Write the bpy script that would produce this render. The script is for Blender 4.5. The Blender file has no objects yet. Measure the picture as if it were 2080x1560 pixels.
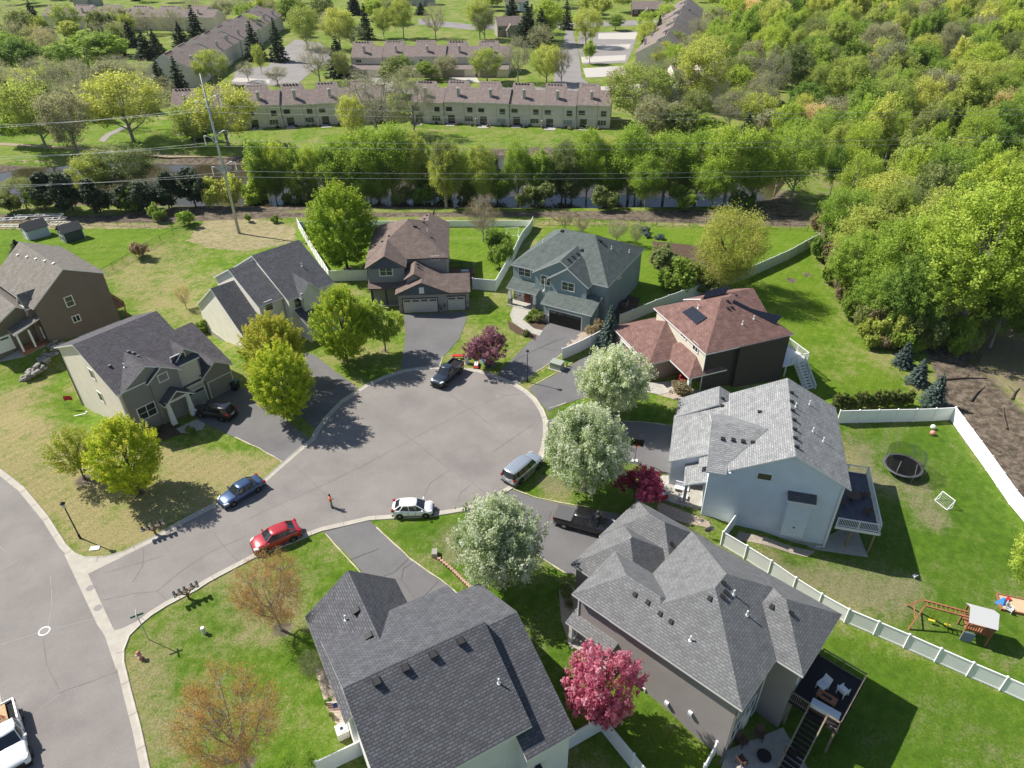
import bpy, bmesh, math, random
import numpy as np
from mathutils import Vector, Matrix
rad = math.radians
random.seed(7)
scene = bpy.context.scene
COL = scene.collection
# ------------------------------------------------------------------ camera
F_PX, PITCH, ROLL, CAM_H = 1440.0, rad(34.85), rad(-0.78), 50.0
fw = np.array([0, math.cos(PITCH), -math.sin(PITCH)]); rt0 = np.array([1.0, 0, 0]); up0 = np.cross(rt0, fw)
RT = rt0 * math.cos(ROLL) + up0 * math.sin(ROLL); UP = -rt0 * math.sin(ROLL) + up0 * math.cos(ROLL)
cam = bpy.data.cameras.new("camera"); cam.sensor_width = 36; cam.lens = 36 * F_PX / 2080
cam.clip_start = 0.5; cam.clip_end = 6000
camo = bpy.data.objects.new("camera", cam); COL.objects.link(camo)
camo.matrix_world = Matrix(((RT[0], UP[0], -fw[0], 0), (RT[1], UP[1], -fw[1], 0), (RT[2], UP[2], -fw[2], CAM_H), (0, 0, 0, 1)))
scene.camera = camo
# ------------------------------------------------------------------ sky + sun
SUN_AZ, SUN_EL = rad(156), rad(46)          # direction towards the sun (math angle), elevation
world = bpy.data.worlds.new("World"); scene.world = world; world.use_nodes = True
nt = world.node_tree; bg = nt.nodes["Background"]
sky = nt.nodes.new("ShaderNodeTexSky"); sky.sky_type = 'NISHITA'; sky.sun_disc = False
sky.sun_elevation = SUN_EL; sky.sun_rotation = math.pi / 2 - SUN_AZ
sky.air_density = 1.0; sky.dust_density = 0.7
nt.links.new(sky.outputs[0], bg.inputs[0]); bg.inputs[1].default_value = 0.082
sl = bpy.data.lights.new("sun", 'SUN'); sl.energy = 5.0; sl.angle = rad(0.5); sl.color = (1, .95, .87)
so = bpy.data.objects.new("sun", sl); COL.objects.link(so)
sd = Vector((math.cos(SUN_AZ) * math.cos(SUN_EL), math.sin(SUN_AZ) * math.cos(SUN_EL), math.sin(SUN_EL)))
so.rotation_euler = sd.to_track_quat('Z', 'Y').to_euler()
scene.view_settings.view_transform = 'Standard'; scene.view_settings.look = 'None'
scene.view_settings.exposure = 0.6; scene.view_settings.gamma = 1
scene.cycles.max_bounces = 6; scene.cycles.diffuse_bounces = 5; scene.cycles.transparent_max_bounces = 8
scene.cycles.sample_clamp_indirect = 4

def add_haze():
    me = bpy.data.meshes.new('haze'); bm = bmesh.new(); bmesh.ops.create_cube(bm, size=1); bm.to_mesh(me); bm.free()
    o = bpy.data.objects.new('haze', me); COL.objects.link(o); o.scale = (6200, 5400, 68); o.location = (0, 2400, 22)
    m = bpy.data.materials.new('haze_air'); m.use_nodes = True; N = m.node_tree.nodes; N.remove(N["Principled BSDF"]); v = N.new("ShaderNodeVolumePrincipled"); v.inputs["Density"].default_value = HAZE; v.inputs["Color"].default_value = (.86, .92, 1, 1)
    m.node_tree.links.new(v.outputs[0], N["Material Output"].inputs["Volume"]); me.materials.append(m); o['kind'] = 'stuff'; o['label'] = 'thin spring haze lying over the far streets'; o['category'] = 'haze'
HAZE = .00004
# ------------------------------------------------------------------ survey helpers: photo pixel -> point in the place
def raydir(px, py): return fw * F_PX + RT * (px - 1040) - UP * (py - 780)
def G0(px, py, z=0.0):
    d = raydir(px, py); t = (CAM_H - z) / -d[2]; return np.array([d[0] * t, d[1] * t])
def sstep(a, b, x):
    t = np.clip((x - a) / (b - a), 0, 1); return t * t * (3 - 2 * t)
def seg_dist(x, y, pts):
    d = np.full(np.shape(x), 1e9)
    for (ax, ay), (bx, by) in zip(pts[:-1], pts[1:]):
        vx, vy = bx - ax, by - ay; L = vx * vx + vy * vy + 1e-9
        t = np.clip(((x - ax) * vx + (y - ay) * vy) / L, 0, 1)
        d = np.minimum(d, np.hypot(x - ax - t * vx, y - ay - t * vy))
    return d
CUL = (-9.1, 62.6, 13.3)
_ctl = []
for px, py, z in [(177, 829, -2.3), (120, 760, -2.3), (30, 800, -1.2), (230, 657, -1.9), (300, 610, -2.3), (424, 677, -1.7), (330, 540, -2.4), (200, 500, -2.5), (60, 490, -2.6), (0, 560, -2.6),
                  (380, 470, -2.3), (486, 474, -2.0), (560, 490, -1.6), (399, 740, -.5), (1660, 1111, -1.7), (1760, 1130, -1.8), (1500, 1090, -.8), (1433, 1048, 0), (1820, 940, -1.9), (1930, 852, -2.0), (1450, 1540, -1.7), (1320, 1410, -.6),
                  (1600, 1500, -2.1), (1750, 1450, -2.1), (1720, 1265, -1.9), (2030, 1400, -2.1), (1900, 1500, -2.1), (1990, 1250, -2.0), (2080, 1060, -2.1), (1850, 1150, -2), (1500, 740, .2), (1620, 830, -1.4), (1700, 700, -1.4), (1420, 790, .5), (1317, 777, 0.1),
                  (280, 870, 0), (100, 697, 0), (505, 722, 0), (440, 770, 0), (700, 600, 0), (817, 634, 0), (946, 630, 0), (1120, 651, 0), (1205, 668, 0), (1292, 602, 0), (1000, 560, 0), (900, 480, -.3),
                  (700, 1500, 0), (640, 1350, 0), (400, 1350, 0), (1200, 1500, -.8), (1150, 1300, 0), (1060, 1250, 0), (1250, 1100, 0), (1150, 1090, 0), (30, 950, 0), (200, 950, 0), (100, 850, -.4), (350, 950, 0), (1080, 1545, -.6)]:
    g = G0(px, py, z); _ctl.append((g[0], g[1], z))
_ctl = np.array(_ctl)
_main = [tuple(G0(*p)) for p in [(-330, 930), (-110, 1130), (60, 1240), (130, 1400), (150, 1560), (160, 1750)]]
_court = [tuple(G0(*p)) for p in [(120, 1240), (330, 1150), (560, 1060), (760, 980), (880, 900)]]
# pond outline (far shore then near shore)
POND_PX = [(-500, 400), (-200, 385), (0, 352), (60, 344), (160, 336), (260, 333), (370, 337), (430, 337), (520, 339), (640, 334), (760, 326), (860, 322), (905, 327), (960, 326), (1010, 318), (1060, 317), (1120, 322), (1200, 330), (1350, 332), (1480, 336), (1560, 342), (1585, 372), (1560, 402), (1500, 413), (1380, 417), (1200, 419), (1020, 417), (850, 418), (700, 418), (560, 419), (430, 414), (300, 412), (150, 410), (0, 404), (-200, 425), (-500, 450)]
POND = np.array([G0(x, y, -3.2) for x, y in POND_PX])
def inpoly(x, y, P):
    ins = np.zeros(np.shape(x), bool); n = len(P)
    for i in range(n):
        x1, y1 = P[i]; x2, y2 = P[(i + 1) % n]
        c = ((y1 > y) != (y2 > y)) & (x < (x2 - x1) * (y - y1) / (y2 - y1 + 1e-12) + x1)
        ins ^= c
    return ins
def polydist(x, y, P):
    """signed distance, positive inside"""
    d = seg_dist(x, y, [tuple(p) for p in P] + [tuple(P[0])]); return np.where(inpoly(x, y, P), d, -d)
def T(x, y):
    x = np.asarray(x, float); y = np.asarray(y, float)
    w = 1.0 / (((x[..., None] - _ctl[:, 0]) ** 2 + (y[..., None] - _ctl[:, 1]) ** 2) + 4.0) ** 1.6
    near = (w * _ctl[:, 2]).sum(-1) / w.sum(-1)
    near = near * (1 - sstep(118, 128, y))
    far = -2.2 * sstep(104, 124, y)
    mixf = sstep(112, 126, y)
    z = near * (1 - mixf) + far * mixf
    ds = np.minimum(seg_dist(x, y, _main) - 6.2, np.minimum(seg_dist(x, y, _court) - 8.0, np.hypot(x - CUL[0], y - CUL[1]) - CUL[2] - .6))
    z = z * sstep(0, 7, ds)
    far_on = y > 105
    pd = np.where(far_on, polydist(x, y, POND), -99)
    z = z - 1.9 * sstep(-3.5, 1.5, pd)
    return z
def G(px, py):
    z = 0.0
    for _ in range(12):
        g = G0(px, py, z); z = float(T(g[0], g[1]))
    return float(g[0]), float(g[1]), z
def height_at(g, ty):
    """height of a vertical thing at ground point g whose top reaches picture row ty"""
    lo, hi = 0.0, 60.0
    for _ in range(40):
        m = (lo + hi) / 2; q = np.array([g[0], g[1], g[2] + m - CAM_H])
        if 780 - F_PX * (q @ UP) / (q @ fw) > ty: lo = m
        else: hi = m
    return lo
def mpp(g): return (np.array([g[0], g[1], g[2] - CAM_H]) @ fw) / F_PX   # metres per photo pixel there

# ------------------------------------------------------------------ materials
MATS = {}
def nodes_of(m): return m.node_tree.nodes, m.node_tree.links
def mat(name, col, rough=.8, metal=0, var=0, vscale=3, bump=0, bscale=20, spec=.3, coat=0, col2=None):
    if name in MATS: return MATS[name]
    m = bpy.data.materials.new(name); m.use_nodes = True; N, L = nodes_of(m); b = N["Principled BSDF"]
    b.inputs["Base Color"].default_value = (*col, 1); b.inputs["Roughness"].default_value = rough
    b.inputs["Metallic"].default_value = metal; b.inputs["Specular IOR Level"].default_value = spec
    if coat: b.inputs["Coat Weight"].default_value = coat; b.inputs["Coat Roughness"].default_value = .04
    tc = N.new("ShaderNodeTexCoord")
    if var or col2:
        n = N.new("ShaderNodeTexNoise"); n.inputs["Scale"].default_value = vscale; n.inputs["Detail"].default_value = 6
        L.new(tc.outputs["Object"], n.inputs[0])
        r = N.new("ShaderNodeValToRGB"); c2 = col2 or tuple(min(1, c * (1 + var)) for c in col); c1 = col if col2 else tuple(c * (1 - var) for c in col)
        r.color_ramp.elements[0].position = .3; r.color_ramp.elements[1].position = .7
        r.color_ramp.elements[0].color = (*c1, 1); r.color_ramp.elements[1].color = (*c2, 1)
        L.new(n.outputs[0], r.inputs[0]); L.new(r.outputs[0], b.inputs["Base Color"])
    if bump:
        n2 = N.new("ShaderNodeTexNoise"); n2.inputs["Scale"].default_value = bscale; n2.inputs["Detail"].default_value = 4
        L.new(tc.outputs["Object"], n2.inputs[0]); bp = N.new("ShaderNodeBump"); bp.inputs["Strength"].default_value = bump; bp.inputs["Distance"].default_value = .05
        L.new(n2.outputs[0], bp.inputs["Height"]); L.new(bp.outputs[0], b.inputs["Normal"])
    MATS[name] = m; return m
def siding(name, col, lap=.2, var=.05):
    if name in MATS: return MATS[name]
    m = mat(name, col, .65, var=var, vscale=.7); N, L = nodes_of(m); b = N["Principled BSDF"]
    tc = N.new("ShaderNodeTexCoord"); sp = N.new("ShaderNodeSeparateXYZ"); L.new(tc.outputs["Object"], sp.inputs[0])
    d = N.new("ShaderNodeMath"); d.operation = 'DIVIDE'; d.inputs[1].default_value = lap; L.new(sp.outputs[2], d.inputs[0])
    f = N.new("ShaderNodeMath"); f.operation = 'FRACT'; L.new(d.outputs[0], f.inputs[0])
    bp = N.new("ShaderNodeBump"); bp.inputs["Strength"].default_value = .9; bp.inputs["Distance"].default_value = .03; bp.invert = True
    L.new(f.outputs[0], bp.inputs["Height"]); L.new(bp.outputs[0], b.inputs["Normal"])
    st = N.new("ShaderNodeMapRange"); st.inputs[1].default_value = .0; st.inputs[2].default_value = .22; st.inputs[3].default_value = .72; st.inputs[4].default_value = 1; L.new(f.outputs[0], st.inputs[0])  # shadow line of each lap painted as a darker band in the colour
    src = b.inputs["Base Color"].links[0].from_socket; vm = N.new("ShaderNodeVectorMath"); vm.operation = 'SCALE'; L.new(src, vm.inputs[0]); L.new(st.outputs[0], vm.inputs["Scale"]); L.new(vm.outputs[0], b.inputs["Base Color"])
    return m
def shingle(name, c1, c2, c3, row=.2, wid=.45, mortar=.035, contrast=1.0, rough=.92):
    if name in MATS: return MATS[name]
    m = bpy.data.materials.new(name); m.use_nodes = True; N, L = nodes_of(m); b = N["Principled BSDF"]
    b.inputs["Roughness"].default_value = rough; b.inputs["Specular IOR Level"].default_value = .35
    uv = N.new("ShaderNodeTexCoord"); br = N.new("ShaderNodeTexBrick"); L.new(uv.outputs["UV"], br.inputs[0])
    br.offset = .37; br.offset_frequency = 2; br.inputs["Scale"].default_value = 1
    br.inputs["Brick Width"].default_value = wid; br.inputs["Row Height"].default_value = row; br.inputs["Mortar Size"].default_value = mortar
    br.inputs["Mortar Smooth"].default_value = .3; br.inputs["Bias"].default_value = 0
    br.inputs["Color1"].default_value = (*c1, 1); br.inputs["Color2"].default_value = (*c2, 1); br.inputs["Mortar"].default_value = (*c3, 1)
    n = N.new("ShaderNodeTexNoise"); n.inputs["Scale"].default_value = 1.2; n.inputs["Detail"].default_value = 8; L.new(uv.outputs["UV"], n.inputs[0])
    n2 = N.new("ShaderNodeTexNoise"); n2.inputs["Scale"].default_value = 14; n2.inputs["Detail"].default_value = 3; L.new(uv.outputs["UV"], n2.inputs[0])
    ad = N.new("ShaderNodeMath"); ad.operation = 'ADD'; L.new(n.outputs[0], ad.inputs[0]); L.new(n2.outputs[0], ad.inputs[1])
    mr = N.new("ShaderNodeMapRange"); mr.inputs[1].default_value = .6; mr.inputs[2].default_value = 1.4; mr.inputs[3].default_value = 1 - .35 * contrast; mr.inputs[4].default_value = 1 + .35 * contrast
    L.new(ad.outputs[0], mr.inputs[0])
    mx = N.new("ShaderNodeVectorMath"); mx.operation = 'SCALE'; L.new(br.outputs[0], mx.inputs[0]); L.new(mr.outputs[0], mx.inputs["Scale"])
    L.new(mx.outputs[0], b.inputs["Base Color"])
    bp = N.new("ShaderNodeBump"); bp.inputs["Strength"].default_value = .8; bp.inputs["Distance"].default_value = .04; bp.invert = True
    L.new(br.outputs["Fac"], bp.inputs["Height"]); L.new(bp.outputs[0], b.inputs["Normal"])
    MATS[name] = m; return m
def stone(name='field_stone'):
    if name in MATS: return MATS[name]
    m = bpy.data.materials.new(name); m.use_nodes = True; N, L = nodes_of(m); b = N["Principled BSDF"]; b.inputs["Roughness"].default_value = .9
    tc = N.new("ShaderNodeTexCoord"); v = N.new("ShaderNodeTexVoronoi"); v.inputs["Scale"].default_value = 3.2; L.new(tc.outputs["Object"], v.inputs[0])
    r = N.new("ShaderNodeValToRGB"); e = r.color_ramp.elements; e[0].color = (.10, .075, .06, 1); e[1].color = (.34, .29, .24, 1); x = e.new(.5); x.color = (.2, .2, .21, 1)
    sp = N.new("ShaderNodeSeparateColor"); L.new(v.outputs["Color"], sp.inputs[0]); L.new(sp.outputs[0], r.inputs[0]); L.new(r.outputs[0], b.inputs["Base Color"])
    bp = N.new("ShaderNodeBump"); bp.inputs["Distance"].default_value = .08; bp.invert = True; L.new(v.outputs["Distance"], bp.inputs["Height"]); L.new(bp.outputs[0], b.inputs["Normal"])
    MATS[name] = m; return m
WHITE = mat('white_trim', (.74, .74, .72), .5)
VINYL = mat('white_vinyl', (.82, .82, .81), .4, var=.04, vscale=1)
GLASS = mat('window_glass', (.03, .035, .04), .06, spec=.8)
CARGLASS = mat('car_glass', (.02, .024, .03), .04, spec=.8)
RUBBER = mat('rubber', (.015, .015, .016), .85)
RIM = mat('alloy_rim', (.45, .46, .48), .3, metal=.8)
BLACKM = mat('black_metal', (.015, .015, .017), .45)
DARKV = mat('dark_vent', (.02, .02, .022), .6)
CONC = mat('concrete', (.38, .36, .315), .9, var=.12, vscale=2.5, bump=.15)
WOOD = mat('brown_wood', (.16, .09, .05), .8, var=.3, vscale=8)
CEDAR = mat('cedar_wood', (.30, .13, .065), .75, var=.25, vscale=8)
OLDWOOD = mat('weathered_wood', (.22, .18, .13), .85, var=.25, vscale=6)
STEEL = mat('galvanised_steel', (.42, .46, .48), .45, metal=.5)
BARK = mat('bark', (.10, .075, .055), .95, var=.35, vscale=6)
GREYBARK = mat('grey_bark', (.30, .275, .24), .95, var=.3, vscale=6)
DIRT = mat('brown_soil', (.12, .085, .06), 1, var=.35, vscale=1.5, bump=.4)
MULCH = mat('mulch', (.09, .06, .04), 1, var=.4, vscale=5, bump=.5)
ROCKBED = mat('pale_rock_bed', (.36, .30, .24), 1, var=.3, vscale=7, bump=.5)

# ------------------------------------------------------------------ object helpers
def tag(o, label=None, cat=None, group=None, kind=None):
    if label: o['label'] = label
    if cat: o['category'] = cat
    if group: o['group'] = group
    if kind: o['kind'] = kind
    return o
def empty(name, loc=(0, 0, 0), rz=0, label=None, cat=None, group=None):
    o = bpy.data.objects.new(name, None); COL.objects.link(o); o.location = loc; o.rotation_euler = (0, 0, rz); o.empty_display_size = .3
    return tag(o, label, cat, group)
class MB:
    def __init__(s): s.v = []; s.f = []; s.m = []; s.uv = []
    def poly(s, pts, m=0, uv=None):
        b = len(s.v); s.v += [tuple(map(float, p)) for p in pts]; s.f.append(tuple(range(b, b + len(pts)))); s.m.append(m)
        s.uv.append(uv or [(0, 0)] * len(pts)); return s
    def hexa(s, P, m=0):
        for q in ((3, 2, 1, 0), (4, 5, 6, 7), (0, 1, 5, 4), (1, 2, 6, 5), (2, 3, 7, 6), (3, 0, 4, 7)): s.poly([P[i] for i in q], m)
        return s
    def box(s, x0, x1, y0, y1, z0, z1, m=0):
        return s.hexa([(x0, y0, z0), (x1, y0, z0), (x1, y1, z0), (x0, y1, z0), (x0, y0, z1), (x1, y0, z1), (x1, y1, z1), (x0, y1, z1)], m)
    def bar(s, a, b, w, h=None, m=0):
        """square bar from a to b"""
        a = Vector(a); b = Vector(b); h = h or w; d = (b - a).normalized()
        x = d.cross(Vector((0, 0, 1)));
        if x.length < 1e-3: x = Vector((1, 0, 0))
        x.normalize(); y = x.cross(d); x *= w / 2; y *= h / 2
        return s.hexa([a - x - y, a + x - y, a + x + y, a - x + y, b - x - y, b + x - y, b + x + y, b - x + y], m)
    def tube(s, pts, rs, n=6, m=0, cap=True):
        pts = [Vector(p) for p in pts]; rings = []
        for i, p in enumerate(pts):
            d = (pts[min(i + 1, len(pts) - 1)] - pts[max(i - 1, 0)])
            d = d.normalized() if d.length > 1e-6 else Vector((0, 0, 1))
            x = d.cross(Vector((0, 0, 1)));
            if x.length < 1e-2: x = Vector((1, 0, 0))
            x.normalize(); y = d.cross(x); r = rs[i] if hasattr(rs, '__len__') else rs
            rings.append([p + (x * math.cos(2 * math.pi * k / n) + y * math.sin(2 * math.pi * k / n)) * r for k in range(n)])
        b = len(s.v)
        for R in rings: s.v += [tuple(q) for q in R]
        for i in range(len(rings) - 1):
            for k in range(n):
                s.f.append((b + i * n + k, b + i * n + (k + 1) % n, b + (i + 1) * n + (k + 1) % n, b + (i + 1) * n + k)); s.m.append(m); s.uv.append([(0, 0)] * 4)
        if cap:
            s.f.append(tuple(b + k for k in range(n))[::-1]); s.m.append(m); s.uv.append([(0, 0)] * n)
            e = b + (len(rings) - 1) * n; s.f.append(tuple(e + k for k in range(n))); s.m.append(m); s.uv.append([(0, 0)] * n)
        return s
    def loft(s, rings, m=0, close=True, caps=True):
        b = len(s.v); n = len(rings[0])
        for R in rings: s.v += [tuple(map(float, q)) for q in R]
        for i in range(len(rings) - 1):
            for k in range(n if close else n - 1):
                s.f.append((b + i * n + k, b + i * n + (k + 1) % n, b + (i + 1) * n + (k + 1) % n, b + (i + 1) * n + k)); s.m.append(m); s.uv.append([(0, 0)] * 4)
        if caps:
            s.f.append(tuple(b + k for k in range(n))[::-1]); s.m.append(m); s.uv.append([(0, 0)] * n)
            e = b + (len(rings) - 1) * n; s.f.append(tuple(e + k for k in range(n))); s.m.append(m); s.uv.append([(0, 0)] * n)
        return s
    def build(s, name, mats, parent=None, smooth=False, uv=False, bevel=0, recalc=False):
        me = bpy.data.meshes.new(name); me.from_pydata(s.v, [], s.f)
        if not isinstance(mats, (list, tuple)): mats = [mats]
        for k in mats: me.materials.append(k)
        me.polygons.foreach_set('material_index', s.m)
        if uv:
            l = me.uv_layers.new(name='UVMap'); flat = [c for f in s.uv for p in f for c in p]; l.data.foreach_set('uv', flat)
        if recalc:
            bm = bmesh.new(); bm.from_mesh(me); bmesh.ops.recalc_face_normals(bm, faces=bm.faces); bm.to_mesh(me); bm.free()
        if smooth: me.polygons.foreach_set('use_smooth', [True] * len(me.polygons))
        me.update(); o = bpy.data.objects.new(name, me); COL.objects.link(o); o.parent = parent
        if bevel:
            md = o.modifiers.new('bevel', 'BEVEL'); md.width = bevel; md.segments = 2; md.limit_method = 'ANGLE'
        return o
def copy_tree(o, parent=None):
    c = o.copy(); COL.objects.link(c); c.parent = parent
    for ch in list(o.children): copy_tree(ch, c)
    return c

# ================================================================== GROUND
def zone(poly, feather, x, y, z=0):
    P = np.array([G(px, py)[:2] for px, py in poly]); return sstep(-feather, feather, polydist(x, y, P))
def axis(parts):
    out = []
    for a, b, st in parts: out += list(np.arange(a, b, st))
    return np.array(out + [parts[-1][1]], float)
gx = axis([(-3000, -400, 260), (-400, -120, 10), (-120, 90, 1), (90, 400, 10), (400, 3000, 260)])
gy = axis([(-200, 8, 13), (8, 136, 1), (136, 320, 4), (320, 600, 20), (600, 5000, 400)])
GX, GY = np.meshgrid(gx, gy); GZ = T(GX, GY)
GZ += np.where(GY > 700, (GY - 700) * 0.002, 0)
nx, ny = len(gx), len(gy)
gm = bpy.data.meshes.new('ground'); vv = np.stack([GX, GY, GZ], -1).reshape(-1, 3)
idx = np.arange(nx * ny).reshape(ny, nx)
quads = np.stack([idx[:-1, :-1], idx[:-1, 1:], idx[1:, 1:], idx[1:, :-1]], -1).reshape(-1, 4)
def fast_mesh(me, verts, quads):
    me.vertices.add(len(verts)); me.vertices.foreach_set('co', np.ascontiguousarray(verts, dtype=np.float32).ravel())
    n, k = quads.shape; me.loops.add(n * k); me.loops.foreach_set('vertex_index', np.ascontiguousarray(quads, dtype=np.int32).ravel())
    me.polygons.add(n); me.polygons.foreach_set('loop_start', np.arange(0, n * k, k, dtype=np.int32))
    try: me.polygons.foreach_set('loop_total', np.full(n, k, dtype=np.int32))
    except Exception: pass
    me.update(calc_edges=True); me.validate()
fast_mesh(gm, vv, quads)
deep = np.zeros(GX.shape); dry = np.full(GX.shape, .42); dirt = np.zeros(GX.shape); weed = np.zeros(GX.shape)
def setz(arr, val, poly, feather):
    w = zone(poly, feather, GX, GY); arr += (val - arr) * w
# lush back lawns
setz(dry, .05, [(-60, 455), (335, 462), (372, 470), (215, 545), (160, 560), (-60, 640)], 1.0)
setz(dry, .12, [(600, 465), (1082, 462), (1008, 590), (950, 600), (740, 570), (672, 570)], 1.2)
setz(dry, .02, [(1085, 462), (1650, 462), (1655, 492), (1400, 605), (1290, 640), (1290, 560)], 1.2)
setz(dry, .1, [(1400, 610), (1655, 500), (1700, 640), (1780, 740), (1870, 830), (1640, 830), (1560, 760)], 1.5)
setz(dry, .45, [(1690, 660), (1760, 720), (1700, 780), (1650, 720)], 3)
setz(dry, .62, [(215, 548), (370, 482), (480, 520), (430, 560), (380, 660), (300, 640)], 2)
setz(dry, .3, [(400, 480), (590, 500), (470, 545), (380, 560)], 2)
setz(dry, .84, [(-60, 780), (120, 745), (320, 905), (560, 930), (520, 980), (330, 1085), (200, 1130), (140, 1100), (-60, 900)], 1.6)
setz(dry, .2, [(60, 830), (130, 760), (230, 860), (180, 890)], 2.5)
setz(dry, .25, [(-60, 700), (120, 700), (110, 745), (30, 790), (-60, 800)], 1.5)
setz(dry, .42, [(250, 1300), (400, 1200), (650, 1090), (770, 1200), (640, 1330), (740, 1540), (300, 1600)], 1.2)
setz(dry, .68, [(430, 1170), (560, 1110), (600, 1200), (560, 1330), (440, 1300)], 3)
setz(dry, .66, [(255, 1330), (330, 1330), (380, 1470), (310, 1560), (280, 1470)], 1.5)
setz(dry, .3, [(480, 1330), (640, 1280), (720, 1560), (560, 1600)], 2.5)
setz(dry, .2, [(760, 1060), (950, 1040), (1010, 1200), (1150, 1180), (1150, 1500), (1060, 1250)], 1.2)
setz(dry, .8, [(900, 1075), (960, 1075), (950, 1150), (900, 1140)], 1.0)
setz(dry, .15, [(1040, 1000), (1150, 1010), (1240, 1080), (1330, 1010), (1230, 900), (1100, 960)], 1)
setz(dry, .85, [(1095, 950), (1170, 985), (1140, 1015), (1085, 985)], 1.2)
setz(dry, .3, [(1105, 820), (1180, 800), (1370, 830), (1370, 860), (1180, 852)], 1)
setz(dry, .22, [(1700, 870), (1930, 855), (2090, 1070), (2090, 1400), (1500, 1120), (1660, 1120), (1780, 1040)], 1.2)
for P in ([(1705, 880), (1770, 905), (1790, 960), (1890, 985), (1870, 1010), (1760, 1000), (1720, 950)], [(1860, 1020), (1930, 1030), (1920, 1080), (1870, 1070)], [(1530, 1110), (1640, 1150), (1870, 1180), (1860, 1260), (1790, 1260), (1700, 1230), (1560, 1150)]):
    setz(dry, .88, P, 1.6)
setz(dry, .12, [(1690, 1270), (2090, 1430), (2090, 1600), (1480, 1600), (1660, 1340)], 1)
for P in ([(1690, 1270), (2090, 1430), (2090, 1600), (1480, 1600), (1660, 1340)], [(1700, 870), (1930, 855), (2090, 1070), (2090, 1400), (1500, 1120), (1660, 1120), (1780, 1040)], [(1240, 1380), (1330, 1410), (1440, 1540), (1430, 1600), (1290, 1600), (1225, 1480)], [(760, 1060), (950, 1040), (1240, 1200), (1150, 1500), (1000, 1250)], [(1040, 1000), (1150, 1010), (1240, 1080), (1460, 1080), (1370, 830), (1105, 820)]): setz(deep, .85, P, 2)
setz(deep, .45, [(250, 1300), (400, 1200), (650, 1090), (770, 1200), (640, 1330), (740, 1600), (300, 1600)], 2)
setz(dry, .12, [(1240, 1380), (1330, 1410), (1440, 1540), (1430, 1600), (1290, 1600), (1225, 1480)], 1)
setz(dry, .38, [(480, 250), (740, 245), (1240, 262), (1240, 310), (1000, 312), (480, 312)], 3)
setz(dry, .28, [(-200, 200), (480, 262), (450, 330), (-200, 330)], 6)
setz(dry, .5, [(1245, 190), (1600, 150), (1560, 300), (1245, 300)], 8)
# brown bank, bare soil, dry weeds
setz(dirt, .95, [(-300, 436), (200, 438), (420, 428), (640, 432), (1000, 430), (1320, 428), (1620, 424), (1650, 440), (1640, 462), (1300, 450), (1090, 440), (590, 442), (330, 452), (-300, 455)], 1.5)
setz(dirt, .8, [(-400, 330), (0, 345), (500, 330), (1100, 312), (1560, 325), (1600, 420), (0, 420), (-400, 480)], 1.5)
setz(dirt, .95, [(1560, 365), (1620, 385), (1660, 430), (1640, 455), (1540, 430)], 2)
setz(dirt, 1.0, [(1850, 640), (1900, 760), (1925, 850), (2100, 1080), (2160, 1040), (2100, 860), (1990, 740), (1960, 640)], 1.6)
setz(dirt, .5, [(1640, 480), (1700, 640), (1800, 700), (1900, 700), (2200, 900), (2400, 700), (1900, 420)], 3)
setz(dirt, .42, [(1530, 20), (1400, 130), (1500, 330), (1640, 470), (2600, 900), (3000, 300), (2200, -60)], 8)
setz(dirt, .5, [(30, 288), (330, 318), (470, 328), (460, 318), (330, 300), (60, 275)], 1.5)
for px, py, r in [(1607, 569, 1.1), (1640, 558, .9), (1568, 537, .8), (705, 545, 1.2), (572, 1278, 1.0), (500, 1550, 1.0), (283, 1000, 1), (173, 975, 1.3), (703, 730, .8), (783, 712, .8), (1245, 842, 1), (1190, 990, 1), (1020, 1188, 1)]:
    g = G(px, py); w = sstep(r + .6, r - .6, np.hypot(GX - g[0], GY - g[1])); dirt += (.75 - dirt) * w
setz(weed, 1, [(380, 490), (400, 462), (430, 440), (560, 448), (600, 462), (600, 490), (560, 500), (500, 510), (430, 505)], 1.5)
setz(weed, .7, [(-300, 448), (330, 452), (370, 466), (150, 466), (-300, 470)], 1)
setz(weed, .6, [(0, 322), (480, 328), (860, 305), (1250, 312), (1560, 300), (1560, 325), (860, 322), (0, 342)], 2)
setz(weed, .5, [(1090, 446), (1640, 452), (1645, 464), (1090, 458)], .8)
setz(weed, .8, [(1900, 690), (2000, 760), (2100, 860), (2300, 900), (2100, 640)], 3)
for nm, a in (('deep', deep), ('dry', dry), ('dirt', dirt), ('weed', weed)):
    at = gm.attributes.new(nm, 'FLOAT', 'POINT'); at.data.foreach_set('value', a.astype(np.float32).ravel())
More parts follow.
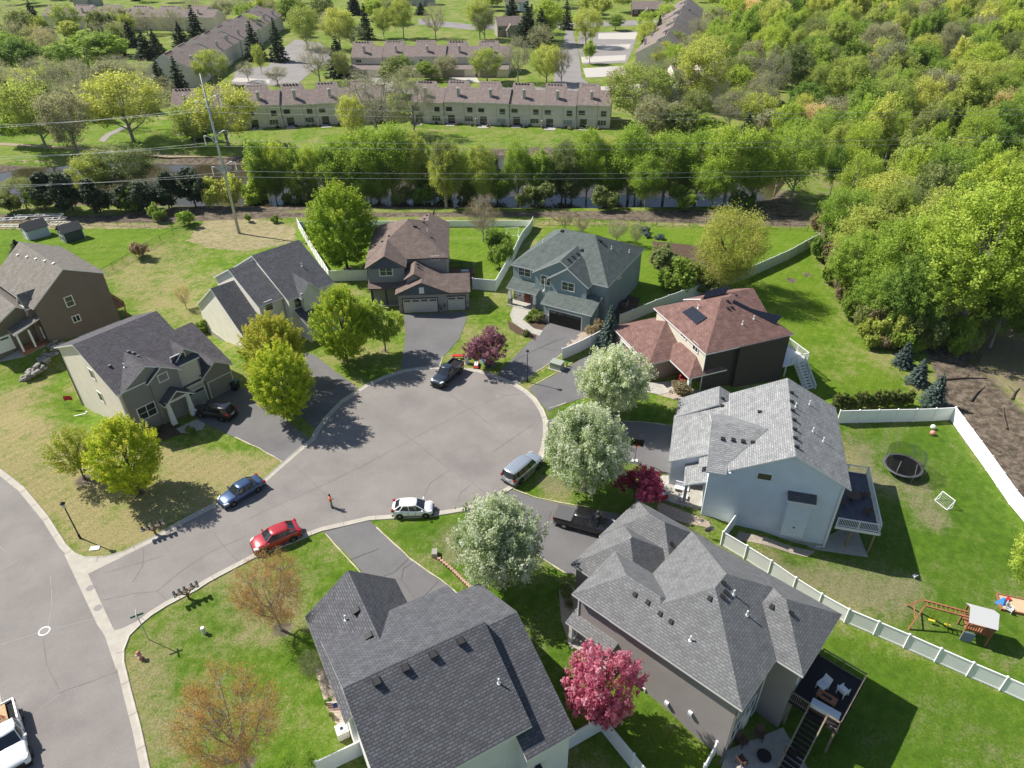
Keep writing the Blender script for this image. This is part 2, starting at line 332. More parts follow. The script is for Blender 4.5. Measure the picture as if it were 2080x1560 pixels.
def ground_mat():
    m = bpy.data.materials.new('lawn'); m.use_nodes = True; N, L = nodes_of(m); b = N["Principled BSDF"]; b.inputs["Roughness"].default_value = .95; b.inputs["Specular IOR Level"].default_value = .15
    geo = N.new("ShaderNodeNewGeometry")
    def noise(sc, det=6, dim=None, rgh=.6):
        n = N.new("ShaderNodeTexNoise"); n.inputs["Scale"].default_value = sc; n.inputs["Detail"].default_value = det; n.inputs["Roughness"].default_value = rgh; L.new(geo.outputs["Position"], n.inputs[0]); return n.outputs[0]
    def attr(n): a = N.new("ShaderNodeAttribute"); a.attribute_name = n; return a.outputs["Fac"]
    def math_(op, a, c, clamp=False):
        k = N.new("ShaderNodeMath"); k.operation = op; k.use_clamp = clamp
        for i, q in enumerate((a, c)):
            if isinstance(q, (int, float)): k.inputs[i].default_value = q
            else: L.new(q, k.inputs[i])
        return k.outputs[0]
    def mix(f, a, c):
        k = N.new("ShaderNodeMix"); k.data_type = 'RGBA'; L.new(f, k.inputs[0])
        for i, q in ((6, a), (7, c)):
            if isinstance(q, tuple): k.inputs[i].default_value = (*q, 1)
            else: L.new(q, k.inputs[i])
        return k.outputs[2]
    def rmp(x, a, c2):
        r = N.new("ShaderNodeMapRange"); r.inputs[1].default_value = a; r.inputs[2].default_value = c2; r.interpolation_type = 'SMOOTHSTEP'; L.new(x, r.inputs[0]); return r.outputs[0]
    big, mid, fine, vf = noise(.22, 4), noise(1.1, 8, rgh=.7), noise(5, 6, rgh=.75), noise(18, 4, rgh=.7)
    green = mix(rmp(mid, .35, .65), (.078, .148, .010), (.135, .225, .013))
    green = mix(rmp(big, .35, .65), green, mix(rmp(fine, .3, .7), (.080, .155, .012), (.180, .260, .018)))
    straw = mix(rmp(fine, .3, .7), (.215, .190, .070), (.38, .315, .165))
    # dryness = attribute + noise
    d = math_('ADD', attr('dry'), math_('MULTIPLY', math_('SUBTRACT', math_('ADD', math_('MULTIPLY', mid, .55), math_('ADD', math_('MULTIPLY', fine, .35), math_('MULTIPLY', big, .5))), .7), 2.9))
    c = mix(rmp(d, .15, 1.0), green, straw)
    weedc = mix(rmp(mid, .35, .65), mix(rmp(fine, .35, .65), (.13, .17, .04), (.30, .25, .13)), (.36, .29, .18))
    wv = math_('ADD', attr('weed'), math_('MULTIPLY', math_('SUBTRACT', mid, .5), .9))
    c = mix(rmp(wv, .4, .62), c, weedc)
    soil = mix(rmp(mid, .35, .65), (.070, .055, .040), mix(rmp(fine, .35, .65), (.14, .11, .085), (.27, .22, .165)))
    dv = math_('ADD', attr('dirt'), math_('MULTIPLY', math_('SUBTRACT', math_('ADD', math_('MULTIPLY', mid, .7), math_('MULTIPLY', fine, .3)), .5), 1.1))
    c = mix(rmp(dv, .38, .6), c, soil)
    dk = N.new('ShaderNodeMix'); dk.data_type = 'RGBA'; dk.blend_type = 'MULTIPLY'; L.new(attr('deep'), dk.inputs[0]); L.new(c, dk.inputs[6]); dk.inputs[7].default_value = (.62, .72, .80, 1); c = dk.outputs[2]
    wv_ = N.new("ShaderNodeTexWave"); wv_.inputs["Scale"].default_value = .28; wv_.inputs["Distortion"].default_value = 1.2; wv_.inputs["Detail"].default_value = 1; mp_ = N.new("ShaderNodeMapping"); mp_.inputs["Rotation"].default_value = (0, 0, rad(35)); L.new(geo.outputs["Position"], mp_.inputs[0]); L.new(mp_.outputs[0], wv_.inputs[0])
    wm_ = N.new("ShaderNodeMapRange"); wm_.inputs[3].default_value = .955; wm_.inputs[4].default_value = 1.035; L.new(wv_.outputs["Fac"], wm_.inputs[0]); w2 = N.new("ShaderNodeVectorMath"); w2.operation = 'SCALE'; L.new(c, w2.inputs[0]); L.new(wm_.outputs[0], w2.inputs["Scale"]); c = w2.outputs[0]
    k = N.new("ShaderNodeVectorMath"); k.operation = 'SCALE'; L.new(c, k.inputs[0])
    r = N.new("ShaderNodeMapRange"); r.inputs[1].default_value = .25; r.inputs[2].default_value = .75; r.inputs[3].default_value = .5; r.inputs[4].default_value = 1.5; L.new(vf, r.inputs[0]); L.new(r.outputs[0], k.inputs["Scale"])
    L.new(k.outputs[0], b.inputs["Base Color"])
    bp = N.new("ShaderNodeBump"); bp.inputs["Strength"].default_value = .8; bp.inputs["Distance"].default_value = .12
    L.new(math_('ADD', math_('MULTIPLY', vf, .6), fine), bp.inputs["Height"]); L.new(bp.outputs[0], b.inputs["Normal"])
    return m
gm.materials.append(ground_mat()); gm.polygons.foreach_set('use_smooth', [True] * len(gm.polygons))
go = bpy.data.objects.new('ground', gm); COL.objects.link(go); tag(go, kind='structure')

def drape(name, px_poly, off, m, world_poly=None, flat=False, step=1.0, parent=None, thick=0.0):
    P = world_poly if world_poly is not None else [G(x, y)[:2] for x, y in px_poly]
    bm = bmesh.new(); vs = [bm.verts.new((p[0], p[1], 0)) for p in P]; bm.faces.new(vs); bmesh.ops.triangulate(bm, faces=bm.faces[:])
    if not flat:
        xs = [p[0] for p in P]; ys = [p[1] for p in P]
        st = step if max(ys) < 136 else 4.0
        for ax, lo, hi in ((0, min(xs), max(xs)), (1, min(ys), max(ys))):
            k = math.ceil(lo / st) * st
            while k < hi:
                co = [0, 0, 0]; no = [0, 0, 0]; co[ax] = k; no[ax] = 1
                bmesh.ops.bisect_plane(bm, geom=bm.verts[:] + bm.edges[:] + bm.faces[:], plane_co=co, plane_no=no); k += st
    arr = np.array([v.co[:2] for v in bm.verts]); z = T(arr[:, 0], arr[:, 1])
    for v, zz in zip(bm.verts, z): v.co.z = float(zz) + off
    if thick:
        r = bmesh.ops.extrude_face_region(bm, geom=bm.faces[:]); up = [g for g in r['geom'] if isinstance(g, bmesh.types.BMVert)]
        for v in up: v.co.z += thick
    bmesh.ops.recalc_face_normals(bm, faces=bm.faces)
    if not thick:
        for f in bm.faces:
            if f.normal.z < 0: f.normal_flip()
    me = bpy.data.meshes.new(name); bm.to_mesh(me); bm.free(); me.materials.append(m)
    o = bpy.data.objects.new(name, me); COL.objects.link(o); o.parent = parent
    return o
def asphalt(name, c1, c2, crack=.5):
    m = bpy.data.materials.new(name); m.use_nodes = True; N, L = nodes_of(m); b = N["Principled BSDF"]; b.inputs["Roughness"].default_value = .9
    geo = N.new("ShaderNodeNewGeometry")
    def noise(sc, det=5, rgh=.6):
        n = N.new("ShaderNodeTexNoise"); n.inputs["Scale"].default_value = sc; n.inputs["Detail"].default_value = det; n.inputs["Roughness"].default_value = rgh; L.new(geo.outputs["Position"], n.inputs[0]); return n
    def ramp(src, p0, p1, a, c):
        r = N.new("ShaderNodeValToRGB"); r.color_ramp.elements[0].position = p0; r.color_ramp.elements[1].position = p1
        r.color_ramp.elements[0].color = (*a, 1); r.color_ramp.elements[1].color = (*c, 1); L.new(src, r.inputs[0]); return r.outputs[0]
    base = ramp(noise(.25, 7, .65).outputs[0], .3, .7, c1, c2)
    g = ramp(noise(16, 6, .85).outputs[0], .25, .75, (.68,) * 3, (1.32,) * 3)
    k = N.new("ShaderNodeVectorMath"); k.operation = 'MULTIPLY'; L.new(base, k.inputs[0]); L.new(g, k.inputs[1])
    # dark tyre and oil staining
    s = ramp(noise(.12, 5, .55).outputs[0], .55, .75, (1,) * 3, (.76, .76, .79))
    k2 = N.new("ShaderNodeVectorMath"); k2.operation = 'MULTIPLY'; L.new(k.outputs[0], k2.inputs[0]); L.new(s, k2.inputs[1])
    L.new(k2.outputs[0], b.inputs["Base Color"]); return m
ROADM = asphalt('road_asphalt', (.178, .162, .150), (.235, .215, .198)); DRIVEM = asphalt('driveway_asphalt', (.118, .114, .115), (.155, .150, .150))
FARROAD = asphalt('far_asphalt', (.20, .185, .18), (.25, .23, .22)); SEAL = mat('crack_sealant', (.11, .102, .098), .7); SEAL2 = mat('pale_scratch', (.31, .285, .265), .9)
# road surface (all of it lies level at z = 0)
def W2(l): return [tuple(G0(x, y)) for x, y in l]
K_UP = [(-330, 760), (-120, 862), (0, 951), (50, 990), (100, 1050), (135, 1105), (150, 1120), (160, 1127), (175, 1131), (212, 1130), (250, 1120), (312, 1089), (362, 1060), (437, 1021), (485, 1001), (530, 977), (572, 940), (600, 916)]
K_CUL = [(631, 891), (640, 873), (662, 844), (690, 815), (740, 782), (780, 764), (820, 751), (855, 746), (890, 744.5), (930, 745), (972, 751), (1000, 759), (1025, 769), (1050, 780), (1070, 792), (1090, 810), (1105, 832), (1112, 850), (1114, 862), (1114, 885), (1110, 910), (1102, 932), (1085, 958), (1065, 977), (1042, 993), (1000, 1019), (947, 1039), (877, 1050), (810, 1054), (750, 1058), (700, 1070), (655, 1080)]
K_LOW = [(625, 1091), (580, 1109), (527, 1130), (445, 1173), (420, 1187), (401, 1200), (340, 1232), (310, 1251), (288, 1269), (265, 1292), (254, 1321), (254, 1344), (268, 1402), (288, 1477), (306, 1560), (330, 1680)]
edge_all = W2(K_UP + K_CUL + K_LOW)
def offset_line(pts, d):
    out = []
    for i, p in enumerate(pts):
        a = pts[max(i - 1, 0)]; c = pts[min(i + 1, len(pts) - 1)]; dx, dy = c[0] - a[0], c[1] - a[1]; l = math.hypot(dx, dy)
        out.append((p[0] + dy / l * d, p[1] - dx / l * d))
    return out
inner = offset_line(edge_all, .62)
mid_l = offset_line(edge_all, .22)
left_edge = [tuple(G0(x, y)) for x, y in [(130, 1700), (20, 1500), (5, 1430), (-6, 1380), (-40, 1300), (-130, 1200), (-300, 1080), (-600, 950)]]
road = inner + left_edge[0:]
drape('road', None, .02, ROADM, world_poly=inner + left_edge, flat=True); tag(bpy.data.objects['road'], kind='structure')
def curb(name, pts_out, pts_mid, pts_in):
    mb = MB(); rings = []
    for o, m_, i in zip(pts_out, pts_mid, pts_in):
        mx, my = m_
        rings.append([(o[0], o[1], -.1), (o[0], o[1], .05), (o[0] * .8 + mx * .2, o[1] * .8 + my * .2, .10), (mx, my, .035), (i[0], i[1], .032), (i[0], i[1], -.1)])
    mb.loft(rings); o = mb.build(name, KERBM, recalc=True); tag(o, kind='structure'); return o
def jointed(name, col, joint=3.0):
    m = mat(name, col, .9, var=.1, vscale=1.3, bump=.1); return m
KERBM = jointed('kerb_concrete', (.40, .37, .315))
curb('kerb', edge_all, mid_l, inner)
le = left_edge; le_o = offset_line(le, -.0)
curb('kerb', offset_line(le, -.62), offset_line(le, -.4), le)
def kerb_joints(po, pm_, pi):
    mb = MB(); acc = 0
    for k in range(len(po) - 1):
        a, b_ = np.array(po[k]), np.array(po[k + 1]); L_ = np.hypot(*(b_ - a)); d = (b_ - a) / max(L_, 1e-6) * .018
        while acc < L_:
            t = acc / L_; O = a * (1 - t) + b_ * t; M_ = np.array(pm_[k]) * (1 - t) + np.array(pm_[k + 1]) * t; I = np.array(pi[k]) * (1 - t) + np.array(pi[k + 1]) * t; O2 = O * .8 + M_ * .2
            for p, zp, q, zq in ((O2, .106, M_, .042), (M_, .042, I, .038)): mb.poly([(p[0] - d[0], p[1] - d[1], zp), (q[0] - d[0], q[1] - d[1], zq), (q[0] + d[0], q[1] + d[1], zq), (p[0] + d[0], p[1] + d[1], zp)])
            acc += 3.05
        acc -= L_
    tag(mb.build('kerb_joints', mat('joint_dirt', (.16, .14, .115), .9)), kind='structure')
kerb_joints(edge_all, mid_l, inner)
# concrete aprons and valley gutter where the court meets the street
drape('gutter_pavement', [(130, 1120), (142, 1112), (152, 1122), (175, 1133), (212, 1132), (250, 1122), (285, 1107), (317, 1098), (179, 1166), (160, 1180)], .026, KERBM, flat=True)
drape('gutter_pavement', [(131, 1127), (152, 1124), (179, 1166), (205, 1223), (227, 1270), (233, 1281), (250, 1276), (290, 1256), (286, 1268), (264, 1292), (253, 1321), (253, 1350), (236, 1360), (213, 1292), (197, 1268)], .030, KERBM, flat=True)
for o in bpy.data.objects:
    if o.name.startswith('gutter'): tag(o, kind='structure')
# crack sealing lines & seams on the road
def groundline(name, lines, w, m, z=.026):
    mb = MB()
    for pts in lines:
        P = []
        for (a, b) in zip(pts[:-1], pts[1:]):
            n = max(2, int(math.hypot(a[0] - b[0], a[1] - b[1]) / 14))
            for k in range(n): t = k / n; P.append((a[0] + (b[0] - a[0]) * t, a[1] + (b[1] - a[1]) * t))
        P.append(pts[-1]); Wd = [G(x + random.uniform(-.6, .6), y + random.uniform(-.6, .6)) for x, y in P]
        for p, q in zip(Wd[:-1], Wd[1:]):
            dx, dy = q[0] - p[0], q[1] - p[1]; l = math.hypot(dx, dy) + 1e-6; ww = w * random.uniform(.5, 1.2) / 2; nx_, ny_ = -dy / l * ww, dx / l * ww; ex, ey = dx / l * w * .3, dy / l * w * .3
            mb.poly([(p[0] - nx_ - ex, p[1] - ny_ - ey, p[2] + z), (q[0] - nx_ + ex, q[1] - ny_ + ey, q[2] + z), (q[0] + nx_ + ex, q[1] + ny_ + ey, q[2] + z), (p[0] + nx_ - ex, p[1] + ny_ - ey, p[2] + z)])
            z += 0.00002
    o = mb.build(name, m); tag(o, kind='structure'); return o
groundline('road_seams', [[(1105, 795), (1012, 806), (940, 838), (836, 893), (740, 945), (640, 993), (560, 1028), (470, 1072)], [(760, 841), (800, 870), (837, 894), (900, 943), (960, 981), (992, 1008)], [(915, 802), (960, 835), (1010, 873), (1050, 912)],
                          [(592, 940), (640, 985), (665, 1010), (705, 1055)], [(861, 1008), (875, 980), (915, 955)], [(930, 1020), (935, 1002), (955, 985)], [(437, 1088), (460, 1115), (484, 1142)], [(210, 1165), (330, 1130)], [(210, 1220), (270, 1206), (320, 1202), (345, 1225)], [(318, 1203), (370, 1160), (430, 1120), (500, 1090)], [(292, 1115), (290, 1150), (270, 1183)],
                          [(1090, 857), (1050, 885), (1000, 920)], [(120, 1408), (170, 1390), (240, 1364)], [(88, 1300), (95, 1350), (120, 1400)]], .038, SEAL)
groundline('road_scratches', [[(0, 1310), (90, 1282), (200, 1255)], [(103, 1170), (106, 1230), (98, 1272)], [(80, 1440), (120, 1412), (160, 1395)], [(0, 1110), (12, 1122)], [(0, 1160), (25, 1145), (45, 1132)]], .05, SEAL2, .0265)
groundline('driveway_cracks', [[(713, 1137), (770, 1115)], [(757, 1180), (800, 1163), (830, 1135)], [(842, 1140), (820, 1155), (815, 1178), (850, 1225)], [(890, 1180), (852, 1222)], [(1075, 1085), (1110, 1070), (1120, 1040)], [(1085, 1095), (1115, 1070)], [(1040, 735), (1085, 712), (1150, 685)], [(1090, 705), (1150, 716)], [(1085, 712), (1130, 690)]], .06, SEAL, .05)

DRV = {
 'DvB': [(383, 824), (430, 806), (470, 786), (500, 790), (560, 835), (628, 892), (604, 914), (573, 938), (525, 910), (478, 889), (440, 872), (400, 850)],
 'DvC': [(560, 700), (640, 722), (727, 788), (690, 813), (662, 842), (640, 872), (610, 845), (560, 790), (520, 730)],
 'DvD': [(820, 638), (946, 634), (948, 650), (932, 690), (900, 725), (893, 745), (855, 746), (816, 752), (818, 720), (824, 680)],
 'DvE': [(1119, 652), (1188, 670), (1172, 688), (1150, 706), (1118, 738), (1052, 781), (1025, 769), (1012, 757), (1040, 730), (1080, 690)],
 'DvF': [(1074, 790), (1120, 766), (1166, 738), (1222, 705), (1252, 700), (1314, 774), (1290, 797), (1190, 806), (1150, 820), (1112, 836), (1100, 820)],
 'DvG': [(1114, 852), (1180, 853), (1237, 857), (1300, 858), (1385, 866), (1368, 968), (1290, 942), (1180, 922), (1109, 915)],
 'DvH': [(1040, 995), (1085, 1012), (1140, 1024), (1290, 1050), (1260, 1130), (1200, 1172), (1147, 1165), (1086, 1125), (1030, 1075), (948, 1040)],
 'DvI': [(657, 1081), (750, 1058), (768, 1074), (833, 1136), (905, 1186), (940, 1215), (930, 1260), (850, 1250), (757, 1188), (705, 1125)]}
EDGEM = mat('sun_bleached_edge', (.46, .41, .30), .95, var=.2, vscale=4)
for k, P in DRV.items():
    tag(drape('driveway', P, .03, DRIVEM), kind='structure')
groundline('driveway_edging', [[(765, 1072), (833, 1135), (905, 1185), (935, 1212)], [(661, 1085), (700, 1128), (753, 1187)], [(1042, 993), (1085, 1010), (1140, 1021), (1190, 1030)], [(1086, 1124), (1147, 1164)], [(1072, 788), (1120, 763), (1162, 737)], [(1054, 780), (1118, 737), (1150, 712)], [(1237, 856), (1300, 857), (1366, 865)], [(573, 938), (525, 910), (478, 888)], [(900, 725), (893, 745)], [(1115, 830), (1150, 818)]], .13, EDGEM, .045)
def walk(P, m=CONC, off=.04, name='path', thick=.08): o = drape(name, P, off - .05, m, thick=thick); return tag(o, kind='structure')
walk([(1335, 966), (1388, 968), (1392, 1030), (1345, 1015), (1322, 985)])
walk([(1043, 622), (1078, 618), (1082, 628), (1062, 650), (1085, 668), (1103, 672), (1096, 683), (1065, 672), (1042, 655), (1036, 640)])
walk([(358, 872), (400, 852), (418, 862), (412, 872), (385, 880), (368, 880)])
walk([(1230, 700), (1255, 695), (1320, 778), (1405, 770), (1395, 790), (1340, 802), (1300, 795), (1305, 783)])
walk([(0, 700), (60, 700), (95, 702), (50, 725), (0, 735), (-60, 740), (-60, 700)])
walk([(1476, 1525), (1590, 1478), (1640, 1560), (1600, 1620), (1440, 1640)], name='patio')
walk([(1640, 1110), (1735, 1062), (1763, 1132), (1662, 1118)], name='patio')
walk([(1166, 1180), (1200, 1160), (1225, 1190), (1190, 1215)])
walk([(1150, 700), (1160, 690), (1180, 676), (1190, 670), (1215, 690), (1195, 700), (1165, 715)], m=ROCKBED, name='rock_bed', thick=.04)
walk([(1320, 790), (1400, 770), (1430, 800), (1420, 820), (1372, 812), (1330, 800)], m=ROCKBED, name='rock_bed', thick=.04)
def bed(P, m=MULCH): return walk(P, m=m, name='planting_bed', thick=.05)
bed([(1060, 640), (1080, 630), (1105, 640), (1110, 660), (1100, 672), (1080, 664)])
bed([(1030, 650), (1060, 668), (1090, 680), (1088, 692), (1050, 678), (1035, 668)])
bed([(290, 862), (345, 845), (375, 880), (330, 895), (300, 880)])
bed([(1250, 590), (1300, 606), (1290, 640), (1240, 660), (1215, 690), (1200, 670)], MULCH)
bed([(1325, 490), (1420, 500), (1500, 560), (1480, 585), (1400, 580), (1330, 545)])
bed([(1340, 1020), (1440, 1060), (1445, 1075), (1380, 1060), (1330, 1040)], ROCKBED)
bed([(1150, 1180), (1170, 1200), (1190, 1300), (1160, 1320), (1140, 1260), (1135, 1200)], ROCKBED)
bed([(640, 1360), (660, 1350), (700, 1440), (712, 1500), (688, 1480), (660, 1430)], ROCKBED)
bed([(1500, 1080), (1655, 1120), (1640, 1132), (1495, 1096)], ROCKBED)
# pond
wm = bpy.data.materials.new('pond_water'); wm.use_nodes = True; N, L = nodes_of(wm); b = N["Principled BSDF"]
b.inputs["Base Color"].default_value = (.045, .035, .02, 1); b.inputs["Roughness"].default_value = .07; b.inputs["Specular IOR Level"].default_value = .4
tn = N.new("ShaderNodeTexNoise"); tn.inputs["Scale"].default_value = 1.6; tn.inputs["Detail"].default_value = 4; ge = N.new("ShaderNodeNewGeometry"); L.new(ge.outputs["Position"], tn.inputs[0])
bp = N.new("ShaderNodeBump"); bp.inputs["Strength"].default_value = .25; bp.inputs["Distance"].default_value = .05; L.new(tn.outputs[0], bp.inputs["Height"]); L.new(bp.outputs[0], b.inputs["Normal"])
mbp = MB(); P = [tuple(p) for p in np.array([((p - POND.mean(0)) * 1.0 + POND.mean(0)) for p in POND])]
bmw = bmesh.new(); Pw = offset_line(P + [P[0]], -2.0)[:-1]; bmw.faces.new([bmw.verts.new((x, y, -3.15)) for x, y in Pw]); bmesh.ops.triangulate(bmw, faces=bmw.faces[:])
for f in bmw.faces:
    if f.normal.z < 0: f.normal_flip()
mw = bpy.data.meshes.new('pond_water'); bmw.to_mesh(mw); bmw.free(); mw.materials.append(wm)
wo = bpy.data.objects.new('pond_water', mw); COL.objects.link(wo); tag(wo, kind='structure')
# ================================================================== HOUSES
S_CHAR = shingle('charcoal_shingle', (.082, .084, .094), (.125, .128, .14), (.06, .061, .068), wid=.42, contrast=.8)
S_PURP = shingle('dark_grey_shingle', (.078, .072, .080), (.125, .117, .128), (.062, .058, .065), wid=.42, contrast=.8)
S_GREY = shingle('grey_shingle', (.148, .15, .152), (.195, .198, .20), (.122, .123, .125), wid=.42, contrast=.8)
S_LIGHT = shingle('pale_grey_shingle', (.215, .222, .225), (.30, .305, .305), (.18, .183, .184), wid=.5, contrast=1.0)
S_BROWN = shingle('brown_shingle', (.17, .125, .105), (.22, .165, .14), (.12, .09, .078), wid=.6)
S_TAUPE = shingle('taupe_shingle', (.20, .18, .155), (.25, .225, .195), (.13, .115, .1))
S_GREEN = shingle('green_grey_shingle', (.105, .125, .115), (.135, .16, .148), (.07, .085, .08), wid=.6)
S_RED = shingle('red_brown_shingle', (.175, .098, .084), (.235, .142, .122), (.145, .075, .062), contrast=1.3, wid=.6)
S_TOWN = shingle('townhouse_shingle', (.21, .165, .15), (.26, .205, .185), (.15, .12, .105), row=.35, wid=.9)
class Hs:
    """a house frame: u along the facade, v at right angles, z up"""
    def __init__(s, name, origin, ang, label, roofm, wallm, cat='house', fascia=None, group=None):
        s.o = np.array(origin[:2], float); t = rad(ang); s.u = np.array([math.cos(t), math.sin(t)]); s.v = np.array([-math.sin(t), math.cos(t)])
        s.root = empty(name, (origin[0], origin[1], 0), t, label, cat, group); s.R = MB(); s.Wl = MB(); s.roofm = roofm; s.wallm = wallm; s.fascia = fascia or WHITE; s.k = 0
    def px(s, px, py, u=None, v=None):
        d = raydir(px, py); c = np.array([0, 0, CAM_H]); ax = s.v if v is not None else s.u; w = v if v is not None else u
        t = (w - (c[:2] - s.o) @ ax) / (d[:2] @ ax); p = c + d * t; q = p[:2] - s.o
        return float(q @ s.u), float(q @ s.v), float(p[2])
    def plane(s, pts, edges, th=.17):
        """roof plane: pts counter-clockwise from above; edges[i] True -> fascia board on edge i..i+1"""
        P = [Vector(p) for p in pts]; n = (P[1] - P[0]).cross(P[2] - P[0]).normalized()
        if n.z < 0: P = P[::-1]; n = -n; edges = edges[::-1][1:] + edges[::-1][:1]
        h = Vector((-n.y, n.x, 0)); h = h.normalized() if h.length > 1e-4 else Vector((1, 0, 0)); sl_ = n.cross(h)
        off = s.k * 3.37; s.k += 1
        s.R.poly(P, 0, [(p.dot(h) + off, p.dot(sl_)) for p in P])
        D = Vector((0, 0, -th)); s.R.poly([p + D for p in P][::-1], 1)
        for i in range(len(P)):
            if edges[i]: a, b = P[i], P[(i + 1) % len(P)]; s.R.poly([a + D, b + D, b, a], 1)
    def blk(s, u0, u1, v0, v1, ze, zr, typ, oh=.35, r=None, wall=True, zb=-3.6, rake=.25, zw=None, ins=None, m=0):
        """block with roof. rect = roof outline; ze eave-edge height; zr ridge height"""
        wm_ = s.Wl; eps = (s.k % 7) * .004
        if typ in ('gu', 'gv'):
            sw = typ == 'gv'
            a0, a1, b0, b1 = (v0, v1, u0, u1) if sw else (u0, u1, v0, v1)      # a along ridge, b across
            c = r if r is not None else (b0 + b1) / 2
            Q = (lambda a, b, z: (b, a, z)) if sw else (lambda a, b, z: (a, b, z))
            f = [True, True, False, True]
            s.plane([Q(a0, b0, ze), Q(a1, b0, ze), Q(a1, c, zr), Q(a0, c, zr)], f)
            ze2 = ze if zw is None else zw
            s.plane([Q(a1, b1, ze2), Q(a0, b1, ze2), Q(a0, c, zr), Q(a1, c, zr)], f)
            if wall:
                s1 = (zr - ze) / (c - b0); s2 = (zr - ze2) / (b1 - c); A0, A1, B0, B1 = a0 + rake + eps, a1 - rake - eps, b0 + oh + eps, b1 - oh - eps
                z1, z2 = ze + s1 * oh - .14, ze2 + s2 * oh - .14
                pr = lambda a: [Q(a, B0, zb), Q(a, B0, z1), Q(a, c, zr - .14), Q(a, B1, z2), Q(a, B1, zb)]
                wm_.loft([pr(A0), pr(A1)], m)
        elif typ == 'hip':
            du, dv = u1 - u0, v1 - v0
            if du >= dv:
                i = ins if ins is not None else dv / 2; c = (v0 + v1) / 2; A = (u0 + i, c, zr); B_ = (u1 - i, c, zr)
                if B_[0] - A[0] < .05: A = B_ = ((u0 + u1) / 2, c, zr)
                c0, c1, c2, c3 = (u0, v0, ze), (u1, v0, ze), (u1, v1, ze), (u0, v1, ze)
                F4 = [True, False, False, False]; F3 = [True, False, False]
                if A == B_: [s.plane(p, F3) for p in ([c0, c1, A], [c1, c2, A], [c2, c3, A], [c3, c0, A])]
                else: s.plane([c0, c1, B_, A], F4); s.plane([c1, c2, B_], F3); s.plane([c2, c3, A, B_], F4); s.plane([c3, c0, A], F3)
            else:
                i = ins if ins is not None else du / 2; c = (u0 + u1) / 2; A = (c, v0 + i, zr); B_ = (c, v1 - i, zr)
                c0, c1, c2, c3 = (u0, v0, ze), (u1, v0, ze), (u1, v1, ze), (u0, v1, ze); F4 = [True, False, False, False]; F3 = [True, False, False]
                s.plane([c0, c1, A], F3); s.plane([c1, c2, B_, A], F4); s.plane([c2, c3, B_], F3); s.plane([c3, c0, A, B_], F4)
            if wall: wm_.box(u0 + oh + eps, u1 - oh - eps, v0 + oh + eps, v1 - oh - eps, zb, ze + .02, m)
        elif typ in ('s+v', 's-v', 's+u', 's-u'):     # shed rising towards + or - axis, zr = high edge
            z = {'s+v': (ze, ze, zr, zr), 's-v': (zr, zr, ze, ze), 's+u': (ze, zr, zr, ze), 's-u': (zr, ze, ze, zr)}[typ]
            s.plane([(u0, v0, z[0]), (u1, v0, z[1]), (u1, v1, z[2]), (u0, v1, z[3])], [True] * 4)
            if wall: wm_.box(u0 + oh + eps, u1 - oh - eps, v0 + oh + eps, v1 - .02, zb, ze + .0, m)
    def part(s, name, mb, m, **k): return mb.build(name, m, s.root, **k)
    def finish(s):
        w = s.Wl.build('wall', s.wallm, s.root, recalc=True); r = s.R.build('roof', [s.roofm, s.fascia], s.root, uv=True); s.roof = r; return s
    def win(s, face, c, a, z, w=1.2, h=1.3, nx=2, ny=1, frame=None, name='window', pane=None, tw=.1, parent=None):
        """window on face 'f' (v=c looking -v), 'b' (+v), 'l' (-u), 'r' (+u); a position along the wall, z centre"""
        d = {'f': (0, -1), 'b': (0, 1), 'l': (-1, 0), 'r': (1, 0)}[face]
        def Q(x, y, zz):   # x along wall, y outwards
            return (x, c + y * d[1], zz) if d[0] == 0 else (c + y * d[0], x, zz)
        def bx(mb, x0, x1, y0, y1, z0, z1): mb.hexa([Q(x0, y0, z0), Q(x1, y0, z0), Q(x1, y1, z0), Q(x0, y1, z0), Q(x0, y0, z1), Q(x1, y0, z1), Q(x1, y1, z1), Q(x0, y1, z1)])
        fr = MB(); t = tw
        bx(fr, a - w / 2 - t, a + w / 2 + t, -.03, .055, z - h / 2 - t, z - h / 2); bx(fr, a - w / 2 - t, a + w / 2 + t, -.03, .055, z + h / 2, z + h / 2 + t)
        bx(fr, a - w / 2 - t, a - w / 2, -.03, .055, z - h / 2, z + h / 2); bx(fr, a + w / 2, a + w / 2 + t, -.03, .055, z - h / 2, z + h / 2)
        for i in range(1, nx): x = a - w / 2 + w * i / nx; bx(fr, x - .035, x + .035, -.02, .045, z - h / 2, z + h / 2)
        for i in range(1, ny): y = z - h / 2 + h * i / ny; bx(fr, a - w / 2, a + w / 2, -.02, .04, y - .02, y + .02)
        o = s.part(name, fr, frame or WHITE, recalc=True)
        p = MB(); bx(p, a - w / 2, a + w / 2, -.05, .02, z - h / 2, z + h / 2); p.build('pane', pane or GLASS, o, recalc=True); return o
    def pw(s, face, c, px, py, w, h, **k):
        q = s.px(px, py, **({'v': c} if face in 'fb' else {'u': c})); return s.win(face, c, q[0] if face in 'fb' else q[1], q[2], w, h, **k)
    def garage(s, face, c, a, w, h=2.2, col=None, z0=.03, glassy=True, trim=None):
        d = {'f': (0, -1), 'b': (0, 1), 'l': (-1, 0), 'r': (1, 0)}[face]
        def Q(x, y, zz): return (x, c + y * d[1], zz) if d[0] == 0 else (c + y * d[0], x, zz)
        def bx(mb, x0, x1, y0, y1, z0_, z1, m=0): mb.hexa([Q(x0, y0, z0_), Q(x1, y0, z0_), Q(x1, y1, z0_), Q(x0, y1, z0_), Q(x0, y0, z1), Q(x1, y0, z1), Q(x1, y1, z1), Q(x0, y1, z1)], m)
        mb = MB(); n = max(2, round(w / 1.2))
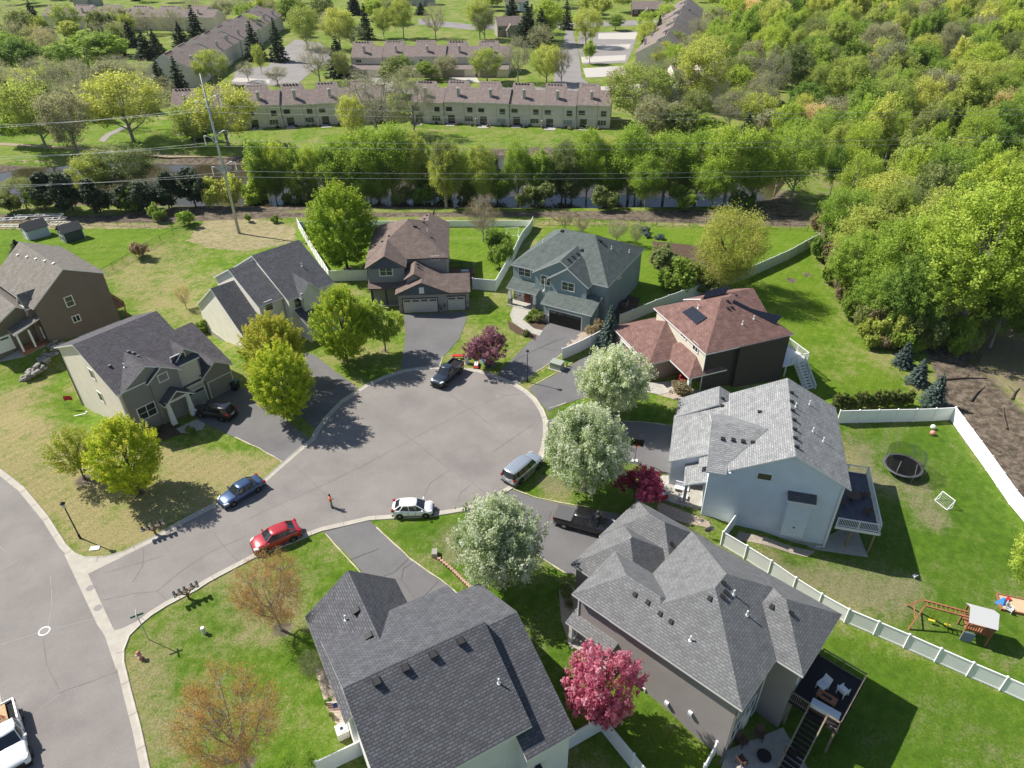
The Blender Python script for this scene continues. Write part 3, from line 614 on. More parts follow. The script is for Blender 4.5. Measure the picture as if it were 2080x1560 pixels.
        for r_ in range(4):
            for i in range(n):
                x0 = a - w / 2 + w * i / n; y0 = z0 + h * r_ / 4
                bx(mb, x0 + .03, x0 + w / n - .03, 0, .05, y0 + .02, y0 + h / 4 - .02)
        bx(mb, a - w / 2, a + w / 2, -.04, .03, z0, z0 + h)
        o = s.part('garage_door', mb, col or WHITE, recalc=True)
        if glassy:
            g = MB()
            for i in range(n): x0 = a - w / 2 + w * i / n; bx(g, x0 + .14, x0 + w / n - .14, .03, .058, z0 + h * .80, z0 + h * .93)
            g.build('pane', GLASS, o, recalc=True)
        t = MB(); bx(t, a - w / 2 - .12, a - w / 2, -.02, .07, z0, z0 + h + .12); bx(t, a + w / 2, a + w / 2 + .12, -.02, .07, z0, z0 + h + .12); bx(t, a - w / 2, a + w / 2, -.02, .07, z0 + h, z0 + h + .12)
        t.build('door_trim', trim or WHITE, o, recalc=True); return o
    def roofpt(s, px, py):
        """point on the finished roof under a photo pixel, in house coordinates (and the roof normal)"""
        Mi = s.root.matrix_world_inv; o_ = Mi @ Vector((0, 0, CAM_H)); d_ = Mi.to_3x3() @ Vector(raydir(px, py)); ok, loc, nor, i = s.roof.ray_cast(o_, d_.normalized(), distance=400)
        return (loc, nor) if ok else None
    def prep(s):
        s.root.matrix_world_inv = None
    def vents(s, boxes=(), pipes=(), w=.32, h=.22, m=None):
        t = Matrix.Translation((s.o[0], s.o[1], 0)) @ Matrix.Rotation(s.root.rotation_euler.z, 4, 'Z'); Mi = t.inverted()
        bpy.context.view_layer.update()
        def hit(px, py):
            o_ = Mi @ Vector((0, 0, CAM_H)); d_ = (Mi.to_3x3() @ Vector(raydir(px, py))).normalized(); ok, loc, nor, i = s.roof.ray_cast(o_, d_); return (loc, nor) if ok else (None, None)
        for px, py in boxes:
            p, n = hit(px, py)
            if p is None: continue
            if n.z < .2: continue
            dn = Vector((n.x, n.y, 0)); dn = dn.normalized() if dn.length > .05 else Vector((1, 0, 0)); sd_ = Vector((-dn.y, dn.x, 0)); dn3 = n.cross(sd_).normalized()
            if dn3.z > 0: dn3 = -dn3
            mb = MB(); a, b_ = sd_ * w / 2, dn3 * w / 2; up_ = n * h
            mb.hexa([p - a - b_, p + a - b_, p + a + b_, p - a + b_, p - a * .8 - b_ + up_ * .35, p + a * .8 - b_ + up_ * .35, p + a * .9 + b_ + up_, p - a * .9 + b_ + up_]); s.part('roof_vent', mb, m or DARKV, recalc=True)
        for px, py in pipes:
            p, n = hit(px, py)
            if p is None: continue
            mb = MB(); mb.tube([p - Vector((0, 0, .1)), p + Vector((0, 0, .5))], .06, 8); mb.tube([p + n * .01, p + n * .05], .13, 8); s.part('vent_pipe', mb, WHITE)
def slab(h, name, u0, u1, v0, v1, z0, z1, m): mb = MB(); mb.box(u0, u1, v0, v1, z0, z1); return h.part(name, mb, m)
def railing(pts, z, hgt, m_post, name, parent, gap=.14, post=.09, mrail=None, balus=True, postgap=1.8):
    """deck railing along polyline pts (house coords)"""
    mb = MB()
    for (a, b) in zip(pts[:-1], pts[1:]):
        za, zb_ = (a[2], b[2]) if len(a) > 2 else (z, z); A = Vector((a[0], a[1], za)); B_ = Vector((b[0], b[1], zb_)); Lh = (B_ - A).length; U = Vector((0, 0, 1))
        mb.bar(A + U * hgt, B_ + U * hgt, .1, .06); mb.bar(A + U * .1, B_ + U * .1, .05, .05)
        n = max(1, round(Lh / postgap))
        for i in range(n + 1): p = A.lerp(B_, i / n); mb.bar(p - U * .05, p + U * (hgt + .06), post)
        if balus:
            k = int(Lh / gap)
            for i in range(1, k): p = A.lerp(B_, i / k); mb.bar(p + U * .1, p + U * hgt, .03)
    return mb.build(name, m_post, parent)
def gutterpipe(h, u, v, z0, z1, m=None): mb = MB(); mb.bar((u, v, z0), (u, v, z1), .09); mb.bar((u, v, z0 + .05), (u, v - .6, z0 - .05), .09); h.part('downspout', mb, m or WHITE)

# ---- B: grey gabled house at the left
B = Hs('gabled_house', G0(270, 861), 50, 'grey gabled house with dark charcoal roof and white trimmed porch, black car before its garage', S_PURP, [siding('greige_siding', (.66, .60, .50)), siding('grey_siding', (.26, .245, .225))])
B.blk(-1.3, 8.5, -2.75, 12.8, 6.05, 9.4, 'gu', r=5.05)
B.blk(7.9, 12.1, -2.65, 9.0, 3.45, 6.3, 'gu', r=4.9)
B.blk(-1.0, 5.9, -2.95, 4.5, 5.95, 7.95, 'gv', m=1)
B.blk(1.9, 5.95, -3.2, 1.0, 5.85, 7.25, 'gv', m=1)
B.blk(5.7, 8.9, -2.2, 2.5, 6.1, 7.6, 'gv', oh=.25, m=1)
B.blk(7.95, 12.0, -2.95, 0.5, 3.3, 4.75, 'gv', m=1)
B.blk(5.5, 8.3, -2.7, .5, 3.0, 4.3, 's+v', m=1)
B.blk(2.45, 6.0, -4.3, -1.0, 2.95, 4.25, 'gv', wall=False, rake=.1)
B.finish()
slab(B, 'gable_panel', 2.7, 5.75, -4.1, -3.95, 2.95, 3.2, WHITE)
for u in (3.0, 5.35):
    mb = MB(); mb.loft([[(u + sx * w, -3.9 + sy * w, z) for sx, sy in ((-1, -1), (1, -1), (1, 1), (-1, 1))] for z, w in ((.1, .28), (2.95, .17))]); B.part('porch_column', mb, WHITE)
slab(B, 'stone_facing', -.62, 2.6, -2.68, -2.5, -.2, 2.35, stone()); slab(B, 'entry_wall', 2.7, 5.6, -2.72, -2.5, 0, 2.9, stone())
B.pw('f', -2.62, 286, 793, 1.9, 1.55, nx=2, ny=2); B.pw('f', -2.72, 299, 835, 1.9, 1.5, nx=2, ny=2); B.pw('f', -2.9, 331, 766, 1.0, .85, nx=1); B.pw('f', -2.05 + .1, 363, 731, 1.6, 1.3, nx=2, ny=2)
mb = MB(); mb.box(3.6, 4.6, -2.8, -2.7, .1, 2.2); B.part('front_door', mb, BLACKM)
B.garage('f', -2.62, 6.75, 2.5, 2.15, mat('grey_garage_door', (.36, .35, .33), .6)); B.garage('f', -2.62, 10.1, 3.0, 2.2, mat('grey_garage_door', (.36, .35, .33), .6))
for p in ((187, 760), (205, 806)): B.pw('l', -1.05, p[0], p[1], .9, 1.2, nx=1, ny=1)
gutterpipe(B, -1.0, -2.55, .1, 5.9); gutterpipe(B, -1.12, 12.0, -2.3, 5.9, DARKV)
B.vents([(260, 714), (270, 717), (279, 724), (222, 743)], [(253, 746)], m=mat('grey_vent', (.12, .12, .12), .6))
# side deck behind B

# ---- A: brown house far left
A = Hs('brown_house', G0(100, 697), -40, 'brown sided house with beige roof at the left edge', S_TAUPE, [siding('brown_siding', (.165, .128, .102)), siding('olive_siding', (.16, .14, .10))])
A.blk(-14, 0.35, -.2, 9.9, 5.5, 9.35, 'gu', r=5.0, zw=6.9, oh=.3)
A.blk(-3.8, -.9, -.7, 3.5, 5.2, 6.9, 'gv', oh=.25, rake=.15)
A.blk(-14, -2.0, -6.6, 2.0, 2.9, 5.6, 'gu', r=-1.4, m=1)
A.blk(-2.4, .0, -3.4, .3, 2.8, 3.9, 's+v', wall=False)
A.finish()
slab(A, 'foundation', -.6, .16, .0, 9.6, -3, -.65, WHITE)
slab(A, 'porch_floor', -2.1, -.1, -3.2, 0.05, -.5, .1, CEDAR)
for v in (-3.1, -1.6): slab(A, 'porch_column', -.35, -.12, v - .1, v + .12, 0, 2.75, WHITE)
A.pw('r', .1, 141, 612, .9, 1.35, ny=2, nx=1); A.pw('r', .1, 155, 647, .85, .85, ny=1, nx=2); A.pw('f', -.58, 48, 630, 1.3, 1.2, nx=2, ny=2)
A.garage('r', -2.2, -4.8, 2.6, 2.1); A.win('f', -.1 + .02, -1.0, 1.5, .8, 1.6, nx=2, ny=2)
A.vents([(20, 515), (37, 518), (56, 522), (74, 526), (92, 530), (110, 535)], [], m=WHITE); A.vents([(53, 597)], [])
mb = MB(); mb.box(-6, -1.2, 9.7, 11.4, .5, .7); mb.bar((-1.3, 11.2, -3), (-1.3, 11.2, .2), .15); mb.bar((-5.8, 11.2, -3), (-5.8, 11.2, .2), .15); d = A.part('deck', mb, CEDAR); railing([(-1.25, 9.8), (-1.25, 11.3), (-6, 11.3)], .3, 1.0, CEDAR, 'railing', d)
# ---- C: cream house with three stepped dark gables
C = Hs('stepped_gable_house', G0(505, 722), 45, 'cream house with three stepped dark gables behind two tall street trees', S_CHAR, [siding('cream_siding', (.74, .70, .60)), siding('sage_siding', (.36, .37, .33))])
C.blk(0, 3.4, -.45, 13.9, 2.35, 7.45, 'gu', r=6.8)
C.blk(3.1, 7.0, .6, 13.2, 5.8, 9.0, 'gu', r=7.2)
C.blk(6.6, 13.9, -.8, 14.0, 5.9, 9.9, 'gu', r=6.9)
C.blk(8.2, 11.3, -1.6, 3.0, 5.8, 7.7, 'gv', m=0)
C.blk(7.4, 13.6, -3.2, .2, 2.8, 4.3, 's+v', oh=.3)
C.finish()
C.pw('f', .95 - .02, 546, 621, 1.0, 1.3, nx=1, ny=2); C.pw('f', -.47, 605, 615, 1.0, 1.3, nx=1, ny=2); C.pw('f', -1.27, 622, 604, 1.2, 1.4, nx=2, ny=2)
C.garage('f', -.15, 1.7, 2.4); C.garage('f', -2.95, 10.3, 4.6)
slab(C, 'foundation', .18, .3, .2, 13.4, -3, -.9, CONC)
C.vents([], [(613, 541)])
# ---- D: brown roofed two storey house
D = Hs('brown_roof_house', G0(817, 634), 3, 'grey house with brown roof, blue-grey gables and wide pale garage door', S_BROWN, [siding('light_grey_siding', (.30, .29, .27)), mat('slate_panel', (.085, .10, .125), .7)], fascia=mat('brown_fascia', (.10, .08, .07), .7))
D.blk(-5.1, 7.0, 5.5, 18.5, 5.8, 9.3, 'hip', ins=6.2)
D.blk(-5.0, .95, 2.7, 11.0, 5.75, 7.6, 'gv')
D.blk(.6, 7.0, 10, 18.9, 5.8, 7.55, 'gv', r=3.8, wall=False)
D.blk(-.7, 6.95, -.5, 5.5, 3.1, 4.85, 'gv')
D.blk(2.8, 10.0, -.35, 5.2, 3.0, 4.7, 'gu')
D.blk(-4.8, 1.2, 1.8, 4.0, 3.0, 3.7, 's+v', wall=False)
D.blk(.6, 3.6, 1.0, 6.0, 4.6, 5.5, 'gv')
D.finish()
mb = MB(); mb.poly([(-4.4, 2.85, 5.6), (.35, 2.85, 5.6), (-2.03, 2.85, 7.35)]); D.part('gable_panel', mb, D.wallm[1])
mb = MB(); mb.poly([(-.2, -.32, 3.1), (6.45, -.32, 3.1), (3.12, -.32, 4.65)]); mb.box(-.25, 6.5, -.3, -.2, 2.85, 3.1); D.part('gable_panel', mb, D.wallm[1])
D.win('f', -.33, 3.1, 3.55, .5, .75, nx=1, pane=WHITE)
dt = mat('dark_trim', (.05, .05, .055), .6)
D.pw('f', 2.93, 784, 551, 1.7, 1.25, nx=2, ny=2, frame=WHITE, tw=.16); D.pw('f', 5.83, 884, 524, 1.0, .5, nx=2, frame=WHITE)
gd = mat('putty_garage_door', (.50, .47, .43), .6)
D.garage('f', -.27, 2.75, 4.9, 2.2, gd, trim=dt); D.garage('f', -.02, 7.9, 2.5, 2.2, gd, trim=dt)
for u0, u1 in ((-.32, .15), (5.4, 6.3), (9.25, 9.72)): slab(D, 'stone_facing', u0, u1, -.36 if u0 < 9 else -.1, .05, -.2, 1.3, stone())
slab(D, 'porch_floor', -4.6, -.4, 1.9, 3.1, -.3, .15, CONC)
for u in (-4.4, -2.4): slab(D, 'porch_column', u, u + .25, 2.0, 2.25, .1, 3.0, dt)
D.vents([(868, 438), (863, 445), (860, 452), (841, 459), (845, 461), (791, 480), (777, 491), (763, 499), (876, 483), (848, 537), (850, 544)], [(868, 470)])
mb = MB(); mb.box(6.7, 10.6, 8, 12.5, .55, .7); [mb.bar((u, v, -.5), (u, v, .6), .12) for u in (8.5, 10.4) for v in (8.2, 12.2)]; d = D.part('deck', mb, WOOD); railing([(6.8, 12.4), (10.5, 12.4), (10.5, 8.1), (6.8, 8.1)], .7, 1.0, DARKV, 'railing', d)
mb = MB(); mb.box(8.6, 9.8, 9.2, 9.8, .75, 1.7); D.part('grill', mb, STEEL)
# ---- E: teal house
E_ = Hs('teal_house', G0(1205, 668), -29.5, 'teal sided two storey house with green-grey hip roof and black garage door', S_GREEN, [siding('teal_siding', (.235, .30, .30)), siding('pale_sage_siding', (.34, .38, .33))])
E_.blk(-14.2, 1.0, 1.9, 16.2, 5.85, 9.6, 'hip', ins=5.2)
E_.blk(-10.2, -1.7, 1.15, 9.0, 5.85, 8.5, 'gv', r=-5.9)
E_.blk(-7.6, -1.3, .55, 5.0, 5.7, 7.9, 'gv', r=-4.5)
E_.blk(-7.4, .35, -1.7, 1.7, 3.0, 4.15, 's+v', zb=-1)
E_.blk(-14.0, -9.1, .35, 2.9, 2.9, 4.05, 's+v', wall=False)
E_.finish()
E_.win('f', 2.24, -12.0, 5.0, 1.9, 1.2, nx=2, ny=2); E_.pw('f', 1.38, 1110, 570, 1.6, 1.35, nx=2, ny=2); E_.pw('f', .78, 1154, 582, 1.8, 1.15, nx=2, ny=2)
E_.garage('f', -1.37, -3.7, 4.9, 2.15, mat('black_garage_door', (.016, .014, .014), .5))
slab(E_, 'stone_facing', -7.12, -6.25, -1.46, -1.2, -.2, 1.2, stone())
for u in (-13.6, -9.6):
    slab(E_, 'stone_facing', u - .25, u + .25, .55, 1.05, -.2, 1.1, stone()); mb = MB(); mb.loft([[(u + sx * w, .8 + sy * w, z) for sx, sy in ((-1, -1), (1, -1), (1, 1), (-1, 1))] for z, w in ((1.1, .2), (2.9, .13))]); E_.part('porch_column', mb, WHITE)
slab(E_, 'porch_floor', -13.9, -9.3, .4, 2.3, -.3, .12, CONC)
mb = MB(); mb.box(-12.0, -11.0, 2.16, 2.26, .1, 2.2); E_.part('front_door', mb, mat('red_brown_door', (.12, .03, .02), .4)); E_.win('f', 2.24, -10.3, 1.4, .8, 1.3, nx=1)
slab(E_, 'stone_facing', -13.8, -9.4, 2.17, 2.24, 0, 1.2, stone())
E_.pw('r', .65, 1261, 558, .5, .9, nx=1); E_.pw('r', .65, 1257, 561, .4, .8, nx=1)
gutterpipe(E_, -8.0, .75, 3.8, 5.5)
E_.vents([(1155, 528), (1164, 522), (1173, 516), (1182, 508), (1142, 469), (1217, 488), (1220, 490)], [(1242, 506), (1278, 513), (1103, 492)], w=.45)
# ---- F: red-brown roof house with solar panels
Fh = Hs('red_roof_house', G0(1317, 777), -70, 'tan and dark brown house with red-brown hip roof and solar panels', S_RED, [siding('tan_siding', (.32, .235, .19)), siding('espresso_siding', (.055, .042, .038)), siding('beige_siding', (.56, .52, .42))])
Fh.blk(-7.4, 4.6, 4.25, 16.6, 5.85, 9.1, 'hip', ins=5.6, m=1)
Fh.blk(-8.0, -.9, 9, 16.9, 5.85, 7.7, 'gv', m=1, r=-4.4)
Fh.blk(-9.4, .35, -.5, 10.2, 3.0, 5.35, 'hip', ins=4.9)
Fh.blk(-3.0, 4.7, 2.4, 7.6, 3.0, 4.6, 'hip', wall=False)
Fh.finish()
slab(Fh, 'upper_front_wall', -6.9, 4.16, 4.54, 4.66, 2.9, 5.75, siding('beige_siding', (.56, .52, .42)))
slab(Fh, 'wall_bay', 4.15, 4.75, 8.9, 15.9, -3, 5.8, Fh.wallm[1])
Fh.garage('f', -.17, -4.6, 4.9, 2.15, mat('tan_garage_door', (.42, .34, .27), .6)); Fh.pw('f', 4.5, 1413, 705, 1.0, 1.0, nx=2); Fh.pw('f', 4.5, 1388, 682, 1.1, .45, nx=2)
slab(Fh, 'porch_floor', .3, 4.4, 2.7, 4.7, -.3, .12, CONC); slab(Fh, 'porch_column', 3.9, 4.25, 2.8, 3.15, .1, 2.95, WHITE); gutterpipe(Fh, 4.28, 4.5, .4, 5.6)
Fh.vents([(1478, 626), (1486, 624), (1494, 601), (1477, 611)], [(1531, 648), (1508, 659), (1418, 626)])
pan = mat('solar_panel', (.012, .014, .024), .15, spec=.8)
def panel(h, pxs, name='solar_panel'):
    t = Matrix.Translation((h.o[0], h.o[1], 0)) @ Matrix.Rotation(h.root.rotation_euler.z, 4, 'Z'); Mi = t.inverted(); pts = []
    for px, py in pxs:
        o_ = Mi @ Vector((0, 0, CAM_H)); d_ = (Mi.to_3x3() @ Vector(raydir(px, py))).normalized(); ok, loc, nor, i = h.roof.ray_cast(o_, d_)
        if not ok: return
        pts.append((loc, nor))
    n = pts[0][1]; p0 = pts[0][0]; P = [p - n * (p - p0).dot(n) for p, _ in pts]
    mb = MB(); mb.hexa([p + n * .04 for p in P] + [p + n * .12 for p in P])
    for i in range(1, 3):
        mb.bar(P[0].lerp(P[3], i / 3) + n * .125, P[1].lerp(P[2], i / 3) + n * .125, .04, .02, 1)
    h.part(name, mb, [pan, DARKV], recalc=True)
bpy.context.view_layer.update()
panel(Fh, [(1386, 635), (1408, 623), (1437, 646), (1415, 660)])
for i in range(5): a, b_ = 1358 + i * 23, 1381 + i * 23; panel(Fh, [(a, 619.5 - i * 4.4), (b_, 615.1 - i * 4.4), (b_ + 2, 612 - i * 4.6), (a + 2, 616.6 - i * 4.6)])
for i in range(5): f = i / 5; g_ = (i + 1) / 5; X = lambda t_: (1487 + 88 * t_, 609 + 44 * t_); a, b_ = X(f), X(g_); panel(Fh, [(a[0], a[1] + 6), (b_[0], b_[1] + 6), (b_[0] + 3, b_[1] + 1), (a[0] + 3, a[1] + 1)])
mb = MB(); mb.box(.2, 4.4, 16.3, 20.2, 1.0, 1.2); [mb.bar((u, 20, -3), (u, 20, 1.1), .14) for u in (.4, 4.2)]; mb.bar((4.2, 17, -3), (4.2, 17, 1.1), .14)
d = Fh.part('deck', mb, WHITE); railing([(.3, 16.6), (.3, 20.1), (4.3, 20.1), (4.3, 17.6)], 1.2, 1.0, WHITE, 'railing', d)
mb = MB()
for k in range(10): mb.box(4.5 + k * .28, 4.8 + k * .28, 18.2, 19.4, .9 - k * .26, .98 - k * .26)
mb.bar((4.4, 18.15, .9), (7.3, 18.15, -1.6), .06, .28); mb.bar((4.4, 19.45, .9), (7.3, 19.45, -1.6), .06, .28); st = Fh.part('stairs', mb, WHITE)
railing([(4.5, 18.15, .95), (7.3, 18.15, -1.55)], 0, .95, WHITE, 'railing', st); railing([(4.5, 19.45, .95), (7.3, 19.45, -1.55)], 0, .95, WHITE, 'railing', st)
# ---- G: pale grey roof, blue-white siding
Gh = Hs('blue_house', G0(1660, 1111, -1.7), -105, 'pale blue sided house with mottled light grey shingle roof and back deck', S_LIGHT, [siding('pale_blue_siding', (.66, .72, .78)), mat('taupe_door', (.25, .23, .22), .6)])
Gh.blk(-12.2, .3, -9.45, 1.1, 6.2, 9.05, 'gu', oh=.55, rake=.3)
Gh.plane([(.28, -11.35, 5.7), (.28, -9.55, 5.7), (-.8, -9.45, 6.23), (-4.5, -6.1, 8.05), (-4.5, -11.35, 8.0)], [True, False, False, False, True])
Gh.plane([(-4.5, -11.35, 8.0), (-4.5, -6.1, 8.05), (-8.3, -9.5, 6.2), (-8.3, -11.35, 6.15)], [False, False, True, True])
Gh.Wl.loft([[(-8.0, v, -3), (-.0, v, -3), (-.0, v, 5.68), (-4.5, v, 7.84), (-8.0, v, 6.1)] for v in (-11.05, -8.9)])
Gh.blk(-14.4, -11.0, -14.5, -6.0, 3.1, 5.5, 'gu', r=-10.4, oh=.3)
Gh.blk(-11.6, -3.6, -14.75, -7.5, 2.9, 6.0, 'gu', r=-8.6, oh=.3)
Gh.blk(-3.9, -.65, -13.1, -10.2, 2.7, 4.1, 's+v', wall=False)
Gh.blk(-3.6, -2.2, -11.9, -9.5, 4.0, 5.4, 's+v', wall=False)
Gh.finish()
Gh.pw('r', .02, 1553, 968, 1.2, .7, nx=1)
mb = MB(); mb.box(0.0, .62, -3.7, -1.7, -.3, 4.0); Gh.part('chimney_bump', mb, Gh.wallm[0])
mb = MB(); mb.poly([(-.0, -3.95, 4.75), (.8, -3.95, 4.25), (.8, -1.45, 4.25), (0, -1.45, 4.75)], 0, [(0, 0), (0, 1), (2.5, 1), (2.5, 0)]); mb.box(-.0, .8, -3.95, -1.45, 4.0, 4.2, 1); Gh.part('bump_roof', mb, [S_CHAR, WHITE], uv=True)
Gh.win('r', .62, -2.7, .9, .2, .2, nx=1, tw=.03)
mb = MB(); mb.box(-6.6, -4.2, -14.5, -14.42, .03, 2.35); Gh.part('garage_door', mb, Gh.wallm[1]); slab(Gh, 'corner_trim', -.1, .06, .5, .62, -2, 6.1, WHITE)
for u, v in ((-3.6, -12.8), (-1.0, -12.8)):
    slab(Gh, 'porch_column', u - .14, u + .14, v - .14, v + .14, 0, 2.7, mat('grey_trim', (.3, .31, .32), .6))
slab(Gh, 'porch_floor', -3.9, -.7, -13.0, -10.3, -.6, .15, CONC)
slab(Gh, 'foundation', -.2, .06, -11.0, .5, -3, -1.25, CONC)
gutterpipe(Gh, .1, .45, -1.5, 6.0)
Gh.vents([(1607, 798), (1607, 816), (1609, 834), (1612, 853), (1613, 872), (1614, 890), (1617, 908), (1468, 891), (1489, 893), (1509, 896), (1530, 899), (1467, 810), (1468, 825), (1544, 837)], [(1616, 827), (1672, 897), (1644, 822), (1651, 877)], w=.36)
# deck of G
DK = mat('slate_deck', (.10, .10, .13), .8, var=.2, vscale=2)
mb = MB(); mb.box(-8.6, -.35, 1.0, 4.9, .85, 1.05); d = Gh.part('deck', mb, DK)
mb = MB(); [mb.bar((u, v, -2.5), (u, v, .9), .15) for u, v in ((-.6, 4.6), (-4.5, 4.6), (-8.3, 4.6), (-.7, 2.6))]; mb.build('deck_post', mat('treated_post', (.33, .22, .12), .8), d)
mb = MB(); mb.box(-8.6, -.3, 4.9, 4.95, .75, 1.06); mb.box(-.35, -.3, 1.0, 4.95, .75, 1.06); mb.build('rim_board', WHITE, d)
railing([(-.4, 1.1), (-.4, 4.8), (-8.5, 4.8), (-8.5, 1.1)], 1.05, 1.0, WHITE, 'railing', d)
# ---- H: big dark grey hip roof
Hh = Hs('taupe_house', G0(1486.5, 1449, 5.1), -42.5, 'taupe sided house with large grey hip roof at the lower right, black deck behind', S_GREY, [siding('taupe_siding', (.27, .245, .235)), siding('taupe_siding2', (.29, .265, .25))])
Hh.blk(-10.2, .5, .35, 12.2, 5.5, 8.85, 'hip', ins=5.1, oh=.45)
Hh.blk(-13.75, -5.0, .37, 6.15, 5.52, 7.4, 'hip', ins=2.9, oh=.45)
Hh.blk(-4.5, 2.45, 5.4, 12.24, 5.48, 7.75, 'hip', ins=3.3, oh=.45)
Hh.blk(-17.0, -9.5, 8.6, 14.6, 3.0, 5.5, 'hip', ins=3.0, oh=.35)
Hh.blk(-16.9, -10.0, 4.4, 11.5, 3.0, 5.8, 'hip', ins=3.4, oh=.35)
Hh.blk(-13.8, -9.5, -.2, 2.0, 2.6, 3.2, 's+v', wall=False)
Hh.finish()
Hh.garage('l', -16.5, 11.5, 4.8, 2.15, WHITE); Hh.garage('l', -16.4, 7.0, 2.5, 2.15, WHITE)
slab(Hh, 'porch_column', -13.6, -13.3, .05, .35, 0, 2.55, WHITE); slab(Hh, 'porch_floor', -13.7, -9.6, -.1, 1.0, -.5, .1, CONC); slab(Hh, 'stone_facing', -13.5, -13.15, .85, 3.5, -.2, 1.2, stone())
Hh.pw('f', .78, 1292, 1395, 1.4, .9, nx=3)
for v_, z_ in ((2.2, 3.6), (2.0, .5), (4.1, .7)): Hh.win('r', .06, v_, z_, 1.5, 1.4, nx=2)
Hh.win('r', 2.02, 7.6, 3.6, 1.8, 1.6, nx=2); mb = MB(); mb.box(.04, .14, 3.4, 4.6, -1.9, .2); Hh.part('patio_door', mb, WHITE)
gutterpipe(Hh, -13.35, .82, .2, 5.3); gutterpipe(Hh, .12, .85, -1.6, 5.2, mat('taupe_trim', (.2, .18, .17), .6)); gutterpipe(Hh, .12, 5.7, -1.6, 5.2)
for a, b_ in ((1355, 1427), (1403, 1447)):
    q = Hh.px(a, b_, v=.78); mb = MB(); mb.box(q[0] - .15, q[0] + .15, .6, .8, q[2] - .15, q[2] + .15); Hh.part('wall_vent', mb, WHITE)
Hh.vents([(1290, 1207), (1316, 1223), (1442, 1215), (1467, 1212), (1474, 1203), (1469, 1184), (1568, 1232), (1606, 1245), (1364, 1105), (1341, 1246), (1363, 1262)], [(1402, 1301), (1490, 1208), (1517, 1250)], w=.34, h=.16)
t = MB(); t.box(1.9, 5.6, 6.2, 11.4, .9, 1.1); d = Hh.part('deck', t, mat('black_deck', (.02, .017, .02), .7))
mb = MB(); [mb.bar((u, v, -3), (u, v, 1.0), .16) for u, v in ((5.4, 6.4), (5.4, 11.2), (2.2, 6.4))]; mb.build('deck_post', OLDWOOD, d)
railing([(2.3, 11.3), (5.5, 11.3), (5.5, 6.3), (4.6, 6.3)], 1.1, 1.0, OLDWOOD, 'railing', d, gap=.5); railing([(2.0, 6.3), (3.3, 6.3)], 1.1, 1.0, OLDWOOD, 'railing', d)
mb = MB()
for k in range(12): mb.box(3.4, 4.55, 6.25 - k * .28 - .28, 6.25 - k * .28, .85 - k * .25, .92 - k * .25)
st = Hh.part('stairs', mb, mat('black_deck', (.02, .017, .02), .7)); railing([(3.35, 6.2, 1.0), (3.35, 2.9, -2.0)], 0, 1.0, OLDWOOD, 'railing', st, gap=.4); railing([(4.6, 6.2, 1.0), (4.6, 2.9, -2.0)], 0, 1.0, OLDWOOD, 'railing', st, gap=.4)
# ---- I: bottom centre house
Ih = Hs('white_house', G0(982, 1264, 9), 28.5, 'white house with charcoal shingle roof at the bottom centre, striped flag on its side', S_CHAR, [siding('white_siding', (.72, .71, .68)), siding('ivory_siding', (.42, .41, .38))])
Ih.blk(-9.95, .1, -6.45, 6.5, 5.9, 9.0, 'gu', r=-.0, oh=.35)
Ih.blk(-1.0, 2.7, -7.7, 6.4, 4.7, 8.25, 'gu', r=.15, oh=.35)
Ih.blk(-10.35, -2.95, -.2, 10.45, 3.9, 8.4, 'gv', r=-6.45, oh=.35) if False else None
Ih.blk(-10.3, -2.9, .6, 10.4, 4.3, 7.4, 'gv', r=-6.4, oh=.3)
Ih.finish()
Ih.pw('f', -6.05, 1040, 1494, 1.0, .7, nx=2); Ih.pw('f', -6.05, 1010, 1555, 1.0, 1.2, nx=2)
Ih.garage('b', 6.2, -.6, 4.6, 2.2); Ih.garage('b', 10.0, -6.4, 4.0, 2.2)
Ih.vents([(765, 1384), (823, 1356), (879, 1329), (935, 1302), (726, 1241), (752, 1292)], [(1013, 1388), (702, 1259)], w=.5, h=.35)
mb = MB(); mb.bar((-9.75, 3.0, 2.9), (-10.9, 3.3, 3.4), .05); f = Ih.part('flag_pole', mb, WHITE)
mb = MB()
for k in range(7):
    mb.poly([(-10.0 - .02 * k, 3.1 + .01 * k, 3.0 - k * .15), (-10.9, 3.3, 3.35 - k * .15), (-10.9, 3.36, 3.2 - k * .15), (-10.0 - .02 * k, 3.16, 2.85 - k * .15)], k % 2)
mb.box(-10.55, -10.0, 3.12, 3.2, 2.6, 3.05, 2); mb.build('flag', [mat('flag_red', (.5, .03, .04), .7), WHITE, mat('flag_blue', (.03, .05, .2), .7)], f)
mb = MB(); mb.bar((-9.7, 1.0, .2), (-11.4, .6, .05), .12); Ih.part('downspout', mb, WHITE)
mb = MB(); mb.box(-.2, .2, -7.8, -7.3, 2.2, 2.7); Ih.part('wall_light', mb, DARKV)
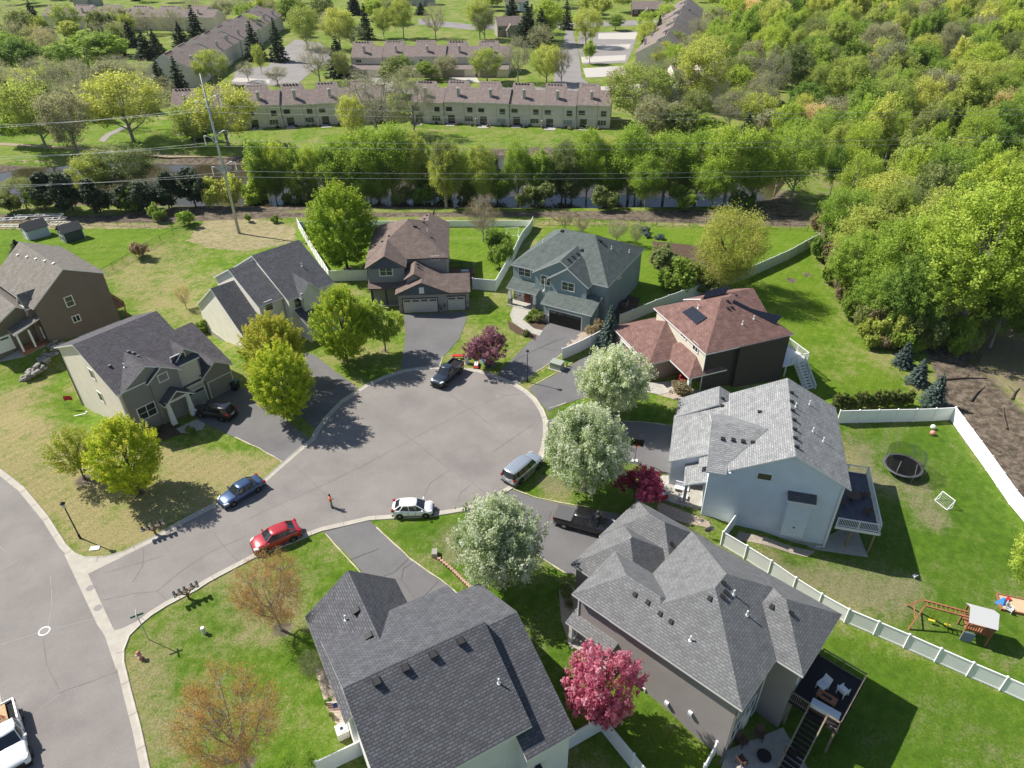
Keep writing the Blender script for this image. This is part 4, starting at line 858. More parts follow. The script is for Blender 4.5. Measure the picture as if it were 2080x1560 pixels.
# ================================================================== TREES
def leafmat(name, cs, transl=.52):
    if name in MATS: return MATS[name]
    m = bpy.data.materials.new(name); m.use_nodes = True; N, L = nodes_of(m); b = N["Principled BSDF"]; out = N["Material Output"]
    b.inputs["Roughness"].default_value = .6; b.inputs["Specular IOR Level"].default_value = .25
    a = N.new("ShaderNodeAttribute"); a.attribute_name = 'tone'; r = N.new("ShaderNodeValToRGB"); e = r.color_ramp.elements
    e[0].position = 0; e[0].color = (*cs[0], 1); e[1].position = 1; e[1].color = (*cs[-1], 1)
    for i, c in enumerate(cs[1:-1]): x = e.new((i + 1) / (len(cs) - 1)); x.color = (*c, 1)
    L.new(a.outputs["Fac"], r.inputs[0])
    oi = N.new("ShaderNodeObjectInfo"); hs = N.new("ShaderNodeHueSaturation")
    mr = N.new("ShaderNodeMapRange"); mr.inputs[3].default_value = .485; mr.inputs[4].default_value = .515; L.new(oi.outputs["Random"], mr.inputs[0]); L.new(mr.outputs[0], hs.inputs["Hue"])
    mv = N.new("ShaderNodeMapRange"); mv.inputs[3].default_value = 1.18; mv.inputs[4].default_value = .85; L.new(oi.outputs["Random"], mv.inputs[0]); L.new(mv.outputs[0], hs.inputs["Value"])
    L.new(r.outputs[0], hs.inputs["Color"]); L.new(hs.outputs[0], b.inputs["Base Color"])
    t = N.new("ShaderNodeBsdfTranslucent"); tm_ = N.new("ShaderNodeMix"); tm_.data_type = "RGBA"; tm_.blend_type = "MULTIPLY"; tm_.inputs[0].default_value = 1; L.new(hs.outputs[0], tm_.inputs[6]); tm_.inputs[7].default_value = (1.18, 1.15, .95, 1) if transl > .3 and 'blossom' not in name and 'red' not in name else (1, 1, 1, 1); L.new(tm_.outputs[2], t.inputs[0]); mx = N.new("ShaderNodeMixShader"); mx.inputs[0].default_value = transl
    L.new(b.outputs[0], mx.inputs[1]); L.new(t.outputs[0], mx.inputs[2]); L.new(mx.outputs[0], out.inputs[0])
    MATS[name] = m; return m
LM = dict(
 maple=leafmat('maple_leaves', [(.10, .18, .012), (.25, .38, .022), (.46, .54, .045), (.54, .48, .08)]),
 maple_gold=leafmat('budding_maple_leaves', [(.13, .19, .015), (.31, .38, .03), (.50, .50, .06), (.55, .36, .09)]),
 green=leafmat('green_leaves', [(.11, .18, .03), (.23, .34, .055), (.37, .47, .09)]),
 lime=leafmat('lime_leaves', [(.17, .26, .03), (.34, .46, .065), (.52, .62, .12)]),
 dull=leafmat('dull_green_leaves', [(.12, .16, .05), (.24, .29, .09), (.36, .40, .16)]),
 yellow=leafmat('yellow_green_leaves', [(.22, .28, .05), (.42, .48, .10), (.60, .63, .19)]),
 tan=leafmat('tan_buds', [(.42, .34, .12), (.62, .52, .24), (.74, .66, .38)]),
 orange=leafmat('orange_buds', [(.34, .17, .06), (.50, .29, .10), (.52, .40, .14)]),
 grey=leafmat('grey_buds', [(.22, .22, .13), (.34, .34, .20), (.44, .45, .26)]),
 white=leafmat('white_blossom', [(.15, .24, .05), (.48, .56, .26), (.78, .81, .56), (.88, .89, .76)]),
 pink=leafmat('magenta_blossom', [(.34, .04, .13), (.72, .16, .32), (.88, .34, .50), (.90, .55, .66)]),
 purple=leafmat('purple_blossom', [(.14, .06, .07), (.30, .13, .15), (.42, .27, .28)]),
 red=leafmat('red_leaves', [(.26, .03, .07), (.58, .09, .17), (.72, .24, .32)]),
 spruce=leafmat('blue_spruce_needles', [(.035, .06, .045), (.08, .12, .10), (.15, .20, .18)], .1),
 pine=leafmat('pine_needles', [(.022, .04, .018), (.045, .075, .030), (.08, .11, .045)], .1),
 cedar=leafmat('arborvitae_leaves', [(.035, .06, .012), (.08, .11, .02), (.15, .17, .035)], .15),
 willow=leafmat('willow_leaves', [(.30, .33, .06), (.50, .52, .11), (.66, .66, .20)]),
 brush=leafmat('brush_leaves', [(.24, .17, .11), (.36, .29, .19), (.32, .34, .14)]))
def quads_at(C_, size, elong, rng, up=.35, outward=None):
    n = len(C_); nrm = rng.normal(size=(n, 3)); nrm[:, 2] = np.abs(nrm[:, 2]) + up
    if outward is not None: nrm += outward * .9
    nrm /= np.linalg.norm(nrm, axis=1)[:, None] + 1e-9
    a = rng.normal(size=(n, 3)); a -= (a * nrm).sum(1)[:, None] * nrm; a /= np.linalg.norm(a, axis=1)[:, None] + 1e-9; b = np.cross(nrm, a)
    s = (size * (.6 + .8 * rng.random(n)))[:, None]
    return np.stack([C_ - a * s * elong, C_ - b * s * .5 + a * s * .1, C_ + a * s * elong, C_ + b * s * .5 + a * s * .1], 1).reshape(-1, 3)
def leaf_mesh(name, C_, tone, size, rng, elong=.75, up=.35, outward=None):
    V = quads_at(C_, size, elong, rng, up, outward); n = len(C_); me = bpy.data.meshes.new(name); fast_mesh(me, V, np.arange(n * 4).reshape(n, 4))
    t = np.clip(tone + rng.normal(0, .09, n), 0, 1); at = me.attributes.new('tone', 'FLOAT', 'POINT'); at.data.foreach_set('value', np.repeat(t, 4).astype(np.float32))
    me.materials.append(LM['green']); return me
def unit(rng, n): v = rng.normal(size=(n, 3)); return v / np.linalg.norm(v, axis=1)[:, None]
PROTO = {}
def trunk_mb(H, r, centers, rng, nb=9, z0=.25, lean=.02, sides=6):
    mb = MB(); top = Vector((rng.normal() * lean * H, rng.normal() * lean * H, H * .8)); mid = Vector((rng.normal() * lean * H * .5, rng.normal() * lean * H * .5, H * .4))
    pts = [Vector((0, 0, -.4)), Vector((0, 0, .1)), mid * .5 + Vector((0, 0, .02)), mid, mid.lerp(top, .5), top]
    mb.tube(pts, [r * 1.4, r * 1.05, r * .9, r * .7, r * .45, r * .12], 7)
    sel = centers[rng.choice(len(centers), min(nb, len(centers)), replace=False)]
    for c in sel:
        c = Vector(c); zc = max(H * z0, min(c.z * .65, H * .62)); t = zc / (H * .8); st = Vector((mid.x * min(1, t * 2), mid.y * min(1, t * 2), zc)); m_ = st.lerp(c, .5) + Vector((0, 0, .06 * H)) * (.5 if c.z > zc else -.2)
        rr = r * (.42 - .25 * t) + .015; mb.tube([st, m_, c], [rr, rr * .6, rr * .2], 5, cap=False)
    return mb
def dense(key, seed, H=8, R=2.9, zc=.56, rz=.44, ncl=300, nl=46, size=.15, streak=.8, spread=.18, lumps=0, base_open=.12, power=1.0, bark=None, tr=.13, nb=10, hollow=.45, flat=0):
    rng = np.random.default_rng(seed); d = unit(rng, ncl); rr = hollow + (1 - hollow) * rng.random(ncl) ** .6
    if lumps:
        ld = unit(rng, lumps); ld[:, 2] = ld[:, 2] * .8 + .15; lr = .52 + .22 * rng.random(lumps); L_ = ld * lr[:, None]; ls = .30 + .22 * rng.random(lumps)
        k = rng.integers(0, lumps, ncl); c = L_[k] + unit(rng, ncl) * (ls[k] * (.6 + .4 * rng.random(ncl)))[:, None]; ltone = rng.normal(0, .10, lumps)[k]
    else: c = d * rr[:, None]; ltone = 0
    zz = c[:, 2]; taper = np.where(zz < 0, 1 - .35 * (-zz) ** 1.5, (1 - .25 * zz ** 2 * power)); c = c * np.stack([taper, taper, np.ones_like(taper)], 1)
    C0 = np.stack([c[:, 0] * R, c[:, 1] * R, H * zc + c[:, 2] * H * rz], 1)
    out = c / (np.linalg.norm(c, axis=1)[:, None] + 1e-6); dirs = out * .75 + np.array([0, 0, .75]); dirs /= np.linalg.norm(dirs, axis=1)[:, None]
    t = rng.random((ncl, nl)); P = C0[:, None, :] + dirs[:, None, :] * (t * streak)[..., None] + rng.normal(size=(ncl, nl, 3)) * (spread * (1.15 - .6 * t))[..., None]
    ct = rng.normal(0, .10, ncl) + ltone
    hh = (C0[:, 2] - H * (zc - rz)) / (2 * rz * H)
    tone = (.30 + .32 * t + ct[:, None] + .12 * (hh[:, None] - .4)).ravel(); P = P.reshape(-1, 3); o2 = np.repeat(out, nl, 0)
    zm = np.percentile(P[:, 2], 99.3); rm = np.percentile(np.hypot(P[:, 0], P[:, 1]), 97); S_ = np.array([R / rm, R / rm, H / zm]); P = P * S_; C0 = C0 * S_
    me = leaf_mesh('crown', P, tone, size, rng, outward=o2 * .5); tm = trunk_mb(H, tr, C0, rng, nb)
    tb = tm.build('trunk', bark or BARK, smooth=True); to = tb.data; bpy.data.objects.remove(tb)
    PROTO.setdefault(key, []).append((to, me, H, R)); return
def airy(key, seed, H=12, R=5, depth=5, size=.2, nl=14, leafy=1.0, bark=None, tr=.24, spread=.35, twigs=6, ncl=110, limbs=9, zlo=.22):
    """open crown: limbs from low on the trunk, sub-branches and twig fans, few leaves"""
    rng = np.random.default_rng(seed); mb = MB(); d = unit(rng, ncl); rr = .35 + .65 * rng.random(ncl) ** .5; c = d * rr[:, None]
    wd = 1 - .35 * np.clip(-c[:, 2], 0, 1); zc = (1 + zlo) / 2; C = np.stack([c[:, 0] * R * wd, c[:, 1] * R * wd, H * (zc + c[:, 2] * (1 - zlo) / 2)], 1)
    lz = rng.permutation(limbs); top = Vector((rng.normal() * .04 * H, rng.normal() * .04 * H, H * .62)); mb.tube([Vector((0, 0, -.4)), Vector((0, 0, .1)), Vector((top.x * .2, top.y * .2, H * .22)), Vector((top.x * .7, top.y * .7, H * .45)), top], [tr * 1.5, tr * 1.1, tr * .9, tr * .5, tr * .2], 7)
    L = []
    for i in range(limbs):
        az = 2 * math.pi * i / limbs * 1.0 + rng.random() * .5; f = lz[i] / limbs; z0_ = H * (.16 + .32 * f); r1 = R * (.68 - .3 * f); z1 = H * (zlo + .30 + .42 * f)
        s0 = Vector((top.x * z0_ / (H * .62) * .8, top.y * z0_ / (H * .62) * .8, z0_)); e = Vector((math.cos(az) * r1, math.sin(az) * r1, z1)); m_ = s0.lerp(e, .5) + Vector((math.cos(az) * .08 * R, math.sin(az) * .08 * R, -.03 * H)); m2 = m_.lerp(e, .5) + Vector((0, 0, .01 * H))
        mb.tube([s0, m_, m2, e], [tr * .55, tr * .36, tr * .25, tr * .12], 5, cap=False); L.append([s0, m_, m2, e])
    LP = np.array([[tuple(L[i][k].lerp(L[i][k + 1], t)) for k in range(1, 3) for t in (0, .33, .66, 1)] for i in range(limbs)]).reshape(-1, 3); LP = np.concatenate([LP, np.array([tuple(top), (top.x * .7, top.y * .7, H * .45)])])
    E = []
    for q in C:
        j = np.argmin(((LP - q) ** 2).sum(1) + np.maximum(0, LP[:, 2] - q[2]) * 3); s0 = Vector(LP[j]); e = Vector(q); m_ = s0.lerp(e, .5) + Vector(rng.normal(size=3)) * .05 * R
        mb.tube([s0, m_, e], [tr * .16, tr * .11, tr * .07], 4, cap=False); out = Vector((q[0], q[1], max(0, q[2] - H * .3))).normalized()
        for t in range(twigs):
            dr = (out * .8 + Vector(rng.normal(size=3)) * .55 + Vector((0, 0, .3))).normalized(); b_ = m_.lerp(e, .3 + .7 * rng.random()); p = b_ + dr * R * (.14 + .14 * rng.random()); mb.tube([b_, p], [tr * .06, tr * .025], 3, cap=False); E.append(b_.lerp(p, .6)); E.append(p)
    E = np.array([tuple(e) for e in E]); n = int(len(E) * nl * leafy); k = rng.integers(0, len(E), n); P = E[k] + rng.normal(size=(n, 3)) * spread; et = rng.normal(0, .12, len(E))[k]
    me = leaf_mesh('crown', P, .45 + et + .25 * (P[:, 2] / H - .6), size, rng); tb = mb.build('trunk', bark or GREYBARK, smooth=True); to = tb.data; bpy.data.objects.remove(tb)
    PROTO.setdefault(key, []).append((to, me, H, R))
def conifer(key, seed, H=6, R=2.0, levels=20, per=11, size=.16, bark=None, dens=1.0, droop=.25, base=.06, power=.85):
    rng = np.random.default_rng(seed); P = []; tn = []; mb = MB(); mb.tube([(0, 0, -.3), (0, 0, H * .5), (0, 0, H * .98)], [H * .022 + .03, H * .014, .01], 6)
    for i in range(levels):
        f = i / (levels - 1); z = H * (base + (1 - base) * f ** .95); r = R * (1 - f) ** power + .06; n = max(4, int(per * (1 - f * .6)))
        for k in range(n):
            az = 2 * math.pi * (k + rng.random()) / n; rr = r * (.8 + .3 * rng.random()); m_ = int(44 * dens * (rr / R + .15)); t = rng.random(m_) ** .7
            zz = z - droop * rr * t + .12 * rr * t ** 3; w = (rng.random(m_) - .5) * .55 * rr * (1.05 - t) * 1.2
            P.append(np.stack([np.cos(az) * rr * t - np.sin(az) * w, np.sin(az) * rr * t + np.cos(az) * w, zz + rng.normal(0, .04 * H / 6, m_)], 1)); tn.append(.25 + .45 * t + rng.normal(0, .1))
            if k % 2 == 0: mb.tube([(0, 0, z), (math.cos(az) * rr * .8, math.sin(az) * rr * .8, z - droop * rr * .7)], [.03, .01], 3, cap=False)
    P = np.concatenate(P); tone = np.concatenate(tn); me = leaf_mesh('crown', P, tone, size, rng, elong=1.0, up=.6); tb = mb.build('trunk', bark or BARK); to = tb.data; bpy.data.objects.remove(tb)
    PROTO.setdefault(key, []).append((to, me, H, R))
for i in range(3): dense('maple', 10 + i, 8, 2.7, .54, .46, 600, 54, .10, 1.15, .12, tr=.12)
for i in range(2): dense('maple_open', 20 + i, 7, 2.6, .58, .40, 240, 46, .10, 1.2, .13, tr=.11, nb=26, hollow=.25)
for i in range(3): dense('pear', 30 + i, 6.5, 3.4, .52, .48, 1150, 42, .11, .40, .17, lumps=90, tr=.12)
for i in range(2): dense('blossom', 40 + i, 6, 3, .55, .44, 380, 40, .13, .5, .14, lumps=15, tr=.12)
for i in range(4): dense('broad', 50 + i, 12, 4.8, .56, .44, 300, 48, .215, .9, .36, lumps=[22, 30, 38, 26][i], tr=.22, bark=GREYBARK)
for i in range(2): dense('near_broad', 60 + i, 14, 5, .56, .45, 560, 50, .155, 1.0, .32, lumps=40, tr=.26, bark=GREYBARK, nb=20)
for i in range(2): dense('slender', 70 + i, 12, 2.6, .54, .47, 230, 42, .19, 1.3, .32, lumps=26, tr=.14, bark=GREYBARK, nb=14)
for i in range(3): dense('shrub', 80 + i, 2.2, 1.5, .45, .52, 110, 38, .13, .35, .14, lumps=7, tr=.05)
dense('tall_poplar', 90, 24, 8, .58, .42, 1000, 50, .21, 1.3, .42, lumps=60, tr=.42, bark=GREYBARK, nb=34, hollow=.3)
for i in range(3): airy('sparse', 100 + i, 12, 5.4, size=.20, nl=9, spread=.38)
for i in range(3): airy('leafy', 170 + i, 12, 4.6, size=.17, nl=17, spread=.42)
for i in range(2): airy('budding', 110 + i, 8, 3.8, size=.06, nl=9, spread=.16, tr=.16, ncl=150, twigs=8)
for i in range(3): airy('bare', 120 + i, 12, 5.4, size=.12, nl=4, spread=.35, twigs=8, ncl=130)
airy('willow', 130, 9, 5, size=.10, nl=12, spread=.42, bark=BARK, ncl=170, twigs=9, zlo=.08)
for i in range(2): conifer('spruce', 140 + i, 6, 1.6, 22, 12, .13)
for i in range(2): conifer('far_spruce', 145 + i, 13, 3.2, 18, 9, .42, dens=.6)
for i in range(2): dense('pine', 150 + i, 8, 3.2, .5, .5, 150, 40, .3, .4, .32, lumps=9, tr=.16)
for i in range(2): dense('cedar', 160 + i, 3.2, .62, .5, .5, 70, 40, .10, .3, .1, tr=.04)
_pc = {}
TREES = []
def put_tree(key, kind, g, H, R, label, cat='tree', group=None, name='tree', bark=None, rz=None, sy=None):
    k = _pc.get(key, 0); _pc[key] = k + 1; tm, cm, H0, R0 = PROTO[key][k % len(PROTO[key])]
    r = empty(name, g, rz if rz is not None else random.uniform(0, 6.28), label, cat, group)
    r.scale = (R / R0, (sy or R) / R0, H / H0)
    t = bpy.data.objects.new('trunk', tm); COL.objects.link(t); t.parent = r
    c = bpy.data.objects.new('crown', cm); COL.objects.link(c); c.parent = r; c.material_slots[0].link = 'OBJECT'; c.material_slots[0].material = LM[kind]
    TREES.append((g[0], g[1], R)); return r
def tree(key, kind, bx, by, ty, wpx, label, **k):
    """tree rooted under photo pixel (bx,by), crown top at row ty, crown wpx wide"""
    g = G(bx, by); H = height_at(g, ty) * 1.0; R = wpx * mpp(g) / 2; return put_tree(key, kind, g, max(H, .5), R, label, **k)
# --- trees near the court
tree('maple_open', 'maple_gold', 173, 973, 880, 100, 'small budding maple left of the larger maple on the straw coloured corner lawn', name='maple_tree')
tree('maple', 'maple', 284, 1000, 856, 128, 'yellow-green maple on the corner lawn in front of the grey gabled house', name='maple_tree')
tree('maple', 'maple_gold', 572, 785, 645, 122, 'rear one of the two tall maples between two driveways, its top browner', name='maple_tree')
tree('maple', 'maple', 590, 850, 706, 118, 'front one of the two tall maples beside the driveway of the grey gabled house', name='maple_tree')
tree('maple', 'maple', 706, 735, 588, 112, 'tall maple on the grass between driveways beside the stepped gable house', name='maple_tree')
tree('blossom', 'lime', 783, 715, 608, 84, 'lime green round tree in front of the brown roofed house', name='maple_tree')
tree('maple', 'maple', 706, 548, 378, 128, 'large egg shaped green tree inside the white fence of the back lawn', name='maple_tree')
tree('shrub', 'green', 1009, 538, 472, 64, 'small round green tree on the fenced lawn beside the bare tree', name='small_tree')
tree('bare', 'brush', 982, 490, 402, 72, 'brown nearly bare tree on the fenced lawn by the goal', name='bare_tree')
tree('blossom', 'purple', 988, 748, 672, 88, 'purple leaved tree on the lawn above the pile of discarded things', name='plum_tree')
tree('spruce', 'spruce', 1236, 704, 621, 50, 'blue spruce between the teal house and the red roofed garage', name='spruce_tree')
tree('pear', 'white', 1243, 843, 715, 134, 'white flowering pear nearest the red roofed house', name='pear_tree')
tree('pear', 'white', 1188, 1000, 842, 156, 'white flowering pear right of the silver people carrier', name='pear_tree')
tree('pear', 'white', 1016, 1192, 1030, 168, 'white flowering pear between the two front driveways near the black pickup', name='pear_tree')
tree('blossom', 'red', 1288, 1020, 955, 104, 'crimson leaved tree in front of the blue house', name='crabapple_tree')
tree('blossom', 'pink', 1216, 1470, 1318, 146, 'magenta flowering crabapple beside the taupe house', name='crabapple_tree')
tree('budding', 'orange', 572, 1280, 1148, 142, 'orange budding tree with bare branches left of the white house garage', name='budding_tree')
tree('budding', 'orange', 508, 1565, 1395, 190, 'largest orange budding tree at the bottom of the picture', name='budding_tree')
tree('budding', 'tan', 379, 627, 580, 34, 'tiny tan sapling on the lawn behind the stepped gable house', name='sapling')
tree('willow', 'willow', 1468, 588, 430, 136, 'yellow-green willow on the lawn behind the teal house', name='willow_tree')
tree('tall_poplar', 'lime', 1932, 697, 372, 235, 'tallest tree at the wood edge with a thick grey trunk', name='poplar_tree')
tree('spruce', 'spruce', 1832, 742, 694, 44, 'upper left of three blue spruces at the edge of the wood', name='spruce_tree', group=None)
tree('spruce', 'spruce', 1861, 779, 730, 46, 'middle of three blue spruces at the edge of the wood', name='spruce_tree')
tree('spruce', 'spruce', 1893, 823, 760, 54, 'lowest of three blue spruces, by the white fence corner', name='spruce_tree')
tree('spruce', 'pine', 42, 520, 487, 44, 'dark little spruce behind the brown house roof', name='spruce_tree')
tree('near_broad', 'lime', 2090, 1225, 1065, 150, 'bright green leafy tree cut by the right edge beside the sandbox', name='leafy_tree')
tree('budding', 'dull', 640, 1380, 1330, 50, 'small bush under the striped flag', name='bush')
tree('shrub', 'dull', 1366, 562, 505, 85, 'grey-green bush left in the bed by the willow', name='bush')
tree('shrub', 'green', 1372, 590, 520, 90, 'bright green bush at the front of the bed by the willow', name='bush')
tree('shrub', 'dull', 1412, 590, 540, 60, 'dark bush under the willow', name='bush')
tree('shrub', 'brush', 1332, 540, 495, 40, 'brown twiggy bush at the corner of the teal house', name='bush')
tree('shrub', 'dull', 1440, 598, 565, 60, 'low bush against the long fence', name='bush')
tree('budding', 'grey', 1252, 492, 448, 46, 'silvery narrow tree behind the teal roof', name='small_tree')
tree('budding', 'grey', 1290, 500, 455, 28, 'thin young tree behind the teal roof next to the creeping juniper', name='small_tree')
tree('bare', 'brush', 1148, 470, 428, 34, 'small bare tree behind the teal house by the wire fence', name='bare_tree')
tree('bare', 'brush', 1180, 478, 440, 34, 'smaller bare tree behind the teal house', name='bare_tree')
for i, (x, y) in enumerate([(1310, 472), (1318, 483), (1338, 486)]): tree('shrub', 'spruce', x, y, y - 11, 24, 'creeping junipers on the lawn behind the teal house', name='juniper', cat='shrub', group='creeping junipers')
tree('shrub', 'brush', 1207, 685, 652, 36, 'brown bush at the teal garage corner', name='bush')
tree('shrub', 'brush', 292, 520, 490, 44, 'pale bare bush on the wire fence between the lawns', name='bush')
tree('shrub', 'green', 326, 448, 414, 36, 'left green bush on the brown bank by the power pole', name='bush')
tree('shrub', 'lime', 384, 458, 428, 40, 'round lime bush on the brown bank by the power pole', name='bush')
tree('shrub', 'green', 508, 450, 434, 18, 'small bush left on the dry bank', name='bush'); tree('shrub', 'green', 560, 453, 438, 18, 'small bush right on the dry bank near the white fence', name='bush')
tree('shrub', 'brush', 1385, 805, 778, 50, 'brown bush by the red roof porch', name='bush'); tree('shrub', 'lime', 1412, 792, 773, 22, 'lime bush by the red roof porch', name='bush')
tree('shrub', 'green', 415, 675, 650, 30, 'bush at the back corner of the stepped gable house', name='bush')
tree('shrub', 'green', 760, 590, 572, 28, 'bush beside the brown roof house porch', name='bush')
for i, (x, y, w) in enumerate([(300, 868, 20), (318, 882, 22), (392, 882, 18), (380, 876, 14), (1082, 642, 22), (1094, 652, 24), (1074, 655, 18), (1068, 682, 18), (1300, 1045, 26), (1325, 1050, 22), (1346, 1062, 22), (1150, 1210, 26), (1142, 1195, 20), (1158, 1232, 18), (668, 1430, 16), (676, 1455, 14), (1345, 655, 12)]):
    tree('shrub', 'dull' if i % 2 else 'green', x, y, y - w * .7, w, 'low foundation shrubs in the planting beds', name='shrub', cat='shrub', group='foundation shrubs')
for i in range(12):
    x = 1695 + i * 13.4; y = 834 - i * .9; tree('cedar', 'cedar', x, y, y - random.choice([27, 31, 34, 36]), 20, 'columnar arborvitae in the row behind the white fence', name='arborvitae', cat='shrub', group='row of arborvitae')
for i, (x, y) in enumerate([(1880, 300)]): pass
# --- dark pines and leafy trees along the near side of the pond
CW = {'lime': 'bright lime', 'green': 'mid green', 'yellow': 'yellowish', 'dull': 'dull olive', 'grey': 'greyish', 'tan': 'tan', 'purple': 'pinkish', 'pine': 'dark green', 'brush': 'brownish'}
def bank_at(x): return 'left of the power pole' if x < 470 else 'beyond the stepped gable house' if x < 640 else 'behind the egg shaped tree' if x < 760 else 'beyond the brown roofed house' if x < 930 else 'above the goal lawn' if x < 1060 else 'beyond the teal house' if x < 1250 else 'above the willow' if x < 1480 else 'by the right end of the pond'
def far_at(x, y): return ('before the left beige row' if x < 800 else 'before the right beige row' if x < 1240 else 'right of the beige rows') if y > 235 and x > 340 else 'on the parkland at the far left' if x < 340 else 'around the upper left diagonal row' if x < 600 else 'near the far parking lot' if x < 715 else 'around the garage row' if x < 1060 and y > 100 else 'beyond the garage row' if x < 1060 else 'along the townhouse road' if x < 1260 else 'by the upper right diagonal row'
L1 = [('pine', 'pine', 95, 425, 352, 66), ('pine', 'pine', 150, 430, 350, 72), ('pine', 'pine', 205, 432, 365, 64), ('pine', 'pine', 300, 428, 368, 60), ('pine', 'pine', 345, 425, 352, 60), ('pine', 'pine', 398, 420, 348, 66), ('pine', 'pine', 255, 430, 378, 50),
      ('shrub', 'lime', 85, 428, 385, 40), ('shrub', 'dull', 30, 432, 395, 60), ('sparse', 'dull', 55, 425, 365, 70), ('sparse', 'yellow', 205, 408, 318, 90), ('sparse', 'dull', 258, 395, 300, 130), ('shrub', 'green', 272, 430, 384, 50), ('shrub', 'yellow', 435, 422, 365, 46), ('shrub', 'yellow', 470, 420, 358, 52), ('shrub', 'lime', 520, 418, 362, 60)]
for key, kd, x, y, t, w in L1: tree(key, kd, x, y, t, w, {'pine': 'dark pine in the dense row between the pond and the sheds', 'shrub': CW[kd] + ' leafy bush among the pines at the pond bank', 'sparse': CW[kd] + ' loose tree at the left pond bank'}[key], name={'pine': 'pine_tree', 'shrub': 'bush', 'sparse': 'tree'}[key], group={'pine': 'dark pines by the pond', 'shrub': 'bank bushes by the pond', 'sparse': 'loose trees at the left pond bank'}[key])
L2 = [('slender', 'lime', 545, 413, 282, 60), ('slender', 'lime', 580, 412, 290, 56), ('slender', 'lime', 612, 412, 300, 44), ('slender', 'lime', 645, 412, 300, 50), ('broad', 'lime', 690, 413, 292, 80), ('broad', 'lime', 745, 413, 268, 96), ('broad', 'lime', 800, 413, 262, 96), ('slender', 'yellow', 850, 413, 278, 60), ('slender', 'lime', 884, 410, 300, 28),
      ('slender', 'green', 720, 415, 330, 60), ('broad', 'green', 770, 416, 345, 70), ('shrub', 'green', 860, 416, 362, 60), ('shrub', 'dull', 910, 416, 362, 60), ('slender', 'lime', 958, 414, 318, 46), ('broad', 'green', 1010, 417, 350, 66), ('slender', 'lime', 1052, 414, 292, 56), ('slender', 'lime', 1094, 414, 302, 40), ('slender', 'yellow', 985, 415, 340, 40),
      ('slender', 'dull', 1140, 415, 318, 64), ('slender', 'lime', 1190, 415, 266, 60), ('broad', 'dull', 1160, 418, 345, 70), ('broad', 'lime', 1275, 416, 262, 110), ('broad', 'lime', 1235, 416, 300, 70), ('broad', 'lime', 1345, 416, 275, 100), ('broad', 'green', 1310, 420, 320, 80), ('broad', 'lime', 1410, 416, 270, 100), ('broad', 'lime', 1470, 416, 262, 110), ('broad', 'lime', 1525, 414, 275, 90), ('broad', 'green', 1445, 420, 330, 90), ('shrub', 'dull', 1225, 422, 378, 60), ('shrub', 'green', 1380, 424, 380, 60), ('sparse', 'lime', 1605, 410, 262, 100), ('sparse', 'lime', 1572, 400, 290, 70),
      ('shrub', 'dull', 640, 417, 375, 50), ('shrub', 'green', 690, 417, 372, 50), ('shrub', 'dull', 1100, 419, 372, 60), ('shrub', 'dull', 1060, 419, 380, 50), ('shrub', 'green', 600, 417, 385, 46), ('shrub', 'dull', 955, 418, 378, 50), ('shrub', 'dull', 815, 418, 376, 60), ('shrub', 'green', 1500, 420, 385, 60)]
for i_, (key, kd, x, y, t, w) in enumerate(L2):
    if key == 'broad' or key == 'slender' and i_ % 2: key = 'leafy'; kd = 'lime' if kd == 'green' else kd
    lb = f"{CW[kd]} { {'slender': 'slender tree', 'leafy': 'feathery tree', 'broad': 'broad tree', 'shrub': 'bush', 'sparse': 'loose tree'}[key]} on the near pond bank {bank_at(x)}"; tree(key, kd, x, y, t, w, lb, name='bush' if key == 'shrub' else 'tree', group=lb.replace(' tree ', ' trees ').replace(' bush ', ' bushes '))
fb = random.Random(21)
for i in range(24):
    x = fb.uniform(500, 1600) if i % 4 else fb.uniform(940, 1200); kd = fb.choice(['lime', 'lime', 'green', 'yellow', 'dull']); key = fb.choice(['leafy', 'sparse', 'slender', 'leafy', 'shrub']); t = fb.uniform(285, 335) if key != 'shrub' else fb.uniform(368, 388)
    lb = f"{CW[kd]} { {'slender': 'slender tree', 'leafy': 'feathery tree', 'shrub': 'bush', 'sparse': 'loose tree'}[key]} on the near pond bank {bank_at(x)}"; tree(key, kd, x, fb.uniform(409, 422), t, {'slender': 50, 'leafy': 60, 'sparse': 66, 'shrub': 56}[key] * fb.uniform(.8, 1.2), lb, name='bush' if key == 'shrub' else 'tree', group=lb.replace(' tree ', ' trees ').replace(' bush ', ' bushes '))
